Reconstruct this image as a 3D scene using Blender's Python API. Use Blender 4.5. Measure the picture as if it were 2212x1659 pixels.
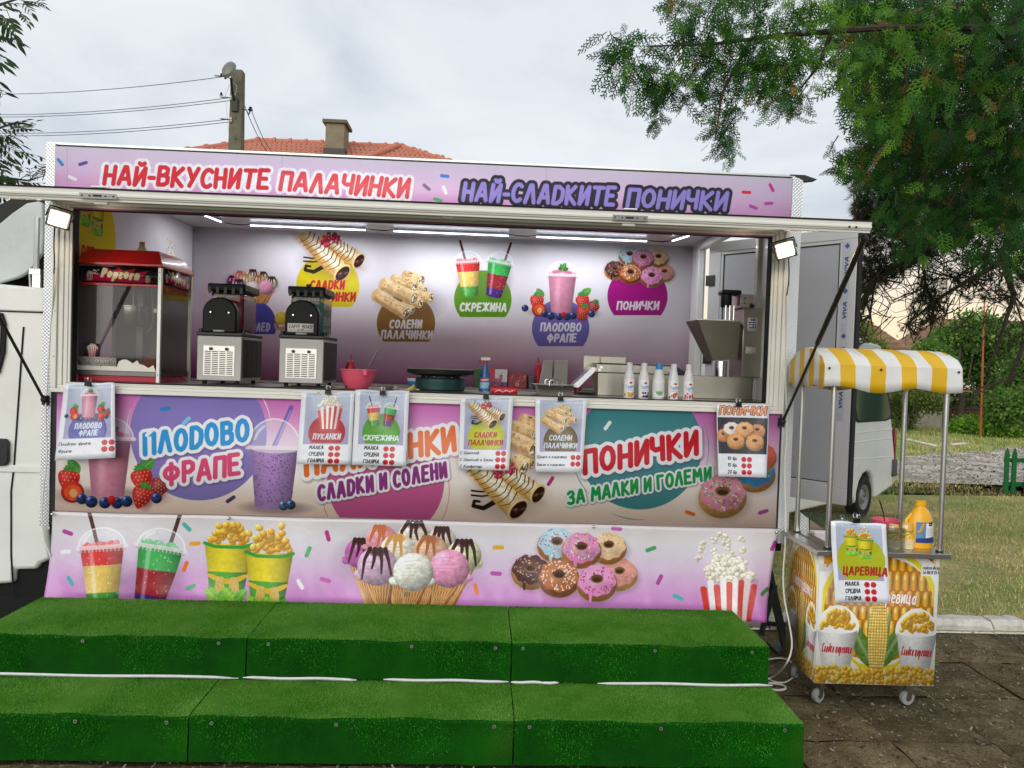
import bpy,bmesh,math,random
import numpy as np
from mathutils import Vector,Matrix
for o in list(bpy.data.objects): bpy.data.objects.remove(o)
SC=bpy.context.scene;COL=SC.collection;PI=math.pi;R_=math.radians
# ------------------------------------------------------------------ camera
FPX=1640.;CAM=np.array([2.314,-4.131,1.65]);YAW,PIT,ROL=.0427,-.0245,.0328   # focal length for a picture 2212 wide
_f=np.array([math.sin(YAW)*math.cos(PIT),math.cos(YAW)*math.cos(PIT),math.sin(PIT)]);_r=np.array([math.cos(YAW),-math.sin(YAW),0.]);_u=np.cross(_r,_f)
_r,_u=math.cos(ROL)*_r+math.sin(ROL)*_u,-math.sin(ROL)*_r+math.cos(ROL)*_u
def P(px,py,x=None,y=None,z=None,d=None):
    v=_f+_r*(px-1106)/FPX-_u*(py-829.5)/FPX
    t=d if d is not None else (x-CAM[0])/v[0] if x is not None else (y-CAM[1])/v[1] if y is not None else (z-CAM[2])/v[2]
    return tuple(float(q) for q in CAM+v*t)
cd=bpy.data.cameras.new('camera');cam=bpy.data.objects.new('camera',cd);COL.objects.link(cam);SC.camera=cam
cd.sensor_width=36;cd.lens=36*FPX/2212;cd.clip_start=.05;cd.clip_end=2000
cam.matrix_world=Matrix(((_r[0],_u[0],-_f[0],CAM[0]),(_r[1],_u[1],-_f[1],CAM[1]),(_r[2],_u[2],-_f[2],CAM[2]),(0,0,0,1)))
# ------------------------------------------------------------------ sky, sun, exposure
W=bpy.data.worlds.new('World');SC.world=W;W.use_nodes=True;nt=W.node_tree;N=nt.nodes;L=nt.links;N.clear()
def nd(t,**k):
    n=N.new(t)
    for a,b in k.items():setattr(n,a,b)
    return n
out=nd('ShaderNodeOutputWorld');bg=nd('ShaderNodeBackground');sky=nd('ShaderNodeTexSky',sky_type='NISHITA',sun_disc=False,sun_elevation=R_(16),sun_rotation=R_(200))
tc=nd('ShaderNodeTexCoord');mp=nd('ShaderNodeMapping');mp.inputs['Scale'].default_value=(1.2,1.2,3.2);n1=nd('ShaderNodeTexNoise');n1.inputs['Scale'].default_value=2.1;n1.inputs['Detail'].default_value=7;n1.inputs['Roughness'].default_value=.55;n1.inputs['Distortion'].default_value=.6
cr=nd('ShaderNodeValToRGB');e=cr.color_ramp.elements;e[0].position=.3;e[0].color=(.52,.575,.64,1);e[1].position=.72;e[1].color=(.80,.82,.85,1);q=e.new(.5);q.color=(.69,.73,.775,1)
sx=nd('ShaderNodeSeparateXYZ');hz=nd('ShaderNodeMapRange');hz.inputs[1].default_value=.0;hz.inputs[2].default_value=.2;hz.inputs[3].default_value=1;hz.inputs[4].default_value=0
dt=nd('ShaderNodeVectorMath',operation='DOT_PRODUCT');dt.inputs[1].default_value=(.497,.868,.0);wd=nd('ShaderNodeMapRange');wd.inputs[1].default_value=.84;wd.inputs[2].default_value=1.;mu=nd('ShaderNodeMath',operation='MULTIPLY');mu2=nd('ShaderNodeMath',operation='MULTIPLY');mu2.inputs[1].default_value=1.5;mu2.use_clamp=True
wm=nd('ShaderNodeMix',data_type='RGBA');wm.inputs[7].default_value=(.98,.80,.56,1)
lo=nd('ShaderNodeMix',data_type='RGBA');lo.inputs[7].default_value=(.80,.83,.86,1);ml=nd('ShaderNodeMath',operation='MULTIPLY');ml.inputs[1].default_value=.55
sk=nd('ShaderNodeMix',data_type='RGBA',blend_type='ADD');sk.inputs[0].default_value=1.;ss=nd('ShaderNodeVectorMath',operation='SCALE');ss.inputs['Scale'].default_value=.006
L.new(tc.outputs['Generated'],mp.inputs[0]);L.new(mp.outputs[0],n1.inputs['Vector']);L.new(n1.outputs[0],cr.inputs[0]);L.new(tc.outputs['Generated'],sx.inputs[0]);L.new(sx.outputs[2],hz.inputs[0])
L.new(tc.outputs['Generated'],dt.inputs[0]);L.new(dt.outputs['Value'],wd.inputs[0]);L.new(hz.outputs[0],mu.inputs[0]);L.new(wd.outputs[0],mu.inputs[1]);L.new(mu.outputs[0],mu2.inputs[0])
L.new(hz.outputs[0],ml.inputs[0]);L.new(ml.outputs[0],lo.inputs[0]);L.new(cr.outputs[0],lo.inputs[6]);L.new(mu2.outputs[0],wm.inputs[0]);L.new(lo.outputs[2],wm.inputs[6])
L.new(sky.outputs[0],ss.inputs[0]);L.new(wm.outputs[2],sk.inputs[6]);L.new(ss.outputs[0],sk.inputs[7]);L.new(sk.outputs[2],bg.inputs[0]);bg.inputs[1].default_value=.86;L.new(bg.outputs[0],out.inputs[0])
sd=bpy.data.lights.new('sun','SUN');sd.energy=1.5;sd.angle=R_(65);sd.color=(1,.965,.92);sun=bpy.data.objects.new('sun',sd);COL.objects.link(sun)
_el,_az=R_(16),R_(200)   # light from behind the photographer, a little to the left
sun.rotation_euler=Vector((-math.cos(_el)*math.sin(_az),-math.cos(_el)*math.cos(_az),-math.sin(_el))).to_track_quat('-Z','Y').to_euler()
vs=SC.view_settings;vs.view_transform='Standard';vs.look='None';vs.gamma=1;vs.use_curve_mapping=False;vs.exposure=.36
# ------------------------------------------------------------------ helpers
def lin(h):
    if not isinstance(h,str):return tuple(h)
    v=[int(h[i:i+2],16)/255. for i in(0,2,4)];return tuple(x/12.92 if x<=.04045 else ((x+.055)/1.055)**2.4 for x in v)
MATS={}
def M(name,col,rough=.5,metal=0.,var=.1,vs=6.,bump=0.,bs=40.,coat=0.,emit=0.,spec=.5,dirt=0.,dcol='3a3226',ds=3.,stretch=None,sheen=0.,trans=0.):
    if name in MATS:return MATS[name]
    m=bpy.data.materials.new(name);m.use_nodes=True;t=m.node_tree;n=t.nodes;l=t.links;b=n['Principled BSDF'];MATS[name]=m
    c=lin(col)
    b.inputs['Roughness'].default_value=rough;b.inputs['Metallic'].default_value=metal;b.inputs['Coat Weight'].default_value=coat;b.inputs['Specular IOR Level'].default_value=spec
    if trans:b.inputs['Transmission Weight'].default_value=trans
    if emit:b.inputs['Emission Color'].default_value=(*c,1);b.inputs['Emission Strength'].default_value=emit
    x=n.new('ShaderNodeTexCoord');mpn=n.new('ShaderNodeMapping');l.new(x.outputs['Object'],mpn.inputs[0])
    if stretch:mpn.inputs['Scale'].default_value=stretch
    z=n.new('ShaderNodeTexNoise');z.inputs['Scale'].default_value=vs;z.inputs['Detail'].default_value=5;l.new(mpn.outputs[0],z.inputs['Vector'])
    r=n.new('ShaderNodeMapRange');r.inputs[1].default_value=.25;r.inputs[2].default_value=.75;r.inputs[3].default_value=1-var;r.inputs[4].default_value=1+var;l.new(z.outputs[0],r.inputs[0])
    s=n.new('ShaderNodeVectorMath');s.operation='SCALE';s.inputs[0].default_value=c;l.new(r.outputs[0],s.inputs['Scale']);last=s.outputs[0]
    if dirt:
        z2=n.new('ShaderNodeTexNoise');z2.inputs['Scale'].default_value=ds;z2.inputs['Detail'].default_value=8;z2.inputs['Roughness'].default_value=.7;l.new(mpn.outputs[0],z2.inputs['Vector'])
        r2=n.new('ShaderNodeMapRange');r2.inputs[1].default_value=.48;r2.inputs[2].default_value=.75;r2.inputs[4].default_value=dirt;l.new(z2.outputs[0],r2.inputs[0])
        mx=n.new('ShaderNodeMix');mx.data_type='RGBA';mx.inputs[7].default_value=(*lin(dcol),1);l.new(r2.outputs[0],mx.inputs[0]);l.new(last,mx.inputs[6]);last=mx.outputs[2]
    l.new(last,b.inputs['Base Color'])
    if bump:
        z3=n.new('ShaderNodeTexNoise');z3.inputs['Scale'].default_value=bs;z3.inputs['Detail'].default_value=4;l.new(mpn.outputs[0],z3.inputs['Vector'])
        bp=n.new('ShaderNodeBump');bp.inputs['Strength'].default_value=min(1,bump);bp.inputs['Distance'].default_value=.01*max(1,bump);l.new(z3.outputs[0],bp.inputs['Height']);l.new(bp.outputs[0],b.inputs['Normal'])
    return m
def MP(name,img,rough=.45,coat=.0,bump=.0,bs=3.,spec=.5):
    m=bpy.data.materials.new(name);m.use_nodes=True;t=m.node_tree;n=t.nodes;l=t.links;b=n['Principled BSDF']
    if not isinstance(img,bpy.types.Image):img=img.image(name+'_print')
    i=n.new('ShaderNodeTexImage');i.image=img;i.extension='EXTEND';i.interpolation='Linear';xx=n.new('ShaderNodeTexCoord');zz=n.new('ShaderNodeTexNoise');zz.inputs['Scale'].default_value=2.2;zz.inputs['Detail'].default_value=9;zz.inputs['Roughness'].default_value=.7;l.new(xx.outputs['Object'],zz.inputs['Vector']);rr_=n.new('ShaderNodeMapRange');rr_.inputs[1].default_value=.3;rr_.inputs[2].default_value=.75;rr_.inputs[3].default_value=1.04;rr_.inputs[4].default_value=.94;l.new(zz.outputs[0],rr_.inputs[0]);sv=n.new('ShaderNodeVectorMath');sv.operation='SCALE';l.new(i.outputs[0],sv.inputs[0]);l.new(rr_.outputs[0],sv.inputs['Scale']);l.new(sv.outputs[0],b.inputs['Base Color']);b.inputs['Roughness'].default_value=rough;b.inputs['Coat Weight'].default_value=coat;b.inputs['Coat Roughness'].default_value=.15;b.inputs['Specular IOR Level'].default_value=spec
    if bump:
        x=n.new('ShaderNodeTexCoord');z=n.new('ShaderNodeTexNoise');z.inputs['Scale'].default_value=bs;z.inputs['Detail'].default_value=3;l.new(x.outputs['Object'],z.inputs['Vector']);bp=n.new('ShaderNodeBump');bp.inputs['Strength'].default_value=bump;bp.inputs['Distance'].default_value=.05;l.new(z.outputs[0],bp.inputs['Height']);l.new(bp.outputs[0],b.inputs['Normal'])
    return m
def glassmat(name,tint,rough=.03,op=.12,ior=1.45):
    """thin pane: mostly see-through, reflecting by Fresnel, with a little tint"""
    m=bpy.data.materials.new(name);m.use_nodes=True;t=m.node_tree;n=t.nodes;l=t.links;n.clear();o=n.new('ShaderNodeOutputMaterial')
    tr=n.new('ShaderNodeBsdfTransparent');tr.inputs[0].default_value=(*[1-(1-c)*.6 for c in lin(tint)],1);df=n.new('ShaderNodeBsdfDiffuse');df.inputs[0].default_value=(*lin(tint),1);g=n.new('ShaderNodeBsdfGlossy');g.inputs['Roughness'].default_value=rough
    f=n.new('ShaderNodeFresnel');f.inputs[0].default_value=ior;a=n.new('ShaderNodeMixShader');a.inputs[0].default_value=op;b=n.new('ShaderNodeMixShader');l.new(tr.outputs[0],a.inputs[1]);l.new(df.outputs[0],a.inputs[2]);l.new(f.outputs[0],b.inputs[0]);l.new(a.outputs[0],b.inputs[1]);l.new(g.outputs[0],b.inputs[2]);l.new(b.outputs[0],o.inputs[0]);return m
class MB:
    def __init__(s):s.v=[];s.f=[];s.m=[];s.uv=[]
    def add(s,vs,fs,m=0,uv=None):
        o=len(s.v);s.v+=[tuple(p) for p in vs]
        for k,f in enumerate(fs):s.f.append(tuple(o+i for i in f));s.m.append(m);s.uv.append(uv[k] if uv else None)
        return s
    def box(s,x0,y0,z0,x1,y1,z1,m=0):
        return s.add([(x0,y0,z0),(x1,y0,z0),(x1,y1,z0),(x0,y1,z0),(x0,y0,z1),(x1,y0,z1),(x1,y1,z1),(x0,y1,z1)],[(0,3,2,1),(4,5,6,7),(0,1,5,4),(1,2,6,5),(2,3,7,6),(3,0,4,7)],m)
    def hexa(s,p,m=0):return s.add(p,[(0,3,2,1),(4,5,6,7),(0,1,5,4),(1,2,6,5),(2,3,7,6),(3,0,4,7)],m)   # bottom ring then top ring
    def quad(s,a,b,c,d,m=0,uv=((0,0),(1,0),(1,1),(0,1))):return s.add([a,b,c,d],[(0,1,2,3)],m,[uv])
    def tube(s,pts,r,n=8,m=0,cap=True):
        pts=[Vector(p) for p in pts];k=len(pts);rr=r if isinstance(r,(list,tuple)) else [r]*k;vs=[];up=None
        for i,p in enumerate(pts):
            d=(pts[min(i+1,k-1)]-pts[max(i-1,0)]).normalized()
            if up is None:up=d.orthogonal().normalized()
            up=(up-d*up.dot(d));up=up.normalized() if up.length>1e-6 else d.orthogonal().normalized();w=d.cross(up)
            for j in range(n):
                a=2*PI*j/n;vs.append(p+(up*math.cos(a)+w*math.sin(a))*rr[i])
        fs=[(i*n+j,i*n+(j+1)%n,(i+1)*n+(j+1)%n,(i+1)*n+j) for i in range(k-1) for j in range(n)]
        if cap:fs+=[tuple(range(n))[::-1],tuple((k-1)*n+j for j in range(n))]
        return s.add(vs,fs,m)
    def lathe(s,prof,n=20,c=(0,0,0),m=0,axis='z',a0=0,a1=2*PI,sx=1,sy=1,uvb=None):
        vs=[];full=abs(a1-a0-2*PI)<1e-6;k=n if full else n+1
        for r,z in prof:
            for j in range(k):
                a=a0+(a1-a0)*j/n;x,y=r*math.cos(a)*sx,r*math.sin(a)*sy
                p=(x,y,z) if axis=='z' else (x,z,y) if axis=='y' else (z,x,y);vs.append((c[0]+p[0],c[1]+p[1],c[2]+p[2]))
        fs=[];fl=axis=='y'
        for i in range(len(prof)-1):
            for j in range(n):
                q=(i*k+j,i*k+(j+1)%k,(i+1)*k+(j+1)%k,(i+1)*k+j);fs.append(q[::-1] if fl else q)
        return s.add(vs,fs,m)
    def cyl(s,c,r,h,n=16,m=0,axis='z',r2=None):return s.lathe([(0.0001,0),(r,0),(r if r2 is None else r2,h),(.0001,h)],n,c,m,axis)
    def prism(s,pts,a,b,axis='y',m=0):
        """pts 2D outline, extruded from a to b along axis ('y': pts are x,z; 'x': y,z; 'z': x,y)"""
        f={'y':lambda p,t:(p[0],t,p[1]),'x':lambda p,t:(t,p[0],p[1]),'z':lambda p,t:(p[0],p[1],t)}[axis];n=len(pts)
        return s.add([f(p,a) for p in pts]+[f(p,b) for p in pts],[tuple(range(n)),tuple(range(2*n-1,n-1,-1))]+[(i,i+n,(i+1)%n+n,(i+1)%n) for i in range(n)],m)
    def sph(s,c,r,n=12,m=0,sz=1.):return s.lathe([(max(.0001,r*math.sin(PI*i/(n//2+1))),-r*sz*math.cos(PI*i/(n//2+1))) for i in range(n//2+2)],n,c,m)
    def build(s,name,mats,parent=None,smooth=True,bevel=0,kind=None,loc=None,rot=None,label=None,recalc=True,solid=0):
        me=bpy.data.meshes.new(name);me.from_pydata(s.v,[],s.f);mats=mats if isinstance(mats,(list,tuple)) else [mats]
        for m in mats:me.materials.append(m)
        if len(mats)>1:me.polygons.foreach_set('material_index',s.m)
        if any(u is not None for u in s.uv):
            ul=me.uv_layers.new(name='UVMap').data;d=np.zeros((len(me.loops),2),np.float32);i=0
            for f,u in zip(s.f,s.uv):
                if u is not None:
                    for j in range(len(f)):d[i+j]=u[j]
                i+=len(f)
            ul.foreach_set('uv',d.ravel())
        if recalc and len(s.f)<60000:
            bm=bmesh.new();bm.from_mesh(me);bmesh.ops.recalc_face_normals(bm,faces=bm.faces);bm.to_mesh(me);bm.free()
        if smooth and len(s.f)<60000:
            me.shade_smooth();me.set_sharp_from_angle(angle=R_(38))
        o=bpy.data.objects.new(name,me);COL.objects.link(o)
        if parent:o.parent=parent
        if kind:o['kind']=kind
        if loc:o.location=loc
        if rot:o.rotation_euler=rot
        if label:o['label']=label
        if bevel:
            b=o.modifiers.new('bevel','BEVEL');b.width=bevel;b.segments=2;b.limit_method='ANGLE';b.angle_limit=R_(40);b.harden_normals=False
        if solid:
            b=o.modifiers.new('solid','SOLIDIFY');b.thickness=solid;b.offset=0
        return o
def thing(name,label,cat,loc=(0,0,0),rz=0,group=None):
    o=bpy.data.objects.new(name,None);COL.objects.link(o);o.location=loc;o.rotation_euler=(0,0,rz);o.empty_display_size=.1;o['label']=label;o['category']=cat
    if group:o['group']=group
    return o
def tag(o,label,cat,group=None):
    o['label']=label;o['category']=cat
    if group:o['group']=group
    return o
def dup(o,loc=None,rz=None,label=None,parent=None):
    c=o.copy();COL.objects.link(c);c.parent=parent
    if loc is not None:c.location=loc
    if rz is not None:c.rotation_euler=(0,0,rz)
    if label:c['label']=label
    for ch in list(o.children):dup(ch,parent=c)
    return c
def fastmesh(name,V,F,mats,parent=None,kind=None,mi=None,smooth=False,attr=None):
    """numpy mesh: V (n,3), F (m,3|4)"""
    me=bpy.data.meshes.new(name);k=F.shape[1];me.vertices.add(len(V));me.vertices.foreach_set('co',V.astype(np.float32).ravel());me.loops.add(F.size);me.loops.foreach_set('vertex_index',F.astype(np.int32).ravel())
    me.polygons.add(len(F));me.polygons.foreach_set('loop_start',np.arange(0,F.size,k,dtype=np.int32));me.polygons.foreach_set('loop_total',np.full(len(F),k,np.int32))
    for m in (mats if isinstance(mats,(list,tuple)) else [mats]):me.materials.append(m)
    if mi is not None:me.polygons.foreach_set('material_index',np.asarray(mi,np.int32))
    me.update();me.validate()
    if attr is not None:
        a=me.attributes.new('tone','FLOAT','POINT');a.data.foreach_set('value',attr.astype(np.float32))
    o=bpy.data.objects.new(name,me);COL.objects.link(o)
    if parent:o.parent=parent
    if kind:o['kind']=kind
    return o
def sheet(name,fn,nu,nv,mat,parent=None,uvr=(0,0,1,1),solid=0,**k):
    """grid sheet from fn(u,v) -> point, print mapped on it"""
    b=MB();u0,v0,u1,v1=uvr;vs=[fn(i/nu,j/nv) for j in range(nv+1) for i in range(nu+1)];fs=[];uv=[]
    for j in range(nv):
        for i in range(nu):
            a=j*(nu+1)+i;fs.append((a,a+1,a+nu+2,a+nu+1));uv.append([(u0+(u1-u0)*x/nu,v0+(v1-v0)*y/nv) for x,y in((i,j),(i+1,j),(i+1,j+1),(i,j+1))])
    b.add(vs,fs,0,uv);return b.build(name,mat,parent,recalc=False,solid=solid,**k)
def rect(name,x0,z0,x1,z1,y,mat,parent=None,**k):return sheet(name,lambda u,v:(x0+(x1-x0)*u,y,z0+(z1-z0)*v),1,1,mat,parent,**k)
# ------------------------------------------------------------------ flat print: a small rasteriser for the artwork on banners, posters and stickers
RS=np.random.RandomState(5)
def _vn(n,c,seed):
    r=np.random.RandomState(seed);g=r.rand(c,c);x=np.arange(n)*c/n;i=x.astype(int);f=x-i;f=f*f*(3-2*f)
    a=g[i%c][:,i%c];b=g[i%c][:,(i+1)%c];cc=g[(i+1)%c][:,i%c];d=g[(i+1)%c][:,(i+1)%c];fx=f[None,:];fy=f[:,None]
    return (a*(1-fx)+b*fx)*(1-fy)+(cc*(1-fx)+d*fx)*fy
NZ=.5*_vn(512,24,1)+.3*_vn(512,64,2)+.2*_vn(512,150,3)
NZ2=.6*_vn(512,60,4)+.4*_vn(512,170,6)
def h2(c):
    if isinstance(c,str): return np.array([int(c[i:i+2],16)/255. for i in(0,2,4)])
    return c if callable(c) else np.array(c,float)
def mixc(a,b,t): return h2(a)*(1-t)+h2(b)*t
class Cv:
    def __init__(s,W,H,bg='ffffff',mp=None,k=1.):
        s.W,s.H=int(W),int(H);s.a=np.ones((s.H,s.W,3))*h2(bg);s.mp=mp;s.k=k;s.st=[(0.,0.,1.,0.)]
    def at(s,x,y,sc=1.,rot=0.):          # local frame: x, y in the outer picture units, sc in outer units per local unit
        X,Y=s.tp(x,y) if len(s.st)>1 or s.mp is None else s.mp(x,y)
        k=s.st[-1][2]*sc*(s.k if len(s.st)==1 else 1);s.st.append((X,Y,k,s.st[-1][3]+rot));return s
    def pop(s): s.st.pop()
    def tp(s,x,y):
        if len(s.st)==1 and s.mp is not None: return s.mp(x,y)
        X,Y,k,r=s.st[-1];c,n=math.cos(r),math.sin(r);return X+k*(c*x-n*y),Y+k*(n*x+c*y)
    def sc(s): return s.st[-1][2]*(s.k if len(s.st)==1 else 1)
    def win(s,x0,y0,x1,y1):
        x0,y0,x1,y1=max(0,int(x0)-2),max(0,int(y0)-2),min(s.W,int(x1)+3),min(s.H,int(y1)+3)
        if x1<=x0 or y1<=y0: return None
        Y,X=np.mgrid[y0:y1,x0:x1];return slice(y0,y1),slice(x0,x1),X+.5,Y+.5
    def put(s,w,m,col,al,mul=None,add=None,nz=0):
        c=h2(col)
        if callable(c): 
            X,Y,k,r=s.st[-1]
            dx,dy=(w[2]-X)/k,(w[3]-Y)/k;cc,n=math.cos(r),math.sin(r);c=c(cc*dx+n*dy,-n*dx+cc*dy)
        c=np.ones(m.shape+(3,))*c
        if mul is not None:c=c*mul[...,None]
        if add is not None:c=c+add[...,None]
        if nz:c=c*(1+nz*(NZ2[w[0],:][:,w[1]]-.5)[...,None]) if s.W<=512 and s.H<=512 else c*(1+nz*(NZ2[np.ix_(np.arange(w[0].start,w[0].stop)%512,np.arange(w[1].start,w[1].stop)%512)]-.5)[...,None])
        m=(m*al)[...,None];s.a[w[0],w[1]]=s.a[w[0],w[1]]*(1-m)+np.clip(c,0,1)*m
    def ell(s,x,y,rx,ry=None,col='000000',rot=0,al=1,shade=0,spec=0,soft=0,nz=0,ring=None):
        ry=rx if ry is None else ry;X,Y=s.tp(x,y);k=s.sc();rx*=k;ry*=k;R=max(rx,ry)+soft*k*2;w=s.win(X-R,Y-R,X+R,Y+R)
        if w is None:return
        t=rot+s.st[-1][3];c,n=math.cos(t),math.sin(t);dx,dy=w[2]-X,w[3]-Y;u=(c*dx+n*dy)/max(rx,.1);v=(-n*dx+c*dy)/max(ry,.1)
        q=np.sqrt(u*u+v*v)+1e-9;d=(q-1)*min(rx,ry)
        if ring: d=np.abs(d)-ring*k
        m=np.clip(.5-d/max(1,soft*k),0,1);mul=add=None
        if shade or spec:
            nzz=np.sqrt(np.clip(1-q*q,0,1));L=(-.45*(c*u-n*v)-.6*(n*u+c*v)+.66*nzz);mul=1-shade+shade*np.clip(.35+.95*L,0,1.25)
            add=spec*np.clip((L-.86)/.14,0,1)**2
        s.put(w,m,col,al,mul,add,nz)
    def dist(s,w,pts,closed):
        D=np.full(w[2].shape,1e9);n=len(pts)
        for i in range(n if closed else n-1):
            ax,ay=pts[i][:2];bx,by=pts[(i+1)%n][:2];ex,ey=bx-ax,by-ay;l=ex*ex+ey*ey+1e-9
            t=np.clip(((w[2]-ax)*ex+(w[3]-ay)*ey)/l,0,1);q=np.hypot(w[2]-ax-t*ex,w[3]-ay-t*ey)
            if len(pts[i])>2:q=q-(pts[i][2]*(1-t)+pts[(i+1)%n][2]*t)
            D=np.minimum(D,q)
        return D
    def poly(s,pts,col,al=1,soft=0,nz=0,grow=0,smooth=0,cyl=0):
        p=[s.tp(*q) for q in pts]
        for _ in range(smooth):
            r=[]
            for i in range(len(p)):
                a,b=p[i],p[(i+1)%len(p)];r+=[(a[0]*.75+b[0]*.25,a[1]*.75+b[1]*.25),(a[0]*.25+b[0]*.75,a[1]*.25+b[1]*.75)]
            p=r
        k=s.sc();g=(grow+soft)*k;xs=[q[0] for q in p];ys=[q[1] for q in p];w=s.win(min(xs)-g,min(ys)-g,max(xs)+g,max(ys)+g)
        if w is None:return
        ins=np.zeros(w[2].shape,bool);n=len(p)
        for i in range(n):
            ax,ay=p[i];bx,by=p[(i+1)%n]
            if ay==by:continue
            c=((ay>w[3])!=(by>w[3]))&(w[2]<(bx-ax)*(w[3]-ay)/(by-ay)+ax);ins^=c
        D=s.dist(w,p,True);D=np.where(ins,-D,D)-grow*k;mul=None
        if cyl:
            t=(w[2]-min(xs))/(max(xs)-min(xs));mul=1-cyl*np.abs(t*2-.8)**1.7
        s.put(w,np.clip(.5-D/max(1,soft*k),0,1),col,al,mul,None,nz)
    def line(s,pts,wd,col,al=1,soft=0,taper=None,nz=0,spec=0):
        p=[s.tp(*q[:2]) for q in pts];k=s.sc();g=(wd+soft)*k
        if taper:p=[(q[0],q[1],wd*k*(taper[0]*(1-i/(len(p)-1))+taper[1]*i/(len(p)-1))) for i,q in enumerate(p)]
        w=s.win(min(q[0] for q in p)-g,min(q[1] for q in p)-g,max(q[0] for q in p)+g,max(q[1] for q in p)+g)
        if w is None:return
        D=s.dist(w,p,False)-(0 if taper else wd*k);s.put(w,np.clip(.5-D/max(1,soft*k),0,1),col,al,None,None,nz)
    def rows(s,fn):                      # background from fn(v) with v = 0 at the top, 1 at the bottom
        v=(np.arange(s.H)+.5)/s.H;s.a[:]=fn(v)[:,None,:]
    def image(s,name):
        im=bpy.data.images.new(name,s.W,s.H);px=np.ones((s.H,s.W,4),np.float32);px[...,:3]=np.clip(s.a[::-1],0,1);im.pixels.foreach_set(px.ravel());im.pack();return im
def lerp_stops(st):
    ps=[p for p,_ in st];cs=np.array([h2(c) for _,c in st])
    return lambda v:np.stack([np.interp(v,ps,cs[:,i]) for i in range(3)],-1)
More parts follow.
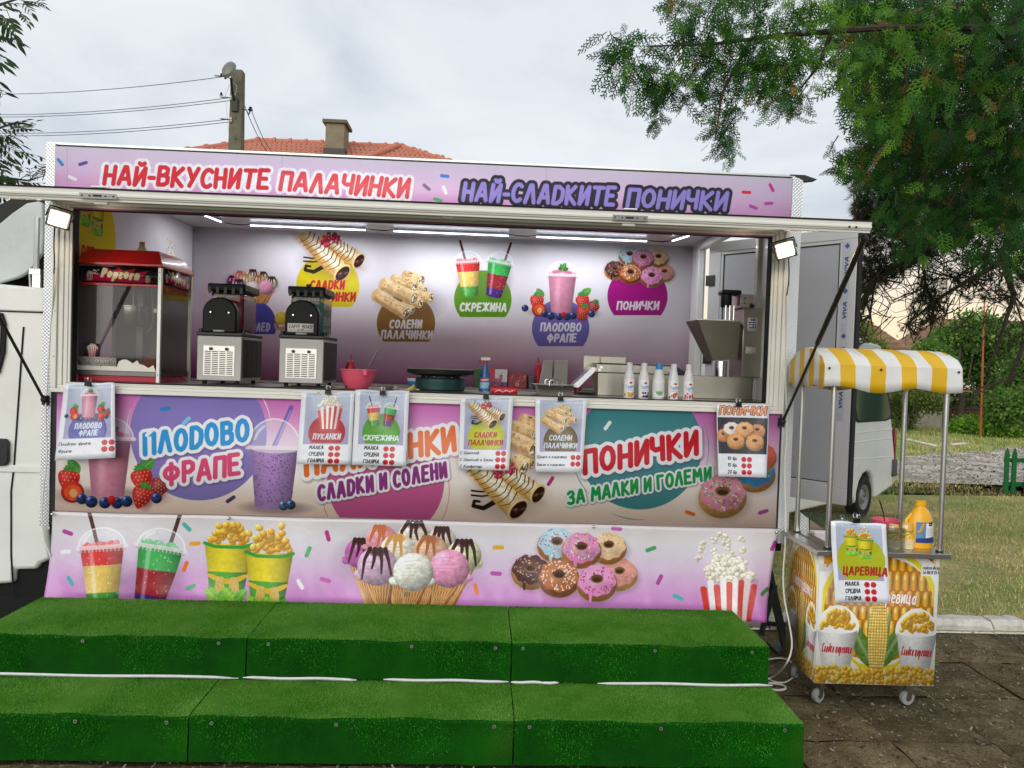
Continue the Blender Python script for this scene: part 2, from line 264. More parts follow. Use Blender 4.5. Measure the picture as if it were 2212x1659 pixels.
# ---- brush lettering: strokes in a box one unit high, y up
def _o(cx,cy,rx,ry,a0=0,a1=360,n=12):
    return [(cx+rx*math.cos(math.radians(a0+(a1-a0)*i/n)),cy+ry*math.sin(math.radians(a0+(a1-a0)*i/n))) for i in range(n+1)]
GL={'А':'0 0 .2 1 .28 1 .48 0|.1 .3 .38 .3','Б':'.4 1 0 1 0 0 .26 0 .4 .12 .4 .42 .26 .55 0 .55','В':'0 0 0 1 .24 1 .36 .9 .36 .66 .24 .54 0 .54|.24 .54 .4 .42 .4 .12 .26 0 0 0','Г':'0 0 0 1 .36 1',
'Д':'-.04 -.16 -.04 .02 .5 .02 .5 -.16|.06 .04 .18 1 .38 1 .4 .04','D':'0 0 0 1 .2 1 .4 .8 .42 .5 .38 .2 .2 0 0 0','Е':'.36 1 0 1 0 0 .38 0|0 .52 .3 .52','Ж':'.32 0 .32 1|0 1 .32 .5 0 0|.64 1 .32 .5 .64 0',
'З':'0 .86 .14 1 .3 .98 .38 .8 .3 .58 .16 .54|.3 .54 .4 .36 .36 .08 .2 0 0 .1','И':'0 1 0 0 .38 1 .38 0','К':'0 0 0 1|.38 1 .04 .52 .42 0','Л':'0 0 .18 1 .26 1 .44 0','М':'0 0 .06 1 .28 .42 .5 1 .56 0','Н':'0 0 0 1|.4 0 .4 1|0 .5 .4 .5',
'П':'0 0 0 1 .4 1 .4 0','Р':'0 0 0 1 .24 1 .38 .88 .38 .6 .24 .46 0 .46','Т':'0 1 .46 1|.23 1 .23 0','У':'0 1 .2 .44|.42 1 .12 0','Ц':'0 1 0 .04 .4 .04 .4 1|.4 .04 .5 .04 .5 -.16','Ч':'0 1 0 .58 .12 .46 .36 .5|.38 1 .38 0','Ш':'0 1 0 0 .6 0 .6 1|.3 0 .3 1',
'Я':'.4 0 .4 1 .16 1 .02 .88 .02 .62 .16 .5 .4 .5|.2 .5 0 0','Ю':'0 0 0 1|0 .5 .2 .5','-':'0 .42 .2 .42','.':'0 0 .03 .02','1':'0 .8 .16 1 .16 0','2':'0 .82 .12 1 .3 .98 .36 .76 0 0 .4 0','3':'0 .9 .16 1 .34 .9 .34 .64 .16 .54 .36 .44 .36 .1 .16 0 0 .1','4':'.3 0 .3 1 0 .3 .42 .3','5':'.36 1 .04 1 0 .58 .24 .6 .38 .42 .34 .1 .16 0 0 .06',
'6':'.34 .98 .1 .7 0 .3 .1 .04 .26 0 .38 .14 .36 .4 .22 .5 .04 .36','8':'.18 .54 .04 .68 .06 .92 .18 1 .32 .92 .34 .68 .18 .54 .02 .36 .04 .08 .18 0 .34 .08 .36 .36 .18 .54','9':'.04 .02 .28 .3 .38 .7 .3 .96 .14 1 .02 .86 .04 .6 .2 .5 .34 .62','7':'0 1 .38 1 .12 0',
'T':'0 1 .46 1|.23 1 .23 0','V':'0 1 .22 0 .44 1','I':'0 0 0 1','A':'0 0 .2 1 .28 1 .48 0|.1 .3 .38 .3','F':'0 0 0 1 .36 1|0 .52 .3 .52','E':'.36 1 0 1 0 0 .38 0|0 .52 .3 .52','B':'0 0 0 1 .24 1 .36 .9 .36 .66 .24 .54 0 .54|.24 .54 .4 .42 .4 .12 .26 0 0 0','S':'.38 .86 .24 1 .08 .96 .02 .76 .12 .56 .3 .46 .38 .24 .28 .03 .12 0 0 .12','N':'0 0 0 1 .4 0 .4 1','R':'0 0 0 1 .26 1 .38 .88 .38 .62 .24 .5 0 .5|.2 .5 .4 0','P':'0 0 0 1 .26 1 .38 .88 .38 .6 .24 .46 0 .46',
'l':'0 0 0 1','i':'0 0 0 .62|0 .86 .01 .88','t':'.1 .95 .1 .08 .2 0 .28 .02|0 .64 .26 .64','k':'0 0 0 1|.28 .62 .02 .3 .3 0','r':'0 0 0 .62|0 .42 .12 .6 .24 .6','n':'0 0 0 .62|0 .44 .14 .62 .28 .56 .32 .4 .32 0','s':'.28 .54 .14 .62 .02 .5 .1 .36 .26 .24 .24 .06 .1 0 0 .06','y':'0 .62 .18 .06|.34 .62 .08 -.3','g':'.32 .62 .32 -.2 .18 -.32 .02 -.24|.32 .5 .16 .62 .02 .48 .02 .14 .16 0 .32 .12','а':'.32 .62 .32 0|.32 .46 .16 .62 .02 .48 .02 .14 .14 0 .32 .14','р':'0 -.36 0 .62|0 .48 .16 .62 .32 .48 .32 .14 .16 0 0 .12','у':'0 .62 .18 .06|.34 .62 .08 -.36','б':'.34 1 .06 .8 0 .4 .04 .08 .16 0 .32 .12 .32 .44 .16 .54 .02 .42','д':'.3 .4 .16 .6 .02 .44 .02 .14 .16 0 .3 .12 .32 .5 .24 .8 .06 1','е':'0 .32 .32 .34 .3 .54 .16 .62 .02 .5 .02 .12 .16 0 .32 .06',
'ф':'.22 -.36 .22 1','h':'0 0 0 1|0 .44 .14 .6 .28 .54 .3 0',':':'0 .1 .01 .12|0 .52 .01 .54','й':'0 .62 0 0 .32 .62 .32 0|.06 .88 .16 .8 .26 .88','ю':'0 0 0 .62|0 .32 .14 .32','m':'0 0 0 .62|0 .44 .1 .62 .22 .5 .22 0|.22 .44 .34 .62 .46 .5 .46 0'}
GL['a']=GL['а'];GL['p']=GL['р'];GL['e']=GL['е'];GL['b']='0 1 0 0|0 .48 .16 .62 .32 .48 .32 .14 .16 0 0 .12';GL['C']=GL['С']=None;GL['Y']=GL['У']
def glyph(ch):
    if ch in 'ОO0':return [_o(.22,.5,.22,.5)],.44
    if ch in 'оo':return [_o(.16,.31,.16,.31)],.32
    if ch in 'СC':return [_o(.24,.5,.24,.5,50,310)],.4
    if ch in 'сc':return [_o(.16,.31,.16,.31,50,310)],.28
    if ch=='Й':st,w=glyph('И');return st+[[(.08,1.28),(.15,1.2),(.23,1.2),(.3,1.28)]],w
    if ch=='Ф':return [[(.3,-.06),(.3,1.02)],_o(.3,.54,.28,.3)],.6
    if ch=='ф':return [[(.22,-.36),(.22,.95)],_o(.22,.31,.22,.29)],.44
    if ch=='Ю':return [[(0,0),(0,1)],[(0,.5),(.2,.5)],_o(.4,.5,.2,.5)],.6
    if ch=='ю':return [[(0,0),(0,.62)],[(0,.31),(.16,.31)],_o(.3,.31,.15,.3)],.45
    s=GL.get(ch)
    if s is None:
        st,w=glyph(ch.upper()) if ch.upper()!=ch else ([[(0,0),(0,.5)]],.1);return [[(x*.8,y*.62) for x,y in p] for p in st],w*.8
    st=[]
    for p in s.split('|'):
        n=[float(v) for v in p.split()];st.append(list(zip(n[0::2],n[1::2])))
    return st,max(x for p in st for x,_ in p)
def layout(txt,wt,gap,ws,jit,seed=3):
    r=random.Random(seed);x=0;out=[]
    for ch in txt:
        if ch==' ':x+=.3*ws+gap;continue
        st,w=glyph(ch);dy=(r.random()-.5)*jit;sk=.1+(r.random()-.5)*jit;hh=1+(r.random()-.5)*jit
        out.append([[(x+wt+px*ws+sk*py,py*(1-2*wt)*hh+wt+dy) for px,py in p] for p in st]);x+=w*ws+2*wt+gap
    return out,x-gap
def text(cv,txt,x0,y0,x1,y1,h,col,outs=(),wt=.1,gap=.04,jit=.06,sh=None,nz=0):
    """lettering from (x0,y0) to (x1,y1) along the baseline, h high, in the canvas' current units; outs: outline (extra,colour) from widest to narrowest"""
    a=cv.tp(x0,y0);b=cv.tp(x1,y1);L=math.hypot(b[0]-a[0],b[1]-a[1]);hp=h*cv.sc()
    _,w1=layout(txt,wt,gap,1.,jit);_,w2=layout(txt,wt,gap,2.,jit);sw=max(.25,1+(L/hp-w1)/max(.01,w2-w1));gl,_=layout(txt,wt,gap,sw,jit)
    ux,uy=(b[0]-a[0])/L,(b[1]-a[1])/L;P2=[[[(a[0]+hp*(px*ux+py*uy),a[1]+hp*(px*uy-py*ux)) for px,py in p] for p in g] for g in gl]
    for ex,c,off in [(e[0],e[1],e[2] if len(e)>2 else 0) for e in outs]+[(0,col,0)]:
        for g in P2:
            R=(wt+ex)*hp;pts=[q for p in g for q in p];w=cv.win(min(q[0] for q in pts)-R,min(q[1] for q in pts)-R,max(q[0] for q in pts)+R+off*hp,max(q[1] for q in pts)+R+off*hp)
            if w is None:continue
            D=np.full(w[2].shape,1e9)
            for p in g:D=np.minimum(D,cv.dist(w,[(q[0]+off*hp,q[1]+off*hp) for q in p],False))
            sf=1 if not off else .06*hp+1
            cc=cv.st;cv.st=[(0,0,1,0)];cv.put(w,np.clip(.5-(D-R)/sf,0,1),c,1 if not off else .35,None,None,nz);cv.st=cc
# ---- artwork motifs, each about 1 unit big in its own frame, y down
def rnd(a,b): return a+(b-a)*RS.rand()
def shadow(c,x,y,rx,ry,al=.35): c.ell(x,y,rx,ry,'403040',al=al,soft=min(rx,ry)*.6)
def leaf(c,x,y,l,rot,col='3c7a2c',wd=.32):
    c.at(x,y,l,rot);c.poly([(0,0),(.3,-wd),(.7,-wd*.8),(1,0),(.7,wd*.8),(.3,wd)],col,smooth=2,nz=.5);c.line([(0,0),(.95,0)],.025,mixc(col,'ffffff',.25));c.pop()
def berry(c,x,y,r,col='2b3f7a'):
    c.ell(x,y,r,r,col,shade=.75,spec=.45,nz=.5);c.ell(x+r*.1,y-r*.35,r*.32,r*.2,mixc(col,'000020',.6));c.ell(x-r*.35,y-r*.35,r*.25,r*.14,'a8bbe0',al=.35,soft=r*.2)
def strawb(c,x,y,r,rot=0,col='d22026',cut=0):
    c.at(x,y,r,rot)
    if cut:
        c.ell(0,0,1,.95,'c83018',shade=.4);c.ell(.05,.05,.75,.72,'ee5a2c',nz=.3);c.ell(.08,.1,.34,.4,'f7b070',soft=.1)
    else:
        c.poly([(-.85,-.6),(0,-.85),(.85,-.6),(.75,.2),(.1,1.05),(-.1,1.05),(-.75,.2)],col,smooth=3,nz=.3)
        c.ell(-.3,-.2,.35,.4,'ff8a80',al=.45,soft=.4);c.ell(.45,.4,.4,.5,'6a0a14',al=.4,soft=.5)
        for i in range(5):
            for j in range(5):
                px,py=-.56+.28*i+(j%2)*.14,-.5+.28*j
                if abs(px)<.75-.35*(py+.5):c.ell(px,py,.045,.065,'f2d070');c.ell(px+.03,py+.05,.05,.05,'7a0c10',al=.4)
        for k in range(6):leaf(c,0,-.72,.55,math.pi*(.08+.168*k)+math.pi,'3f8a2e',.25)
    c.pop()
def mint(c,x,y,s): leaf(c,x,y,s,-1.9,'3f7d34',.3);leaf(c,x,y,s*1.2,-1.2,'4f9440',.33);leaf(c,x,y,s,-.3,'2f6a2a',.3);leaf(c,x,y,s*.8,-2.7,'376f2f',.3)
def cup(c,top,bot,h,layers,al=1):        # tapered cup standing on y=0, rim at y=-h; layers: (from,to,colour) as fractions from the top
    for a,b,col in layers:
        wa,wb=top+(bot-top)*a,top+(bot-top)*b
        c.poly([(-wa,-h+h*a),(wa,-h+h*a),(wb,-h+h*b+.0),(wb*.5,-h+h*b+.03),(-wb*.5,-h+h*b+.03),(-wb,-h+h*b)],col,al=al,nz=.12,cyl=.32)
def dome(c,w,y,hh):
    c.poly([(w*math.cos(t),y+hh*math.sin(t)) for t in np.linspace(math.pi,2*math.pi,14)],'e6ecf4',al=.33);c.line([(w*math.cos(t),y+hh*math.sin(t)) for t in np.linspace(math.pi,2*math.pi,14)],.012,'ffffff',al=.65)
    c.line([(w*.8*math.cos(t),y+hh*.85*math.sin(t)) for t in np.linspace(3.5,4.2,6)],.02,'ffffff',al=.5);c.line([(-w*1.04,y),(w*1.04,y)],.03,'f0e4ea',al=.75);c.line([(-w*1.0,y+.05),(w*1.0,y+.05)],.012,'a08890',al=.4)
def frappe(c,x,y,s,berries=True):
    c.at(x,y,s);shadow(c,.05,.02,.75,.14)
    if berries:
        leaf(c,-.42,-.3,.3,-2.2,'4f9a3c');leaf(c,.45,-.38,.32,-.7,'4f9a3c');strawb(c,.5,-.26,.2,-.2);strawb(c,.75,-.14,.17,.5,'8a2a38');strawb(c,-.58,-.22,.2,.1)
    cup(c,.33,.24,.9,[(0,1,'d688a4')]);c.ell(-.1,-.4,.05,.35,'f2c4d4',al=.5,soft=.08);c.ell(0,-.9,.33,.07,'e8a6ba',shade=.2);c.line([(-.2,-.92),(0,-.97),(.18,-.92)],.04,'c23a5c',soft=.03)
    dome(c,.36,-.86,.32);mint(c,0,-.98,.16)
    if berries:
        strawb(c,-.52,-.04,.17,0,cut=1);strawb(c,.5,.0,.19,.3,'c8222c')
        for q in ((-.38,.06,.08),(-.24,.1,.09),(-.04,.11,.085),(.14,.11,.085),(.28,.08,.085),(-.85,-.06,.08),(.72,.02,.08)):berry(c,*q)
        c.ell(.06,.07,.06,.07,'c81e28',shade=.5)
    c.pop()
def slush(c,x,y,s,two=((( 0,.3,'e03030'),(.3,.72,'ecc860'),(.72,1,'4caa3c')),((0,.38,'3cb454'),(.38,.78,'a01828'),(.78,1,'48207c'))),straw=1):
    for i,(dx,rot) in enumerate(((-.3,-.1),(.32,.16))):
        c.at(x+dx*s,y,s,rot);shadow(c,.03,-.4,.34,.5,.25)
        if straw:c.line([(-.04 if i==0 else .1,-.85),(-.16 if i==0 else .18,-1.45)],.028,'4a2226',taper=(1,1))
        cup(c,.32,.2,.92,two[i])
        for k in range(14):c.ell(-.25+.036*k,-.93+rnd(-.03,.03),.045,.045,mixc(two[i][0][2],'ffffff',rnd(0,.35)),shade=.3)
        c.line([(-.16,-.85),(-.1,-.05)],.03,'ffffff',al=.38,soft=.03)
        for k in range(26):c.ell(rnd(-.22,.22),rnd(-.8,-.08),.009,.012,'ffffff',al=.5)
        dome(c,.34,-.9,.28)
        for k in range(12):c.line([(-.3+.055*k,-.88),(-.3+.055*k,-.84)],.006,'ffffff',al=.6)
        c.pop()
def kernels(c,pts,r):
    for x,y in pts:
        t=rnd(0,3.1);c.ell(x+r*.1,y+r*.15,r*1.05,r*.9,'c07c14',rot=t,al=.6);c.ell(x,y,r,r*.8,mixc('f8b42c','fcd868',RS.rand()),rot=t,shade=.35,spec=.35)
def cob(c,x,y,h,rot=0,w=.16):
    c.at(x,y,h,rot);c.poly([(-w*.5,0),(-w,-.4),(-w*.9,-.8),(-w*.4,-1),(w*.4,-1),(w*.9,-.8),(w,-.4),(w*.5,0)],'c89a38',smooth=2)
    for i in range(22):
        for j in range(7):
            yy=-.04-.043*i;ww=w*(.55+.45*math.sin(min(1,max(0,-yy*1.05))*2.6+.3))
            c.ell(-ww+ww*2*(j+.5)/7,yy,w*.14,.022,mixc('e6be58','f4dc86',RS.rand()),shade=.4)
    c.pop()
def corncup(c,x,y,s):
    c.at(x,y,s);cup(c,.36,.24,.85,[(0,.5,'ead728'),(.5,1,'58b038')]);c.poly([(-.31,-.42),(0,-.3),(.31,-.42),(.3,-.34),(0,-.22),(-.3,-.34)],'e0b428',smooth=1)
    for k,xx in enumerate((-.13,.13)):
        cob(c,xx,-.02,.34,.1-.2*k,.22);leaf(c,xx,0,.28,-2.3,'8cc63c');leaf(c,xx,0,.26,-.8,'6ab83a')
    kernels(c,[(rnd(-1,1)*.33*(1-.55*t),-.88-.26*t) for t in np.linspace(0,1,44)],.055);c.line([(-.36,-.85),(-.2,-.8),(.2,-.8),(.36,-.85)],.025,'2f9a3a');c.pop()
def icecream(c,x,y,s):
    D='3a1a18'
    sc=[(a,b*.78+.04,r,c1,d1) for a,b,r,c1,d1 in [(-.9,-.62,.3,'c860b4',D),(-.52,-.95,.3,'eba0b0','d07040'),(.1,-1.05,.32,'e6dcc8',D),(.62,-.98,.27,'e8d8cc',D),(1.05,-.62,.33,'dfe3b4',D),(-.2,-.7,.34,'f3ead8','d89a50'),(.42,-.68,.34,'e2b494','b06a40'),(-.58,-.32,.38,'d8b4d0',D),(.78,-.3,.38,'f0a0c4',None),(.1,-.2,.38,'eeeee0',None)]]
    c.at(x,y,s);shadow(c,0,-.3,1.2,.6,.3)
    for k,(sx,sy,r,col,dr) in enumerate(sc):
        bx=sx*.72;c.poly([(sx-r*.82,sy+r*.35),(sx+r*.82,sy+r*.35),(bx+r*.3,.62),(bx-r*.3,.62)],'cd9356',cyl=.35,nz=.25)
        for q in range(-3,5):
            f=(q+3.5)/8;xt=sx-r*.8+1.6*r*f;c.line([(xt,sy+r*.4),(bx-r*.3+.6*r*min(1,f+.35),.6)],.009,'8a5226',al=.7);c.line([(xt,sy+r*.4),(bx-r*.3+.6*r*max(0,f-.35),.6)],.009,'efc083',al=.7)
        c.ell(sx,sy+r*.55,r*.8,r*.25,'7a4424',al=.5,soft=r*.25)
        for q in range(11):
            t=math.pi*(q/10);c.ell(sx-r*.95*math.cos(t)+rnd(-.02,.02),sy+r*.42+r*.16*math.sin(t)+rnd(-.02,.02),r*.2,r*.17,col,shade=.35,nz=.3)
        c.ell(sx,sy,r,r*.95,col,shade=.42,spec=.12,nz=.35)
        for q in range(7):c.line([(sx-r*.6+rnd(0,.1),sy-r*.5+q*r*.17),(sx+r*rnd(.0,.6),sy-r*.6+q*r*.19)],.007,mixc(col,'806070',.4),al=.5,soft=.01)
        if dr:
            for q in range(4 if dr==D else 3):
                a=-r*.65+q*r*.42;c.line([(sx+a*.6,sy-r*.85),(sx+a+rnd(-.04,.04),sy-r*.3),(sx+a*1.15,sy+r*rnd(.1,.7))],.026,dr,taper=(1.6,.7))
            c.ell(sx,sy-r*.7,r*.42,r*.2,dr,soft=.05,al=.9)
    c.pop()
def donut(c,x,y,r,ic,base='c07a3a',spr=(),n=70,rot=0,drip=0):
    c.at(x,y,r,rot);shadow(c,.08,.25,1.0,.75,.35);c.ell(0,.12,1,.86,base,shade=.45,nz=.3);c.ell(0,.34,.93,.62,mixc(base,'f0d8a0',.55),al=.8,soft=.15);c.ell(0,.16,.98,.78,base,shade=.3,nz=.25)
    p=[((.93+.05*math.sin(7*t+ic[0]*40 if not isinstance(ic,str) else 7*t+x))*math.cos(t),(.74+.05*math.sin(9*t))*math.sin(t)-.06) for t in np.linspace(0,6.28,40)[:-1]]
    if ic is not None:
        c.poly(p,ic,nz=.15);c.ell(-.1,-.2,.75,.5,mixc(ic,'ffffff',.5),al=.4,soft=.5);c.ell(.45,.3,.4,.25,mixc(ic,'201020',.5),al=.35,soft=.4)
        for q in range(drip):c.line([(-.3+.4*q,.5),(-.3+.4*q,.95)],.08,ic,taper=(1.4,.7))
    c.ell(0,-.14,.31,.21,mixc(base,'301008',.5),soft=.05);c.ell(0,-.08,.22,.12,mixc(base,'1a0804',.8),soft=.05);c.line([(.29*math.cos(t),-.14+.2*math.sin(t)) for t in np.linspace(.2,2.9,9)],.03,mixc(base,'ffe0b0',.4),al=.6,soft=.05)
    for q in range(n if spr else 0):
        t,rr=rnd(0,6.28),rnd(.36,.88);a=rnd(0,3.14);px,py=rr*math.cos(t),rr*.8*math.sin(t)-.08
        c.line([(px,py),(px+.07*math.cos(a),py+.07*math.sin(a))],.02,spr[RS.randint(len(spr))])
    c.pop()
MC=('e84848','58b850','4878c8','f0d048','ffffff','d060b0')
def donuts7(c,x,y,s):
    c.at(x,y,s);dn=lambda c,X,Y,*a,**k:donut(c,X,Y*.82,*a,**k);dn(c,-.98,.1,.42,'42181c','a87038',('ffe0c0','e0a080'),40,drip=1);dn(c,.98,.14,.4,'e09080','c89858',('f0b0a0',),90);dn(c,-.42,-.62,.43,'a8ccdc','a86430',('e06080','ffffff','804060'),46,drip=1)
    dn(c,.72,-.56,.4,'ecc898','b87436',('d08850','f8e8c8'),40);dn(c,.12,-.5,.44,'dc80b8','a8642e',MC,100,drip=1);dn(c,-.36,.24,.45,'b8622a','8a4818',('ffe8d0','ffffff'),80);dn(c,.48,.36,.45,'e890c8','a06a34',('7a2040','c03060'),40,drip=1);c.pop()
def raspb(c,x,y,r):
    for q in range(26):
        t,rr=rnd(0,6.28),r*math.sqrt(RS.rand())*.8;c.ell(x+rr*math.cos(t)*.8,y+rr*math.sin(t),r*.24,r*.24,mixc('d02040','e84866',RS.rand()),shade=.55,spec=.3)
def crepe(c,x,y,s):
    c.at(x,y,s);shadow(c,.1,.2,.9,.5,.25)
    for dy,w in ((.05,.5),(.16,.55)):c.line([(-.75,dy+.03),(-.5,dy+.05),(-.2,dy)],.022,'241010')
    c.line([(-.12,.3),(-.45,.5),(-.7,.45),(-.68,.33),(-.55,.34)],.04,'241010',taper=(1.6,.7))
    def roll(x0,y0,x1,y1,r,):
        a=math.atan2(y1-y0,x1-x0);L=math.hypot(x1-x0,y1-y0);c.at(x0,y0,1,a)
        c.poly([(0,-r*.45),(L*.5,-r*.85),(L,-r),(L,r),(L*.5,r*.85),(0,r*.45)],'e4bd78',smooth=1,nz=.3);c.ell(L*.5,r*.5,L*.5,r*.4,'b07a3c',al=.5,soft=.15);c.ell(L*.55,-r*.25,L*.45,r*.5,'faf2e6',al=.8,soft=.12,nz=.6);c.poly([(0,r*.3),(L*.5,r*.66),(L,r*.8),(L,r),(L*.5,r*.85),(0,r*.45)],'a87434',al=.5,soft=.03)
        for q in range(9):
            u=L*(.12+.09*q);c.line([(u-.05+rnd(-.03,.03),-r*.95),(u+rnd(.0,.05),-r*.3),(u+rnd(-.02,.03),r*.2),(u-.06+rnd(-.03,.03),r*.75)],.010,'2c1410',taper=(1.3,.6))
        c.ell(L,0,r*.6,r*1.05,'edc98a',shade=.2);c.ell(L+.02,0,r*.46,r*.86,'2a100c',shade=.2,spec=.0);c.line([(L-.05,r*.3),(L+.06,-.02),(L+.1,-r*.4)],.03,'8a5a4c',al=.7,soft=.03);c.ell(L+.03,r*.2,r*.28,r*.36,'4a2018',shade=.6,spec=.4);c.pop()
    roll(-.3,-.55,.85,.12,.25);roll(-.85,-.62,.38,.5,.3);raspb(c,-.12,-.42,.2);raspb(c,.16,-.5,.18);leaf(c,0,-.6,.14,-2,'3c7a2c');leaf(c,.1,-.6,.14,-1.1,'3c7a2c');c.pop()
def savory(c,x,y,s):
    c.at(x,y,s);shadow(c,.1,.2,.9,.5,.25)
    def roll(x0,y0,x1,y1,r):
        a=math.atan2(y1-y0,x1-x0);L=math.hypot(x1-x0,y1-y0);c.at(x0,y0,1,a);c.ell(0,0,r*.6,r,'dcb47a');c.poly([(0,-r),(L,-r),(L,r),(0,r)],'e4c08a',nz=.35);c.poly([(0,r*.4),(L,r*.4),(L,r),(0,r)],'8a5a2c',al=.45,soft=.06);c.poly([(0,-r),(L,-r),(L,-r*.5),(0,-r*.5)],'fff0cc',al=.35,soft=.05)
        for q in range(10):c.ell(rnd(0,L),rnd(-r*.8,r*.6),rnd(.01,.035),rnd(.01,.03),'b47a34',al=.75)
        c.ell(L,0,r*.55,r,'efd4a2',shade=.2);c.ell(L,0,r*.42,r*.8,'7a5c38');
        for q in range(9):c.ell(L+rnd(-.02,.02)*2,rnd(-r,r)*.6,r*.16,r*.2,'f2eadb',shade=.3)
        c.line([(L,-r*.3),(L+.02,r*.2)],.015,'4a3420');c.pop()
    for q in ((-.1,-.62,.42,-.5,.17),(.1,-.35,.5,-.16,.17),(.05,-.7,.1,-.7,.01),(.2,-.05,.72,.02,.16),(-.45,-.5,.22,-.32,.16),(-.05,.1,.4,.2,.15),(-.75,-.35,.2,.05,.2),(-.2,.3,.16,.42,.13),(-.95,-.02,-.02,.52,.2)):roll(*q)
    c.pop()
def popc(c,x,y,r):
    for q in range(5):
        t=rnd(0,6.28);c.ell(x+r*.5*math.cos(t),y+r*.5*math.sin(t),r*.5,r*.45,mixc('f4efe2','e2d8c0',RS.rand()),shade=.35,spec=.1)
    c.ell(x,y+r*.1,r*.18,r*.14,'c89a50',al=.6,soft=.05)
def popbox(c,x,y,s,n=80,rot=0,fly=1):
    c.at(x,y,s,rot)
    if fly:
        for q in range(26):popc(c,-.55+rnd(-.15,.35)+.25*(q%3),-1.75+q*.035,.085)
    for q in range(n):
        t=q/n;popc(c,rnd(-.5,.5)*(.5+.5*t),-1.25+.4*t+rnd(-.05,.05),.11)
    w0,w1=.58,.4
    for q in range(9):
        a,b=-1+2*q/9,-1+2*(q+1)/9;mid=(a+b)/2;yt=-.82+.06*math.cos(q*3.1)+.16*abs(mid)-(.12 if mid>.3 else 0)
        c.poly([(a*w0,yt),(b*w0,yt),(b*w1,.25),(a*w1,.25)],'f2f0f0' if q%2 else 'd8382c',nz=.1);c.ell(mid*w0,yt,w0/9,.05,'f2f0f0' if q%2 else 'd8382c')
    c.poly([(.18,-.9),(.62,-.9),(.42,.25),(.12,.25)],'701010',al=.16);c.pop()
def capsule(c,x,y,l,rot,col,w=4.2): c.line([(x-l*math.cos(rot),y-l*math.sin(rot)),(x+l*math.cos(rot),y+l*math.sin(rot))],w,col)
# ------------------------------------------------------------------ the printed sheets
def plane_cv(x0,x1,z0,z1,ppm,y,dpx,bg='ffffff'):
    def mp(px,py):
        q=P(px,py,y=y);return (q[0]-x0)*ppm,(z1-q[2])*ppm
    return Cv((x1-x0)*ppm,(z1-z0)*ppm,bg,mp,ppm/dpx)
CAPS=('3c8cc8','58b070','c83c9c','f0a030','f4f4f6','5a4a8c','48b4b0')
WT=[(.14,'e4e4ea')];DK=[(.1,'14141e')]
def badge(c,x,y,r,yb,col):
    t=math.acos(max(-1,min(1,(yb-y)/r)));c.poly([(x+r*math.sin(a),y+r*math.cos(a)) for a in np.linspace(t,2*math.pi-t,40)],col)
def print_sign():
    c=plane_cv(.045,3.99,2.40,2.724,520,0,400);c.rows(lerp_stops([(0,'cdc2d4'),(.35,'d0b2d2'),(.7,'cf92c4'),(1,'cc6cb2')]))
    text(c,'НАЙ-ВКУСНИТЕ',222,401,581,412,45,'cc1c2c',WT,nz=.12);text(c,'ПАЛАЧИНКИ',601,413,883,430,45,'d83a44',WT,nz=.12)
    D2=[(.15,'1a1824')];text(c,'НАЙ-СЛАДКИТЕ'.replace('Д','D'),995,436,1327,448,45,'9080cc',D2,nz=.08);text(c,'ПОНИЧКИ',1349,449,1567,458,45,'9080cc',D2,nz=.08)
    for x,y,r,q in ((132,351,.9,'2c86c4'),(181,354,-.3,'54408c'),(158,385,.45,'e4e4ec'),(960,381,.1,'3c7cd0'),(921,405,.7,'6c5c70'),(960,411,1.2,'e8e8ee'),(945,432,.3,'40a860'),(1610,416,.05,'d8203c'),(1664,406,1.1,'cc2880'),(1658,440,-.05,'b83ca8'),(1625,448,.4,'b83ca8')):capsule(c,x,y,7,r,q,3.4)
    for k in range(26):
        x=rnd(130,1700);c.line([(x,rnd(330,470)),(x+rnd(20,160),rnd(340,470))],.3,'ffffff',al=.16)
    for xx in (147,610,1180):c.line([(xx,320),(xx-1,475)],.5,'8a7a94',al=.5)
    return c.image('sign_print')
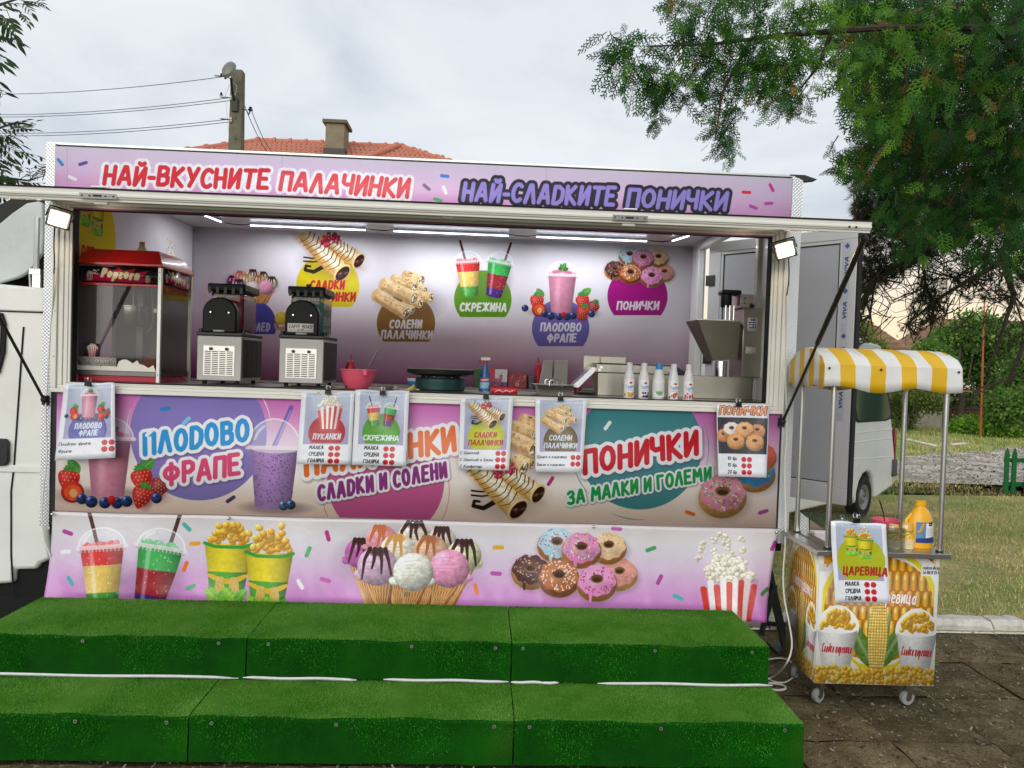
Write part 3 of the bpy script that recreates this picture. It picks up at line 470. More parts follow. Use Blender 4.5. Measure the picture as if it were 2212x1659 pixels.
def print_panel():
    c=plane_cv(.076,3.98,.797,1.432,520,0,400);c.rows(lerp_stops([(0,'cf74bb'),(.12,'d586c2'),(.35,'e4bcd8'),(.52,'f0e6e8'),(.68,'f6ebe4'),(1,'f4d6c4')]))
    c.ell(430,936,144,col='8678bc');c.ell(834,1040,126,col='cc5c94');c.ell(834,1060,137,col='cc5c94',ring=.7,al=.8);c.ell(1383,966,137,col='44898f')
    for a,b,r,col,cx,cy in ((2.9,3.5,156,'f0eef4',430,936),(-.75,-.1,158,'f0eef4',430,936),(1.15,1.5,158,'f0eef4',430,940),(-.45,.35,147,'5a9aa0',1383,966),(1.5,2.0,150,'5a9aa0',1383,972),(2.35,2.9,150,'5a9aa0',1383,966)):
        p=[(cx+r*math.cos(t),cy+r*math.sin(t)) for t in np.linspace(a,b,9)];c.line(p[:5],1.1,col,taper=(.2,1));c.line(p[4:],1.1,col,taper=(1,.2))
    frappe(c,234,1070,142);c.at(590,1096,140);shadow(c,.05,0,.5,.1)
    cup(c,.36,.27,.9,[(0,1,'b38cc8')])
    for q in range(260):
        yy=rnd(.03,.88);c.ell(rnd(-1,1)*(.27+.09*yy),-yy,rnd(.005,.012),rnd(.005,.012),'5a3a7a',al=.8)
    c.line([(0,-.95),(.24,-1.55)],.035,'7e62b4');c.line([(.0,-.92),(.235,-1.5)],.008,'b8a4dc');dome(c,.4,-.92,.45);c.ell(0,-.9,.34,.06,'e8e2ee',al=.6);c.pop();berry(c,613,1092,10,'5a78a8');berry(c,629,1090,10,'44608c')
    sh=[(.17,'504058',.05),(.14,'f0eef2')];text(c,'ПЛОDОВО',310,986,541,954,52,'2494d4',sh);text(c,'ФРАПЕ',352,1050,522,1027,50,'de4c7a',sh)
    text(c,'ПАЛАЧИНКИ',658,1031,988,975,58,'e4702e',sh);text(c,'СЛАДКИ И СОЛЕНИ'.replace('Д','D'),687,1084,968,1033,38,'8a347e',sh)
    savory(c,1135,965,92);crepe(c,1086,1054,90);text(c,'ПОНИЧКИ',1259,1027,1510,984,58,'cc1c2a',sh);text(c,'ЗА МАЛКИ И ГОЛЕМИ',1225,1092,1537,1038,33,'129a4c',sh)
    donut(c,1630,1020,46,'2c84b8','c88a44',MC,30);donut(c,1640,985,38,'d8563c','c88a44',(),0);donut(c,1560,1068,54,'e08ca4','cf9a56',('e8d84c','4c74c8','d83c48','58b070','f4f4f4'),110)
    for x,y,r,q in ((358,883,-.1,'2c7cc4'),(403,909,-.8,'7cc0e8'),(324,934,-.8,'f0f0f6'),(499,1078,-.6,'4c3c6c'),(1189,1039,-1,'b8307c'),(1312,919,-.95,'f0f0f0'),(1490,1108,.35,'e87824'),(1648,1105,-.3,'b048a8')):capsule(c,x,y,8,r,q,4)
    return c.image('panel_print')
def print_banner():
    c=plane_cv(.03,4.0,.28,.797,520,0,400);c.rows(lerp_stops([(0,'d6cecf'),(.2,'dedbe0'),(.45,'dcc6e0'),(.7,'d49cd4'),(1,'c86cc0')]))
    slush(c,282,1309,146);corncup(c,494,1292,142);corncup(c,583,1310,142);kernels(c,[(540,1149),(563,1137),(589,1145),(611,1133),(556,1159),(612,1149),(620,1165)],8)
    icecream(c,882,1244,114);donuts7(c,1241,1222,100);popbox(c,1562,1330,104,rot=.02)
    for x,y,r,q in ((152,1148,.35,'b83c9c'),(148,1189,-.1,'f0eef4'),(163,1249,.9,'48b4ac'),(407,1136,.8,'50b0b0'),(424,1172,-.05,'eca83c'),(405,1220,-1.2,'e8782c'),(418,1263,-.4,'50b478'),(669,1188,-1.2,'50b070'),(710,1155,1.3,'c02c88'),(654,1255,1,'f4f4f8'),(706,1248,.3,'c85cb4'),(1076,1180,.05,'e0b030'),(1071,1235,.1,'b848a8'),(1028,1267,1.3,'e8802c'),(1330,1140,.1,'c85cb0'),(1404,1184,-.35,'48a468'),(1422,1249,-1.1,'b040a0'),(1666,1176,-1.1,'b0389c'),(1460,1285,.4,'48b4ac'),(1642,1270,-.6,'3c8c48')):capsule(c,x,y,8,r,q,4.4)
    return c.image('banner_print')
def print_wall():
    c=plane_cv(.03,4.02,1.42,2.70,400,1.95,269);c.rows(lerp_stops([(0,'e4e2e8'),(.4,'dcd6de'),(.55,'e2d8de'),(.74,'d6bccd'),(.88,'bd8aac'),(1,'a0607f')]))
    badge(c,708,617,68,663,'d8c414');crepe(c,712,552,72);text(c,'СЛАДКИ'.replace('Д','D'),669,626,744,626,21,'c02424');text(c,'ПАЛАЧИНКИ',646,651,768,652,21,'c02424')
    badge(c,877,698,63,738,'8c6430');savory(c,880,640,70);text(c,'СОЛЕНИ',840,710,911,710,20,'e2dce0');text(c,'ПАЛАЧИНКИ',822,732,934,734,20,'e2dce0')
    badge(c,1043,646,62,685,'5c9414');slush(c,1040,640,82);text(c,'СКРЕЖИНА',992,673,1094,674,20,'e4e2e4')
    badge(c,1211,709,62,748,'6c62ac');frappe(c,1212,674,92);text(c,'ПЛОДОВО'.replace('Д','D'),1166,716,1255,717,20,'e2dce4');text(c,'ФРАПЕ',1180,740,1245,740,20,'e2dce4')
    badge(c,1377,640,65,681,'a4107c');donuts7(c,1382,580,55);text(c,'ПОНИЧКИ',1331,670,1423,670,20,'e4dce4')
    badge(c,541,702,56,722,'4848a0');icecream(c,541,628,42);text(c,'СЛАDОЛЕD',500,716,583,716,19,'b8b8d4')
    icecream(c,606,705,13);c.ell(608,688,14,col='e0c43c',shade=.2)
    return c.image('wall_print')
def print_left():
    x=.06
    def mp(px,py):
        q=P(px,py,x=x);return q[1]*400,(2.70-q[2])*400
    c=Cv(2.0*400,1.28*400,'ffffff',mp);c.rows(lerp_stops([(0,'e4e2e8'),(.4,'dcd6de'),(.55,'e2d8de'),(.74,'d6bccd'),(.88,'bd8aac'),(1,'a0607f')]))
    a=P(205,510,x=x);X,Y=a[1]*400,(2.70-a[2])*400
    c.mp=None;badge(c,X,Y,122,Y+80,'dcc81c');corncup(c,X-28,Y-20,92);corncup(c,X+30,Y-8,92);text(c,'ЦАРЕВИЦА',X-95,Y+62,X+95,Y+62,38,'c82828')
    a=P(412,640,x=x);X,Y=a[1]*400,(2.70-a[2])*400;badge(c,X-110,Y,100,Y+80,'c01c2c');popbox(c,X-120,Y-30,70,n=50);text(c,'ПУКАНКИ',X-190,Y+62,X-30,Y+62,34,'e8e0e4')
    return c.image('side_wall_print')
def dots(c,rows,x,dx,r=10.5):
    for yy,ch in rows:
        c.ell(x,yy,r,col='d02430');c.ell(x+dx,yy,r,col='cc2434');text(c,ch,x-5,yy+6,x+3,yy+6,11,'701018',wt=.06)
def poster(kind):
    c=Cv(240,340,'eceef4')
    top='c2ccdc'
    if kind!='donut':
        c.poly([(22,8),(222,8),(222,246),(22,246)],lambda u,v:(h2('b8c6d8')*(1-np.clip(v/246,0,1))[...,None]+h2('a8a2c6')*np.clip(v/246,0,1)[...,None]))
    if kind=='frappe':
        badge(c,122,210,82,246,'6468b0');frappe(c,120,150,112);text(c,'ПЛОDОВО',64,204,180,204,28,'d6e2f0');text(c,'ФРАПЕ',84,236,166,236,28,'d6e2f0')
        text(c,'Плодово фрапе',8,276,140,276,15,'181820',wt=.07);text(c,'Фрапе',8,308,64,308,15,'181820',wt=.07);dots(c,((268,'4'),(298,'4')),196,29,12.5)
    if kind=='popcorn':
        badge(c,124,190,82,240,'b4222c');popbox(c,132,150,96,n=60);text(c,'ПУКАНКИ',62,224,186,224,30,'d8dce8')
    if kind=='slush':
        badge(c,122,190,84,242,'4ca024');slush(c,118,160,92);text(c,'СКРЕЖИНА',42,228,202,228,27,'e0ecec')
    if kind=='sweet':
        badge(c,124,186,84,242,'c2c828');crepe(c,118,82,88);text(c,'СЛАDКИ',68,190,172,190,27,'b83028');text(c,'ПАЛАЧИНКИ',42,226,204,226,27,'b83028')
        for t,x,y in (('С Шоколад',94,268),('С Шоколад и банан',162,300),('С Конфитюр',110,331)):text(c,t,6,y,x,y,15,'181820',wt=.07)
        dots(c,((262,'5'),(292,'6'),(322,'5')),184,26,12)
    if kind=='savory':
        badge(c,124,200,84,242,'6c5c38');savory(c,124,98,92);text(c,'СОЛЕНИ',66,194,178,194,27,'d4dce8');text(c,'ПАЛАЧИНКИ',42,230,206,230,27,'d4dce8')
        for t,x,y in (('Шунка и кашкавал',158,276),('Бекон и кашкавал',150,312)):text(c,t,8,y,x,y,15,'181820',wt=.07)
        dots(c,((272,'8'),(302,'8')),188,26,12)
    if kind=='donut':
        text(c,'ПОНИЧКИ',10,50,228,50,42,'f0a070',[(.05,'3c2a28')]);c.poly([(4,62),(236,62),(236,232),(4,232)],'3c3a42',nz=.2)
        for x,y,r,q in ((32,144,34,'d88850'),(70,116,40,'f0e8e0'),(190,120,36,'d0844c'),(132,116,42,'eca860'),(90,170,42,'e09a54'),(180,174,42,'d8944c')):donut(c,x,y,r,q,'e0a468',('f8ecd8',),16)
        for t,y in (('10 бр.',262),('15 бр.',293),('20 бр.',325)):text(c,t,48,y,96,y,17,'181820',wt=.08)
        dots(c,((258,'5'),(288,'8'),(318,'11')),128,27,12)
    if kind=='corn':
        badge(c,126,160,104,242,'b0b820');corncup(c,92,140,94);corncup(c,150,152,94);kernels(c,[(140,40),(150,22),(162,34),(130,28),(170,50)],5);text(c,'ЦАРЕВИЦА',44,226,236,226,40,'a8301c')
    if kind in('popcorn','slush','corn'):
        for t,x,y in (('МАЛКА',114,270),('СРЕDНА'.replace('D','Д'),118,300),('ГОЛЯМА',120,331)):text(c,t,50 if t[0]!='Г' else 48,y,x,y,19,'181820',wt=.09)
        dots(c,((264,'3'),(294,'4'),(324,'5')),148,28,12)
    for q in range(5):                     # creases of the plastic sleeve
        x=rnd(20,220);c.line([(x,2),(x+rnd(-30,30),rnd(30,110))],1.2,'ffffff',al=.25,soft=3)
    return c.image('price_sheet_print_'+kind)
def cornbg(c,x0,y0,x1,y1,s=1.):
    c.poly([(x0,y0),(x1,y0),(x1,y1),(x0,y1)],'b87418')
    j=0;y=y0-6
    while y<y1+20:
        hh=(34+6*math.sin(j*1.7))*s;x=x0-10+(j%2)*9*s
        while x<x1+12:
            c.poly([(x,y),(x+17*s,y),(x+17*s,y+hh),(x,y+hh)],mixc('f0a824','f8c244',RS.rand()),smooth=3,cyl=.42,grow=.4);c.ell(x+6*s,y+hh*.3,3*s,6*s,'ffe8a0',al=.7,soft=2);x+=19*s
        y+=hh+2.5;j+=1
def print_cart(side=False):
    c=Cv(400,400,'f2f0ea');cornbg(c,0,0,400,400,1.45)
    c.ell(205,165,222,186,col='f2f0ea',ring=22);c.ell(205,165,192,186,col='ecd81c',ring=8)
    for x0,x1 in ((0,14),(388,400)):c.poly([(x0,0),(x1,0),(x1,400),(x0,400)],'f2f0ea')
    c.poly([(14,0),(60,0),(14,50)],'e89c20',nz=.3);c.poly([(0,300),(90,300),(150,352),(205,366),(262,352),(320,300),(400,300),(400,400),(0,400)],'f2f0ea')
    c.line([(95,300),(140,338),(205,352),(268,338),(312,300)],5,'ecd81c')
    for l,r,w in ((-2.12,1,.36),(-1.02,1,.36),(-1.75,.9,.2),(-1.36,.95,.2)):leaf(c,203,362,205*r,l,'5c8238',w*.42)
    cob(c,205,352,215,0,.155)
    text(c,'Сладка царевица',72,140,326,148,46,'f4f0e4',[(.04,'b84818')],wt=.06)
    for x,y in ((68,358),(335,362)):
        c.at(x,y,148);c.poly([(-.47,-.9),(-.42,-1.1),(-.2,-1.3),(0,-1.36),(.2,-1.3),(.42,-1.1),(.47,-.9),(.44,-.8),(-.44,-.8)],'f4f4f2',smooth=1,grow=.03);cup(c,.46,.31,.86,[(0,1,'eeeeec')]);c.ell(0,-.87,.46,.10,'f4f4f2')
        kernels(c,[(rnd(-1,1)*.39*(1-.6*t*t),-.9-.36*t) for t in np.linspace(0,1,70)],.058);c.pop();text(c,'Сладка царевица',x-50,y-56,x+50,y-52,30,'c02838',wt=.05)
    for q in range(330):
        x=rnd(0,400);kernels(c,[(x,400-abs(rnd(0,50))-6*math.sin(x/40))],8)
    if not side:
        c.poly([(342,22),(400,22),(400,56),(342,56)],'f0f0ee',grow=1);text(c,'royalcorn.alle.bg',345,36,399,36,11,'202028',wt=.06);text(c,'Tel: 088 89 124 8',345,51,399,51,11,'202028',wt=.06)
    return c.image('cart_print_side' if side else 'cart_print')
def print_pop(w=300,h=70,side=False):
    c=Cv(w,h,'141416');k=w/300
    c.poly([(10*k,h-8),(60*k,h-26),(45*k,h*.55),(90*k,h*.4),(110*k,3),(128*k,20),(150*k,0),(170*k,18),(215*k,4),(205*k,26),(265*k,12),(240*k,h*.6),(285*k,h-12),(230*k,h-4)],'c4124c');c.poly([(110*k,3),(128*k,20),(150*k,0),(170*k,18),(215*k,4),(190*k,40),(120*k,40)],'b01c2c')
    text(c,'Popcorn',82*k,h-24,228*k,h-14,44,'f0e8b4',wt=.13,jit=.12)
    popbox(c,42*k,h-14,26,n=22,fly=0);popbox(c,262*k,h-10,20,n=18,fly=0)
    for q in range(9):popc(c,rnd(50,75)*k,rnd(8,34),4)
    return c.image('popcorn_header_print'+('_side' if side else ''))
def print_decal():
    c=Cv(320,110,'3a3434');return c
def label_cv(kind):
    if kind=='slush':
        c=Cv(160,60,'ecebe6');text(c,'CAFFE BOASI',8,34,152,34,24,'4a3a34',wt=.07);text(c,'Dal 1930',60,50,100,50,10,'4a3a34',wt=.07)
    if kind=='stok':
        c=Cv(90,120,'e6e6e2');text(c,'stok',22,30,70,30,26,'24247c',wt=.08)
        for a in ((14,40,76,48),(14,58,50,66),(14,40,22,66),(50,58,58,92),(14,86,58,94),(66,58,76,66),(66,58,72,94),(66,86,78,94)):c.poly([(a[0],a[1]),(a[2],a[1]),(a[2],a[3]),(a[0],a[3])],'24247c')
        c.line([(16,105),(74,105)],1.5,'24247c')
    if kind=='plate':
        c=Cv(90,60,'d4d2cc')
        for q in range(6):c.line([(12,10+q*8),(rnd(60,78),10+q*8)],1,'505050',al=.7)
    if kind.startswith('top'):
        k=kind[3];c=Cv(120,150,'f2f0f0');col={'o':'e89a1c','b':'4c2848','s':'c81c24','r':'c01c44'}[k]
        for q in range(16):
            x,y=rnd(0,120),rnd(108,150)
            (berry(c,x,y,11,mixc(col,'301040',RS.rand()*.4)) if k=='b' else strawb(c,x,y,10,rnd(0,3)) if k=='s' else raspb(c,x,y,12) if k=='r' else donut(c,x,y,12,'f0b43c','e89a1c'))
        c.ell(70,28,16,8,'b02020');text(c,'Topping',18,80,110,68,34,'2c6cb4',wt=.045);c.line([(30,92),(100,88)],1.5,'808090')
    if kind=='soap':
        c=Cv(120,150,'eef0ee');c.ell(60,90,38,52,'cfdfe4');c.ell(60,90,34,48,'5c9cc0',nz=.3);c.ell(60,60,26,20,'e4ece8',nz=.4);c.ell(60,118,28,18,'6ca868',nz=.4)
        c.line([(30,14),(60,4),(92,16),(96,40)],2,'d0d6d4')
    if kind=='oil':
        c=Cv(120,160,'5c8cb4');c.poly([(50,8),(112,8),(112,120),(50,130)],'eceae6');c.poly([(66,0),(92,0),(92,28),(66,28)],'14182c');text(c,'Chef',70,20,88,20,10,'e8e8e8',wt=.07);strawb(c,20,30,1) if 0 else None
        for q in range(4):c.ell(14+rnd(0,24),20+q*18,9,col='e8a818',shade=.3)
        for q in range(7):c.line([(56,50+q*9),(rnd(85,106),50+q*9)],1,'606880',al=.7)
        c.poly([(0,128),(120,112),(120,160),(0,160)],'28407c')
    if kind=='cup':
        c=Cv(120,90,'e8a83c')
        for q in range(70):kernels(c,[(rnd(0,120),rnd(50,90))],6)
        text(c,'Царевица',8,52,112,50,18,'4c9434',wt=.08);c.poly([(30,6),(52,6),(52,30),(30,30)],'f2ead0');c.poly([(90,6),(106,6),(106,30),(90,30)],'f2ead0')
    if kind=='clean':
        c=Cv(80,100,'2878b8');c.poly([(6,10),(74,10),(74,38),(6,38)],'d83c3c');c.line([(16,24),(62,22)],5,'f0f0f0',soft=2);c.poly([(6,42),(74,42),(60,90),(6,90)],'a0d0e8',nz=.3)
    if kind=='drinkbox':
        c=Cv(150,110,'c8222c');c.poly([(76,0),(150,0),(150,74),(76,74)],'e0dcd8');c.poly([(76,74),(150,74),(150,110),(76,110)],'5a58a4');c.at(38,80,46);cup(c,.3,.22,.9,[(0,1,'e8e4e0')]);c.line([(0,-.9),(.2,-1.4)],.03,'c84c68');c.pop();c.at(112,64,36);cup(c,.3,.22,.9,[(0,1,'d85c90')]);c.line([(0,-.9),(.2,-1.4)],.03,'6c3c48');c.pop()
    if kind=='redbox':
        c=Cv(150,110,'981c20',);c.ell(75,78,14,col='e4dcd4');c.ell(75,78,7,col='38201c')
        for q in range(16):c.poly([(x:=rnd(0,140),y:=rnd(5,60)),(x+14,y+3),(x+10,y+20),(x-3,y+14)],mixc('b43c2c','e0a878',RS.rand()),al=.7)
    if kind=='chips':
        c=Cv(180,40,'c41c28');c.line([(30,30),(55,18),(80,30),(105,20),(130,28),(150,20)],4,'f0d8d4',al=.8,soft=2)
    if kind=='viva':
        c=Cv(40,600,'aeb0b4')
        for q in range(4):
            y=40+150*q;c.poly([(4,y-24),(20,y-34),(36,y-24),(20,y-14)],'2c3c78',al=.8);c.at(30,y+70,1,-math.pi/2);text(c,'VIVA',0,0,58,0,22,'24346c',wt=.1);c.pop()
            for z in (6,14,22):c.line([(z,y+84),(z,y+112)],1.2,'8890a8')
    return c.image('label_print_'+kind)
def print_popdecal():
    pass
# ------------------------------------------------------------------ shared materials
white=M('white_lacquer','e6e5df',.35,var=.03,dirt=.12,dcol='a8a08c',ds=5);cream=M('cream_profile','ebe9df',.32,var=.015,dirt=.05,dcol='9a9484',ds=7)
alu=M('brushed_aluminium','c4c4c0',.32,1,var=.08,vs=30,stretch=(1,1,8));steel=M('stainless_steel','b9b6ae',.3,1,var=.12,vs=9,bump=.05,bs=12);chrome=M('polished_chrome','d8d8d8',.12,1,var=.02)
black=M('black_plastic','161618',.45,var=.1,coat=.1);rubber=M('black_rubber','121212',.8,var=.1);dark=M('dark_metal','2e2e2c',.5,.4);cavity=M('under_truck_paint','0c0c0c',.9)
def diamond():
    m=M('embossed_aluminium','cfd2d2',.38,.75,var=.05);t=m.node_tree;n=t.nodes;l=t.links;x=n.new('ShaderNodeTexCoord');mp=n.new('ShaderNodeMapping');mp.inputs['Rotation'].default_value=(0,R_(45),0);mp.inputs['Scale'].default_value=(75,75,75)
    v=n.new('ShaderNodeTexVoronoi');v.inputs['Randomness'].default_value=0;v.inputs['Scale'].default_value=1;b=n.new('ShaderNodeBump');b.inputs['Strength'].default_value=.8;b.inputs['Distance'].default_value=.006
    l.new(x.outputs['Object'],mp.inputs[0]);l.new(mp.outputs[0],v.inputs['Vector']);l.new(v.outputs[0],b.inputs['Height']);l.new(b.outputs[0],n['Principled BSDF'].inputs['Normal']);return m
emb=diamond()
wallw=M('white_wall_panel','dededc',.3,var=.03,coat=.2);floorm=M('interior_floor','55504a',.7)
# ------------------------------------------------------------------ food truck
LX=4.05;DY=1.98
truck=thing('food_truck','white box food truck with pink dessert signs and its serving hatch raised','food truck')
b=MB();b.box(.0,.02,2.45,LX,.06,2.735);b.box(0,.02,.73,.14,.06,2.45);b.box(3.925,.02,.73,LX,.06,2.45);b.box(.14,.02,.73,3.925,.06,1.44)      # front shell round the window
b.box(0,.06,2.69,LX,DY+.06,2.74);b.box(0,.06,.715,.03,DY,2.69);b.box(0,DY,.715,LX,DY+.06,2.69);b.box(0,.06,.68,LX,DY,.72)
b.box(4.02,.06,.72,LX,.40,2.69);b.box(4.02,1.76,.72,LX,DY,2.69);b.box(4.02,.40,2.60,LX,1.76,2.69)
b.build('body',white,truck,bevel=.004)
MB().box(.035,.062,.722,4.015,DY-.002,.73).build('floor',floorm,truck)
for x0,x1 in ((0,.046),(3.993,4.052)):
    b=MB();b.box(x0-.002,-.008,.712,x1,.018,2.74);b.build('corner_trim',emb,truck)
b=MB();b.box(-.004,.0,2.736,LX+.004,DY+.07,2.746);b.build('roof',alu,truck)
MB().prism([(3.98,2.746),(4.06,2.746),(4.13,2.725),(4.06,2.715)],-.01,.05).build('roof_corner',dark,truck)
rect('sign_panel',.045,2.40,3.993,2.724,-.006,MP('sign_vinyl',print_sign(),.4,.1),truck,solid=.004,label='pink sign panel with red and purple lettering')
rect('counter_panel',.076,.797,3.98,1.432,-.004,MP('panel_vinyl',print_panel(),.4,.12),truck,solid=.004,label='printed panel with frappe, pancake and donut artwork')
MB().box(.046,-.001,.73,.0755,.019,1.43).build('black_edge',black,truck);MB().box(3.9805,-.001,.73,3.9925,.019,1.43).build('black_edge',black,truck)
# window frame: stepped profiles
def ring(b,x0,z0,x1,z1,w,wb,y0,y1,m=0):
    b.box(x0,y0,z0,x1,y1,z0+wb,m);b.box(x0,y0,z1-w,x1,y1,z1,m);b.box(x0,y0,z0+wb,x0+w,y1,z1-w,m);b.box(x1-w,y0,z0+wb,x1,y1,z1-w,m)
b=MB();ring(b,.049,1.430,3.99,2.50,.03,.022,-.028,.018);ring(b,.0795,1.4525,3.9595,2.4695,.026,.016,-.018,.018);ring(b,.106,1.469,3.933,2.443,.022,.009,-.012,.06);ring(b,.1285,1.4785,3.9105,2.4205,.014,.006,-.009,.05)
b.build('window_frame',cream,truck,bevel=.003)
b=MB();ring(b,.143,1.485,3.896,2.406,.006,.005,-.004,.045);b.build('window_gasket',rubber,truck)
for z in (1.62,1.86,2.08,2.3):MB().cyl((.066,-.034,z),.004,.008,8,axis='y').build('rivet',alu,truck)
# interior shell
b=MB();b.box(.032,.062,2.655,4.018,DY-.002,2.688);b.build('ceiling',wallw,truck)
wm_=MP('wall_vinyl',print_wall(),.5,.0,spec=.25);rect('back_wall_print',.03,1.42,4.02,2.70,1.95,wm_,truck,label='printed back wall with round menu badges',solid=.004)
MB().box(.032,1.953,.73,4.018,1.978,2.655).build('back_wall',wallw,truck)
sheet('side_wall_print',lambda u,v:(.034,.063+1.88*u,1.42+1.23*v),1,1,MP('side_vinyl',print_left(),.8,.0,spec=.1),truck,uvr=(.03,0,.97,.96))
MB().box(3.995,.062,.73,4.018,.42,2.655).box(3.995,1.74,.73,4.018,1.95,2.655).box(3.975,1.69,.73,4.018,1.738,2.62).box(3.975,.422,.73,4.018,.47,2.62).box(3.975,.472,2.59,4.018,1.688,2.64).build('side_wall',wallw,truck,bevel=.003)
ctop=M('counter_steel','8f8c86',.35,.9,var=.1);MB().box(.036,.065,1.462,3.99,.62,1.49).build('front_counter',ctop,truck,bevel=.003)
MB().box(.036,.09,.732,3.99,.60,1.46).build('front_cabinet',wallw,truck)
marble=M('back_counter_laminate','6f6a62',.3,var=.35,vs=9);MB().box(.036,1.40,1.40,3.99,1.945,1.47).build('back_counter',marble,truck,bevel=.003);MB().box(.036,1.43,.732,3.99,1.94,1.398).build('back_cabinet',wallw,truck)
# LED strips
ledm=M('led_white','eef2ff',.3,emit=5,var=0);ledh=M('led_housing','d8dce4',.3,var=0)
def led(a,c,n):
    a=Vector(a);c=Vector(c);b=MB();b.tube([a,c],.011,8);o=b.build('led_strip',ledh,truck);b=MB()
    for i in range(n):
        for s in(-.006,.006):
            p=a.lerp(c,(i+.5)/n);b.box(p.x-.005,p.y+s-.003,p.z-.0145,p.x+.005,p.y+s+.003,p.z-.0105)
    q=b.build('diodes',ledm,o);q['kind']='stuff'
    ld=bpy.data.lights.new('led_light','AREA');ld.shape='RECTANGLE';ld.size=(c-a).length;ld.size_y=.02;ld.energy=4.3*(c-a).length;ld.color=(.93,.96,1);lo=bpy.data.objects.new('led_light',ld);COL.objects.link(lo);m=(a+c)/2;lo.location=(m.x,m.y,m.z-.02);lo.rotation_euler=(0,0,math.atan2(c.y-a.y,c.x-a.x));lo.parent=o
for a,c in ((.56,1.42),(1.63,2.50),(2.71,3.56)):led((a,1.665,2.645),(c,1.665,2.645),64)
led((.34,1.30,2.645),(.38,1.56,2.645),16);led((3.80,1.36,2.645),(3.74,1.60,2.645),16)
for x in (1.525,2.605,3.65,.47):
    b=MB();b.tube([(x-.1,1.665,2.646),(x-.04,1.655,2.635),(x+.04,1.655,2.632),(x+.1,1.665,2.646)],.0025,6);b.tube([(x-.1,1.665,2.646),(x-.04,1.675,2.64),(x+.04,1.68,2.64),(x+.1,1.665,2.646)],.0025,6);b.build('led_wire',M('brown_wire','3a2420',.5),truck)
# hatch: a slab hinged over the window, leaning out and a little down
def hp(x,t,o):      # t 0 hinge .. 1 front, o offset along the slab's normal
    y0,z0,y1,z1=-.03,2.432,-.905,2.272;l=math.hypot(y1-y0,z1-z0);return (x,y0+(y1-y0)*t+o*(z1-z0)/l*-1*-1,z0+(z1-z0)*t+o*abs(y1-y0)/l)
def slab(b,x0,x1,t0,t1,o0,o1,m=0):b.hexa([hp(x0,t1,o0),hp(x1,t1,o0),hp(x1,t0,o0),hp(x0,t0,o0),hp(x0,t1,o1),hp(x1,t1,o1),hp(x1,t0,o1),hp(x0,t0,o1)],m)
hatch=MB();slab(hatch,.04,3.955,.02,.985,.012,.034);hatch=hatch.build('hatch',M('hatch_panel','e8e6e4',.25,var=.03,coat=.3),truck,bevel=.002)
b=MB();slab(b,.01,3.975,.955,.985,.0,.04);slab(b,.01,.06,.0,.955,.0,.04);slab(b,3.925,3.975,.0,.955,.0,.04);slab(b,.06,3.925,.0,.04,.0,.03);slab(b,.005,3.98,.985,1.0,.010,.047);slab(b,.005,3.98,.985,.994,-.002,.0098);slab(b,.005,3.98,1.0,1.006,.018,.030)
slab(b,.005,3.98,.93,.9548,.004,.02);b.build('hatch_frame',cream,hatch,bevel=.0025)
b=MB();slab(b,.003,3.982,.88,1.004,.0475,.0535);slab(b,.062,3.923,.90,.929,.003,.009);b.build('rubber_seal',rubber,hatch)
for x in (.72,2.93):
    b=MB();slab(b,x-.075,x+.075,1.006,1.009,.010,.032);b.build('latch_plate',alu,hatch);b=MB()
    slab(b,x-.02,x+.015,1.009,1.0105,.018,.026);b.build('latch_slot',dark,hatch);b=MB()
    for dx in (-.065,-.034,.03,.062):p=hp(x+dx,1.009,.021);MB().cyl((p[0],p[1]-.003,p[2]),.0035,.004,8,axis='y').build('latch_screw',dark,hatch)
    b=MB()
    slab(b,x-.03,x+.03,.99,1.003,.0535,.062);b.build('latch_handle',white,hatch,bevel=.004);b=MB();slab(b,x-.028,x+.028,.965,.99,-.014,-.002);b.build('latch_handle',white,hatch,bevel=.004)
b=MB();slab(b,2.12,2.16,.3,.93,-.004,.008);b.build('hatch_rib',alu,hatch)
for dx in (3.88,3.91,.03):p=hp(dx,1.006,.022);MB().cyl((p[0],p[1]-.003,p[2]),.005,.004,8,axis='y').build('frame_screw',dark,hatch)
for x,s in ((.022,-1),(3.985,1)):
    a=Vector((x,-.84,2.26));c=Vector((x-.003*s,-.035,1.39));o=MB().tube([a,a.lerp(c,.52)],.013,10).tube([a.lerp(c,.5),c],.0075,8).build('gas_strut',M('strut_black','3a3a36',.35,.6),truck)
    MB().sph(a,.018).build('strut_joint',dark,o);MB().sph(c,.017).build('strut_joint',dark,o);MB().box(c.x-.015,-.03,c.z-.03,c.x+.015,.0,c.z+.02).build('strut_bracket',dark,o)
# hinged rear door, swung out
hx,hy,fx,fy=4.075,1.69,4.80,.82;dl=math.hypot(fx-hx,fy-hy);ux,uy=(fx-hx)/dl,(fy-hy)/dl;nx,ny=uy,-ux   # normal towards the camera side
if ny>0:nx,ny=-nx,-ny
def dslab(b,u0,u1,z0,z1,o0,o1,m=0):
    f=lambda u,o,z:(hx+ux*u*dl+nx*o,hy+uy*u*dl+ny*o,z);b.hexa([f(u0,o1,z0),f(u1,o1,z0),f(u1,o0,z0),f(u0,o0,z0),f(u0,o1,z1),f(u1,o1,z1),f(u1,o0,z1),f(u0,o0,z1)],m)
b=MB();dslab(b,0,1,.80,2.63,-.02,.02);door=b.build('rear_door',M('door_panel','a2a3a6',.35,var=.03),truck,bevel=.003)
b=MB();W_=.075
for u0,u1,z0,z1 in ((.0,1.0,.79,.79+W_*1.5),(.0,1.0,2.64-W_,2.64),(.0,.09,.9026,2.5648),(.915,1.0,.9026,2.5648)):dslab(b,u0,u1,z0,z1,.0205,.034)
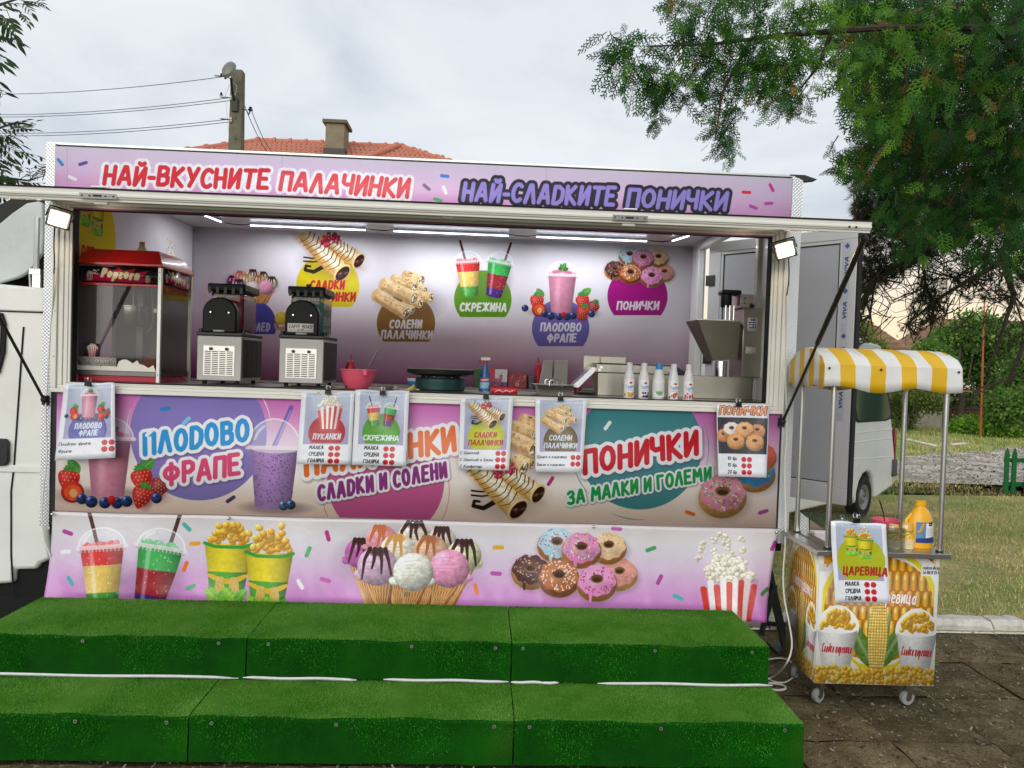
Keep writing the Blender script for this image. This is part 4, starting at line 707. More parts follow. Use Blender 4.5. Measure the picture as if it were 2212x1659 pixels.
for u0,u1,z0,z1 in ((.09,.915,.903,.925),(.09,.915,2.542,2.5645),(.09,.108,.9255,2.5415),(.897,.915,.9255,2.5415)):dslab(b,u0,u1,z0,z1,.0205,.029)
b.build('door_frame',M('door_frame','bcbcbc',.35,var=.03),door,bevel=.003)
b=MB();dslab(b,.998,1.012,.79,2.64,-.024,.030);dslab(b,.890,.896,.926,2.5415,.0205,.0235);dslab(b,.1085,.1145,.926,2.5415,.0205,.0235);dslab(b,.1146,.8896,.926,.932,.0205,.0235);dslab(b,.1146,.8896,2.535,2.5415,.0205,.0235);b.build('door_seal',rubber,door)
f=lambda u,z:(hx+ux*u*dl+nx*.036,hy+uy*u*dl+ny*.036,z)
sheet('protective_tape',lambda u,v:f(.922+.04*u,1.35+1.2*v),1,1,MP('tape_print',label_cv('viva'),.4),door,label='grey film strip printed VIVA along the door edge')
for z in (1.1,1.75,2.35):
    b=MB();dslab(b,-.015,.05,z-.04,z+.04,.035,.045);b.tube([(hx-.01,hy-.02,z-.05),(hx-.01,hy-.02,z+.05)],.01,8);b.build('hinge',dark,door)
MB().box(3.95,1.60,1.93,3.975,1.66,2.02).build('door_catch',dark,truck)
# chassis, wheels, jack
b=MB();b.box(.05,.10,.50,4.0,.18,.66);b.box(.05,1.8,.50,4.0,1.88,.66);b.box(.03,.03,.66,4.03,1.95,.71);b.box(3.86,.05,.55,3.9,1.9,.65);b.build('chassis',cavity,truck)
for x,y in ((-.0,.25),(2.9,.25),(2.9,1.75)):
    if x==0:continue
    w=MB().lathe([(.17,-.09),(.28,-.1),(.31,-.08),(.315,0),(.31,.08),(.28,.1),(.17,.09)],28,(x,y,.315),axis='y').build('wheel',rubber,truck);MB().lathe([(.001,-.04),(.06,-.06),(.16,-.05),(.175,-.09)],20,(x,y,.315),axis='y').build('rim',alu,w)
a=Vector((4.02,.30,.66));c=Vector((4.19,.30,.03))
b=MB();b.tube([a,c],.028,4);b.tube([(4.10,.27,.40),(4.03,.27,.10)],.018,4);b.box(4.11,.22,.0,4.27,.38,.02);b.build('support_leg',M('jack_grey','363a38',.55,.4,dirt=.4,dcol='6a6458'),truck)
# ------------------------------------------------------------------ cab (left end)
paint=M('cab_paint','e6e7df',.3,var=.03,coat=.25,dirt=.22,dcol='a49c84',ds=2.5)
cabm=MB()
def X_(px,py,y=.1):q=P(px,py,y=y);return (q[0],q[2])
rp=[(-.035,1.985),(-.3,2.0),(-2.1,1.9),(-2.1,.42),X_(-120,1272),X_(30,1260),X_(30,1231),X_(79,1231),X_(86,1218),X_(111,1208),(-.03,.7)]
cabm.prism(rp,.10,1.9);cab=cabm.build('cab',paint,truck,bevel=.02)
b=MB();b.box(-.30,.085,1.855,-.05,.0995,1.985);b.build('roof_gutter',paint,cab,bevel=.01)
s1=[X_(95,708),X_(88,760),X_(70,1010),X_(66,1100),X_(70,1230),X_(74,1250)]
b=MB();b.tube([(x-.03 if 0 else x,.097,z) for x,z in [X_(51,706,y=.097),X_(47,760,y=.097),X_(30,1010,y=.097),X_(24,1060,y=.097),X_(24,1200,y=.097),X_(30,1290,y=.097)]],.0045,6);b.tube([(-.6,.097,1.853),(-.048,.097,1.853)],.004,6);b.build('door_seam',rubber,cab)
b=MB();b.prism([X_(x,y,y=.085) for x,y in ((-60,668),(4,676),(12,700),(10,760),(-2,805),(-20,815),(-80,818))],.083,.0985);b.build('window_trim',rubber,cab,bevel=.003)
b=MB();b.prism([X_(x,y,y=.08) for x,y in ((-60,684),(-4,690),(2,706),(0,756),(-10,794),(-24,800),(-80,804))],.078,.0825);b.build('window',M('cab_glass','20282a',.06,var=.3,spec=.8),cab)
b=MB();b.prism([X_(x,y,y=.08) for x,y in ((-60,945),(12,948),(18,956),(18,996),(12,1006),(-60,1010))],.075,.0985);o=b.build('door_handle',black,cab,bevel=.005)
b=MB();b.box(-.62,.09,.98,-.05,.0993,1.02);b.build('side_swage',paint,cab,bevel=.008)
b=MB();b.box(-1.3,.12,.14,-.02,1.85,.30);b.box(-.3,.13,.30,.02,1.8,.50);b.build('underframe',cavity,cab)
w=MB().lathe([(.17,-.09),(.28,-.1),(.31,-.08),(.315,0),(.31,.08),(.28,.1),(.17,.09)],28,(-1.35,.3,.315),axis='y').build('wheel',rubber,truck)
# roof spoiler with dark hollow behind it and its strut
sp=[X_(x,y,y=.22) for x,y in ((-140,560),(-60,500),(0,487),(30,462),(62,440),(88,436),(96,442),(97,520),(95,545),(85,560),(78,575),(62,590),(44,600),(0,613),(-140,640))]
b=MB();b.prism(sp,.20,.235);spo=b.build('wind_deflector',M('deflector_paint','c6ccc8',.4,var=.06,dirt=.5,dcol='7c7c6c',ds=3),truck,bevel=.008)
b=MB();b.prism([(-1.2,2.06),(-.04,2.06),(-.04,2.57),(-.22,2.57),(-.45,2.45)],.30,1.7);b.build('deflector_back',M('deflector_inside','34342e',.9,dirt=.5,dcol='14140f'),spo)
b=MB();a=P(78,585,y=.2);c=P(81,470,y=.2);d=P(80,625,y=.2);b.tube([a,c],.016,8);b.box(a[0]-.03,.185,a[2]-.02,a[0]+.03,.215,a[2]+.01);b.box(d[0]-.022,.19,d[2],d[0]+.022,.21,a[2]);b.tube([(a[0]-.035,.2,a[2]-.005),(a[0]-.03,.2,a[2]-.09)],.006);b.build('deflector_strut',alu,spo)
# ------------------------------------------------------------------ flood lights
fl_glass=M('flood_lens','ffeec4',.3,emit=1,var=0)
def _lens():
    t=fl_glass.node_tree;n=t.nodes;l=t.links;b=n['Principled BSDF'];x=n.new('ShaderNodeTexCoord');v=n.new('ShaderNodeVectorMath');v.operation='LENGTH';r=n.new('ShaderNodeMapRange');r.inputs[1].default_value=.008;r.inputs[2].default_value=.046;r.inputs[3].default_value=5;r.inputs[4].default_value=.75
    c=n.new('ShaderNodeValToRGB');c.color_ramp.elements[0].color=(1,.93,.75,1);c.color_ramp.elements[1].color=(1,.62,.2,1);m=n.new('ShaderNodeMath');m.operation='MULTIPLY';m.inputs[1].default_value=18
    l.new(x.outputs['Object'],v.inputs[0]);l.new(v.outputs['Value'],r.inputs[0]);l.new(r.outputs[0],b.inputs['Emission Strength']);l.new(v.outputs['Value'],m.inputs[0]);l.new(m.outputs[0],c.inputs[0]);l.new(c.outputs[0],b.inputs['Emission Color'])
_lens()
def flood(x,y,z,rz,tilt,label):
    t=thing('flood_light',label,'floodlight',(x,y,z),0,'floodlights at the hatch corners')
    Rm=Matrix.Rotation(rz,4,'Z')@Matrix.Rotation(tilt,4,'X')@Matrix.Rotation(-.28 if rz<0 else .22,4,'Y')@Matrix.Scale(1.04,4)
    def T(b):b.v=[tuple(Rm@Vector(p)) for p in b.v];return b
    T(MB().box(-.052,-.014,-.045,.052,.016,.045)).build('housing',black,t,bevel=.005);T(MB().box(-.039,-.017,-.033,.039,-.0145,.033)).build('lens',fl_glass,t)
    b=MB()
    for i in range(7):b.box(-.042+i*.014-.002,.0165,-.036,-.042+i*.014+.002,.034,.036)
    T(b).build('heat_fins',black,t)
    T(MB().tube([(-.058,.0,.0),(-.058,.06,.045),(.058,.06,.045),(.058,.0,.0)],.004,6)).build('bracket',dark,t)
    ld=bpy.data.lights.new('flood_lamp','AREA');ld.shape='RECTANGLE';ld.size=.08;ld.size_y=.07;ld.energy=.8;ld.color=(1,.86,.62);lo=bpy.data.objects.new('flood_lamp',ld);COL.objects.link(lo);lo.parent=t;p=Rm@Vector((0,-.03,0));lo.location=p;lo.rotation_euler=(Rm.to_3x3()@Matrix.Rotation(R_(90),3,'X')).to_euler();return t
flood(.135,-.125,2.325,.35,.25,'lit square floodlight by the cab, beside the popcorn machine')
flood(3.92,-.125,2.315,-.30,.25,'lit square floodlight beside the hopper, next to the open rear door')
wcab=M('white_cable','d8d6cc',.5,var=.03)
def cable(name,pts,r,mat,label,cat='cable',n=8,sm=3,parent=None,group=None):
    pts=[Vector(p) for p in pts]
    for _ in range(sm):
        q=[pts[0]]
        for a,b in zip(pts,pts[1:]):q+=[a*.75+b*.25,a*.25+b*.75]
        pts=q+[pts[-1]]
    o=MB().tube(pts,r,n).build(name,mat,parent)
    if parent is None:tag(o,label,cat,group)
    return o
cable('power_lead',[(.10,-.10,2.29),(.08,-.07,2.2),(.075,-.05,2.12),(.07,-.045,2.05)],.0035,M('brown_lead','241a18',.5),'short dark lead hanging from the floodlight by the cab')
cable('power_lead',[(3.95,-.10,2.29),(3.975,-.06,2.2),(3.98,-.04,2.12),(3.975,-.035,2.08)],.0035,M('brown_lead','241a18',.5),'short dark lead hanging from the floodlight near the rear door')
cable('white_cable',[(.07,-.045,2.05),(.06,-.03,1.9),(.045,-.025,1.75),(.035,-.02,1.5),(.03,-.03,1.3),(.055,-.04,1.1),(.02,-.03,.85),(.03,-.03,.66),(.07,-.03,.56)],.004,wcab,'thin white cable running down the trim beside the cab')
gz=lambda px,py,z=.006:P(px,py,z=z)
cable('white_cable',[(3.975,-.035,2.08),(3.985,-.03,1.9),(3.99,-.03,1.6),(4.01,-.04,1.35),(4.0,-.04,1.1),(4.02,-.06,.8),(3.98,-.12,.5),P(1708,1360,y=-.3),P(1712,1400,y=-.4),P(1700,1435,y=-.5),gz(1672,1462,.02),gz(1650,1470)],.0045,wcab,'long white cable dropping from the floodlight to the paving by the steps')
cable('white_cable',[gz(1655,1425),gz(1690,1420),gz(1715,1432),gz(1722,1455),gz(1700,1475),gz(1675,1474),gz(1650,1462)],.004,wcab,'loop of white cable lying between the steps and the corn cart')
cable('white_cable',[gz(1660,1475),gz(1690,1478),gz(1700,1488),gz(1680,1492),gz(1650,1486)],.006,wcab,'flat white cable end curled on the paving at the lower step')
cable('black_cable',[gz(1560,1335,.02),gz(1630,1340,.02),gz(1660,1348,.02),gz(1720,1350,.02),gz(1800,1340,.02)],.016,rubber,'thick black cable lying along the white kerb')
# ------------------------------------------------------------------ turf steps
def turfmat(name,base,tip):
    m=bpy.data.materials.new(name);m.use_nodes=True;t=m.node_tree;n=t.nodes;l=t.links;b=n['Principled BSDF'];b.inputs['Roughness'].default_value=.7;b.inputs['Specular IOR Level'].default_value=.08
    x=n.new('ShaderNodeTexCoord');z=n.new('ShaderNodeTexNoise');z.inputs['Scale'].default_value=3;z.inputs['Detail'].default_value=6;z.inputs['Roughness'].default_value=.65;l.new(x.outputs['Object'],z.inputs['Vector'])
    r=n.new('ShaderNodeMapRange');r.inputs[1].default_value=.35;r.inputs[2].default_value=.7;l.new(z.outputs[0],r.inputs[0]);mx=n.new('ShaderNodeMix');mx.data_type='RGBA';mx.inputs[6].default_value=(*lin(base),1);mx.inputs[7].default_value=(*lin(tip),1);l.new(r.outputs[0],mx.inputs[0])
    z2=n.new('ShaderNodeTexNoise');z2.inputs['Scale'].default_value=260;l.new(x.outputs['Object'],z2.inputs['Vector']);r2=n.new('ShaderNodeMapRange');r2.inputs[1].default_value=.3;r2.inputs[2].default_value=.7;r2.inputs[3].default_value=.75;r2.inputs[4].default_value=1.25;l.new(z2.outputs[0],r2.inputs[0])
    z3=n.new('ShaderNodeTexNoise');z3.inputs['Scale'].default_value=1.3;z3.inputs['Detail'].default_value=3;l.new(x.outputs['Object'],z3.inputs['Vector']);r3=n.new('ShaderNodeMapRange');r3.inputs[1].default_value=.5;r3.inputs[2].default_value=.78;r3.inputs[4].default_value=.45;l.new(z3.outputs[0],r3.inputs[0])
    m3=n.new('ShaderNodeMix');m3.data_type='RGBA';m3.inputs[7].default_value=(*lin('5c6c28'),1);l.new(r3.outputs[0],m3.inputs[0]);l.new(mx.outputs[2],m3.inputs[6])
    s=n.new('ShaderNodeVectorMath');s.operation='SCALE';l.new(m3.outputs[2],s.inputs[0]);l.new(r2.outputs[0],s.inputs['Scale']);l.new(s.outputs[0],b.inputs['Base Color']);return m
turft=turfmat('turf_lit_tread_backing','40701f','5a8634');blade3=turfmat('turf_blade_pale','3c8c2c','6cae4c');turf=turfmat('turf_backing','063a04','0f5006');blade=turfmat('turf_blade_lit_worn','488c24','74a848');blade2=turfmat('turf_blade','0a6000','1c8408')  # treads paler than risers: light from above painted in, plus foot wear mid-tread
washer=M('zinc_washer','a8a8a0',.4,.8);screw=M('screw_head','141414',.5)
rs=np.random.RandomState(11)
def fuzz(nt_,nf,x0,x1,y0,y1,z0,z1):
    """short blades on the tread (z1) and the riser (y0)"""
    out=[]
    n=nt_;p=np.stack([rs.uniform(x0,x1,n),rs.uniform(y0-.004,y1,n),np.full(n,z1)],1);d=np.stack([rs.normal(0,.5,n),rs.normal(-.1,.5,n),np.ones(n)],1);out.append((p,d))
    n=nf;p=np.stack([rs.uniform(x0,x1,n),np.full(n,y0),rs.uniform(z0,z1,n)],1);d=np.stack([rs.normal(0,.35,n),-np.ones(n)*.75,rs.normal(-.5,.3,n)],1);out.append((p,d))
    n=nt_//26;p=np.stack([np.full(n,x1),rs.uniform(y0,y1,n),z1-np.abs(rs.normal(0,.07,n)).clip(0,z1-z0)],1);d=np.stack([np.ones(n),rs.normal(0,.4,n),rs.normal(-.2,.4,n)],1);out.append((p,d))
    p=np.concatenate([a for a,_ in out]);d=np.concatenate([a for _,a in out]);d/=np.linalg.norm(d,axis=1)[:,None];ln=rs.uniform(.005,.010,len(p))[:,None];w=np.cross(d,rs.normal(0,1,p.shape));w/=np.linalg.norm(w,axis=1)[:,None]+1e-9;w*=rs.uniform(.0008,.0016,len(p))[:,None]
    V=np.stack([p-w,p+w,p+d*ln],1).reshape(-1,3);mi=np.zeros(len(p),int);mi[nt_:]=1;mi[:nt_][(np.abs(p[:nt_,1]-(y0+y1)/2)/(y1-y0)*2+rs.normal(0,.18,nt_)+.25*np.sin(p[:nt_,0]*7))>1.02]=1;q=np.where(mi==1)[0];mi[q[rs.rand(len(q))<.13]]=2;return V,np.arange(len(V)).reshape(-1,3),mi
stepx=[(.10,1.297),(1.303,2.497),(2.503,3.70)];pos=['at the cab end','in the middle','nearest the corn cart']
for row,(y0,y1,z0,z1,nm) in enumerate(((-.68,-.155,.192,.378,'upper'),(-1.045,-.155,.0,.19,'lower'))):
    for i,(x0,x1) in enumerate(stepx):
        if row==1:x0-=.02*(i==0)-.0;x0,x1=((.02,1.18),(1.186,2.497),(2.503,3.715))[i]
        t=thing('turf_step','%s step covered in green artificial turf, %s'%(nm,pos[i]),'step',((x0+x1)/2,y0,0),0,'turf covered steps in front of the counter');ox,oy=(x0+x1)/2,y0
        nx_=24;b=MB();prof=[(y1,z0+.002),(y0+.0,z0+.002),(y0,z1-.035),(y0-.002,z1-.012),(y0+.008,z1-.002),(y0+.03,z1),(y1,z1)];vs=[]
        for k in range(nx_+1):
            x=x0+(x1-x0)*k/nx_
            for j,(yy,zz) in enumerate(prof):
                wv=.0035*math.sin(x*9+row*2)+.003*math.sin(x*23+j)
                if j==1:zz+=.006*math.sin(x*7+1)*(row==0)+.004
                vs.append((x-ox,yy-oy+(wv if 0<j<5 else 0)-(.006 if j==1 else 0),zz+(wv*.6 if 2<j<6 else 0)))
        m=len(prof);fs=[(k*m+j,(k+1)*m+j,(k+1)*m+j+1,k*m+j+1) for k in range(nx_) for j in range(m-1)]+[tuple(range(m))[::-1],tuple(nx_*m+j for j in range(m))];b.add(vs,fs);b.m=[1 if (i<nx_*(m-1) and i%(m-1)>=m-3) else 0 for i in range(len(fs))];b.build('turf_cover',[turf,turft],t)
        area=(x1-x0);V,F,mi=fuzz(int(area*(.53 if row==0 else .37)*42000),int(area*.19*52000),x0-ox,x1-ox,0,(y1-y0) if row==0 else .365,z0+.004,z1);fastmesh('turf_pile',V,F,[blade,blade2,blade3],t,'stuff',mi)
        sx=([(.10+.35,),(.0,)] and (((.40,.90),(.07,.55,.95) if 0 else (.08,.62,.94),(.04,.55,.93))[i] if row==0 else ((.30,.62,.93),(.06,.36,.72,.95) if 0 else (.07,.45,.94),(.05,.5,.93))[i]))
        for q in sx:
            xx=x0+(x1-x0)*q-ox;w=MB().lathe([(.003,-.009),(.0075,-.009),(.0075,-.012),(.003,-.012)],12,(xx,0,z1-.022),axis='y').build('washer',washer,t);MB().cyl((xx,-.0125,z1-.022),.0035,.003,8,axis='y').build('screw',screw,w)
tape=M('white_tape','d8d8d6',.45,var=.1,vs=30,bump=.3,bs=90)
for k,(a,b_,zz) in enumerate(((.05,1.27,.0),(1.29,1.80,.0),(1.92,2.49,.001),(2.50,2.72,-.002),(2.90,3.72,.0))):
    pts=[(a+(b_-a)*i/12,-.692-.002*math.sin(i+k),.2015+zz+.0025*math.sin(i*.9+k)) for i in range(13)];b=MB();vs=[]
    for i,p in enumerate(pts):
        e=1 if 0<i<12 else .25;vs+=[(p[0],p[1],p[2]-.008*e),(p[0],p[1]-.003,p[2]),(p[0],p[1],p[2]+.007*e)]
    fs=[(3*i+j,3*i+j+3,3*i+j+4,3*i+j+1) for i in range(12) for j in range(2)];b.add(vs,fs);tag(b.build('tape_strip',tape,solid=.0015),'white tape strip in the fold between the steps, '+('from the cab end','left of centre','right of the middle seam' if 0 else 'ending at the second seam','short piece starting at the second seam','curling out towards the corn cart')[k],'tape','white tape strips in the step joint')
# ------------------------------------------------------------------ lower banner
def bfn(u,v):
    xl,xr=.055+(.02)*v,3.912+.076*v;x=xl+(xr-xl)*u;z=.302+.494*v+(.012*(1-v)*(1-u));low=(1-v)
    y=-.026-.035*low*low-.012*low*math.sin(x*5.3)-.006*low*math.sin(x*13+3)-.012*math.exp(-((u-.97)/.05)**2)*low*3
    y-=.011*max(0,low-.35)*math.sin(x*52+6*v)*(max(0,x-2.2)/1.7)**1.2+.006*low*math.sin(x*31+4*v)
    y+=.008*math.sin(x*7.9+1)*math.sin(v*3.14)
    z+=-.004*math.sin(x*PI/.98)**2*v
    return (x,y,z)
bn=thing('banner','pink vinyl banner with slush, ice cream and donuts hanging under the counter','banner',(2.0,-.03,.3))
def bl(u,v):p=bfn(u,v);return (p[0]-2.0,p[1]+.03,p[2]-.3)
bimg=print_banner();b=MB();nu,nv=220,26;vs=[bl(i/nu,j/nv) for j in range(nv+1) for i in range(nu+1)];fs=[];uv=[]
for j in range(nv):
    for i in range(nu):
        a=j*(nu+1)+i;q=(a,a+1,a+nu+2,a+nu+1);fs.append(q);uv.append([((vs[k][0]+2.0-.03)/3.97,(vs[k][2]+.3-.28)/.517) for k in q])
b.add(vs,fs,0,uv);b.build('vinyl_sheet',MP('banner_vinyl',bimg,.32,.35,bump=.12,bs=9),bn,recalc=False,solid=.0012)
for x,z in ((.082,.785),(.56,.786),(1.0,.786),(1.49,.786),(1.98,.786),(2.47,.786),(2.96,.786),(3.46,.786),(3.97,.782)):
    if x in(.56,1.49,2.47,3.46):continue
    MB().sph((x-2.0,-.012,z-.3),.009,10).build('bolt_head',chrome,bn)
MB().lathe([(.003,0),(.011,0),(.011,-.004),(.003,-.004)],14,(1.955-2,-.03,.405-.3),axis='y').build('eyelet',washer,bn)
# ------------------------------------------------------------------ price sheets with clips
def psheet(kind,TL,TR,BR,BL,label,cx,curl=.012,y=-.050):
    q=[Vector(P(*c,y=y)) for c in (TL,TR,BR,BL)];c0=(q[0]+q[1]+q[2]+q[3])/4
    def f(u,v):
        p=(q[3].lerp(q[2],u)).lerp(q[0].lerp(q[1],u),v);w=curl*((2*u-1)**2)*(.3+v)+.01*(1-v)*math.sin(u*3+len(kind))+.0035*math.sin(u*11+v*7)*v
        return (p.x,p.y-w-.012*(1-v)**2,p.z+.003*math.sin(u*9)*(v>.99))
    im=MP('paper_'+kind,poster(kind),.3,.6,bump=.1,bs=14);o=sheet('price_sheet',lambda u,v:tuple(Vector(f(u,v))-c0),12,14,im,None,solid=.0012,loc=tuple(c0));tag(o,label,'price sheet','printed price sheets clipped to the counter')
    return cx
clipm=M('clip_black','101010',.3,.2)
def clip(px,py,y,label,s=1.):
    p=P(px,py,y=y);t=thing('binder_clip',label,'clip',p,0,'black binder clips holding the price sheets')
    MB().prism([(-.016*s+y*0,-.012*s),(.016*s,-.012*s),(.014*s,.012*s),(-.014*s,.012*s)],-.012*s,.004*s).build('clip_body',clipm,t,bevel=.001)
    for dy,d in ((-.010,.012),(.004,-.006)):
        MB().tube([(-.007*s,dy*s,.010*s),(-.011*s,(dy-d)*s,.024*s),(-.005*s,(dy-d)*s,.034*s),(0,(dy-d)*s,.026*s),(.005*s,(dy-d)*s,.034*s),(.011*s,(dy-d)*s,.024*s),(.007*s,dy*s,.010*s)],.0011*s,6).build('wire_handle',chrome,t)
for k,TL,TR,BR,BL,lb,cp,cl in (
 ('frappe',(142,829),(250,827),(253,988),(121,994),'price sheet with a pink frappe, clipped beside the cab end of the counter',(191,829),'clip holding the frappe price sheet'),
 ('popcorn',(653,847),(767,847),(759,1003),(642,1001),'price sheet with a striped popcorn box on a red badge',(709,846),'clip holding the popcorn price sheet'),
 ('slush',(769,842),(885,845),(878,1006),(760,1004),'price sheet with two layered slush cups on a green badge',(827,849),'clip holding the slush price sheet'),
 ('sweet',(995,858),(1109,857),(1099,1015),(990,1014),'price sheet with chocolate crepes on a lime badge',(1050,857),'clip holding the sweet crepe price sheet'),
 ('savory',(1156,861),(1268,862),(1257,1019),(1156,1019),'price sheet with rolled savoury crepes on a brown badge',(1211,861),'clip holding the savoury crepe price sheet'),
 ('donut',(1546,872),(1660,875),(1652,1030),(1551,1029),'price sheet with six plain donuts on a dark photo',(1595,874),'clip holding the donut price sheet')):
    psheet(k,TL,TR,BR,BL,lb,None);clip(cp[0],cp[1],-.062,cl)
# ------------------------------------------------------------------ popcorn machine
redp=M('red_paint','c81414',.3,var=.05,coat=.3);redd=M('red_plastic','b00c30',.4);post=M('satin_aluminium','cfd0cc',.35,.6,var=.05);glass=glassmat('clear_glass','a8a4a0',.03,.05);cavin=M('kettle_steel','c8c8c0',.22,1,var=.2,vs=14,stretch=(1,1,.3))
px0,px1,py0,py1=.098,.552,.12,.56;pz=1.49
t=thing('popcorn_machine','red roofed glass popcorn machine with steel kettle, standing by the cab end','popcorn machine',((px0+px1)/2,(py0+py1)/2,pz));ox,oy=(px0+px1)/2,(py0+py1)/2;w2,d2=(px1-px0)/2,(py1-py0)/2
MB().box(-w2+.01,-d2+.01,.0,w2-.01,d2-.01,.030).build('base',redd,t,bevel=.003)
MB().box(-w2+.02,-d2+.004,.031,w2-.02,-d2+.009,.052).build('front_rail',post,t);MB().box(w2-.009,-d2+.02,.031,w2-.004,d2-.02,.052).build('side_rail',post,t)
for sx in(-1,1):
    for sy in(-1,1):MB().box(sx*w2-.014 if sx>0 else -w2-.006,sy*d2-.014 if sy>0 else -d2-.006,.0,sx*w2+.006 if sx>0 else -w2+.014,sy*d2+.006 if sy>0 else -d2+.014,.585).build('corner_post',post,t,bevel=.002)
MB().quad((-w2+.014,-d2,.03),(w2-.014,-d2,.03),(w2-.014,-d2,.50),(-w2+.014,-d2,.50)).build('front_pane',glass,t);MB().quad((w2,-d2+.014,.03),(w2,d2-.014,.03),(w2,d2-.014,.50),(w2,-d2+.014,.50)).build('side_pane',glass,t)
MB().box(-w2+.014,d2-.006,.03,w2-.014,d2-.002,.585).build('back_panel',M('smoked_panel','746c6e',.5),t)
MB().box(-w2+.015,-d2+.01,.053,w2-.02,d2-.01,.06).build('tray',steel,t)
hp_=MP('popcorn_header',print_pop(),.25,.4);rect('header',-w2+.015,.498,w2-.015,.580,-d2-.003,hp_,t,label='black and red header lettered Popcorn',solid=.002)
sheet('side_header',lambda u,v:(w2+.003,-d2+.015+(2*d2-.03)*u,.505+.08*v),1,1,MP('popcorn_side',print_pop(300,70,True),.25,.4),t,solid=.002)
MB().box(-w2+.015,-d2-.008,.485,w2-.015,-d2-.001,.4965).build('header_rail',redp,t,bevel=.002)
a,b2=.012,-.04;b=MB();zt,zb=.695-.0,.588
V=[(-w2-a,-d2-a,zb),(w2+a,-d2-a,zb),(w2+a,d2+a,zb),(-w2-a,d2+a,zb),(-w2-a,-d2-a,zb+.012),(w2+a,-d2-a,zb+.012),(w2+a,d2+a,zb+.012),(-w2-a,d2+a,zb+.012),(-w2-b2,-d2-b2+.02,zt-.02),(w2+b2,-d2-b2+.02,zt-.02),(w2+b2,d2+b2,zt-.02),(-w2-b2,d2+b2,zt-.02)]
b.add(V,[(3,2,1,0),(0,1,5,4),(1,2,6,5),(2,3,7,6),(3,0,4,7),(4,5,9,8),(5,6,10,9),(6,7,11,10),(7,4,8,11),(8,9,10,11)]);b.build('roof',redp,t,bevel=.002)
k=MB().lathe([(.001,0),(.080,0),(.086,.01),(.086,.095),(.092,.098),(.092,.104),(.001,.104)],28,(-.0,-.04,.29)).build('kettle',cavin,t);MB().box(-.125,.0,.33,-.09,.04,.50).build('kettle_arm',black,t);MB().tube([(0,-.04,.39),(0,-.04,.50)],.006).build('stirrer_rod',steel,t)
MB().tube([(.095,-.03,.50),(.105,-.03,.42),(.11,-.03,.34),(.10,-.03,.28),(.078,-.03,.265)],.0045,8).build('power_cord',M('cord_grey','9a9884',.5),t);MB().box(.115,-.04,.365,.135,-.03,.385).build('switch',post,t);MB().box(-.05,.12,.10,-.015,.15,.50).build('lamp_column',steel,t)
for i in range(6):pass
s=MB().add([(-.02,.0,.075),(.12,-.02,.075),(.13,.05,.075),(-.02,.05,.075),(-.02,.0,.08),(.12,-.02,.15),(.13,.05,.15),(-.02,.05,.08)],[(0,3,2,1),(0,1,5,4),(1,2,6,5),(2,3,7,6),(3,0,4,7)]);s.build('scoop',M('orange_scoop','b04c18',.5),t,solid=.002)
# white decal at the foot of the glass: bucket over heaped popcorn
dec=M('decal_cream','ece6da',.5);dpk=M('decal_pink','c81c58',.5);dk=M('decal_line','3c3430',.5);b=MB();r=random.Random(2)
pts=[(-w2+.016,.055)]+[(x,.072+.02*abs(math.sin(x*37))+(.022 if x>-.0 and x<.12 else .0)) for x in np.linspace(-w2+.016,w2-.03,34)]+[(w2-.016,.055)];b.prism(pts,-d2-.0025,-d2-.0015);b.build('decal_heap',dec,t)
c=Cv(260,60,'cfc8bc');text(c,'POPCORN',12,48,248,44,40,'cfc8bc',[(.07,'302824')],wt=.1,jit=.1);c2=MP('popcorn_decal',c.image('popcorn_decal_print'),.5);rect('decal_lettering',-w2+.02,.078,-w2+.225,.122,-d2-.004,c2,t,solid=.001)
c=Cv(90,80,'3c3634');c.ell(45,28,34,22,'d8d2c4',nz=.4);popbox(c,45,70,52,n=26,fly=0);rect('decal_bucket',-w2+.055,.1225,-w2+.135,.19,-d2-.004,MP('bucket_decal',c.image('popcorn_bucket_print'),.5),t,solid=.001)
for z in (.04,.53,.56):MB().cyl((w2-.004,-d2-.0075,z),.003,.003,8,axis='y').build('post_screw',dark,t)
t2=thing('salt_shaker','small cream shaker bottle with yellow cap on the popcorn machine roof','bottle',(ox+.035,oy-.02,pz+.673))
MB().lathe([(.001,0),(.026,0),(.026,.02),(.015,.045),(.011,.05),(.001,.05)],18).build('bottle_body',M('cream_plastic','d8d0b4',.45,bump=.3,bs=60),t2);MB().lathe([(.001,.05),(.015,.05),(.015,.068),(.001,.07)],18).build('cap',M('yellow_cap','d0a840',.4),t2)
t.scale=(1,1,1.08);t2.location=(ox+.035,oy-.02,pz+.728)
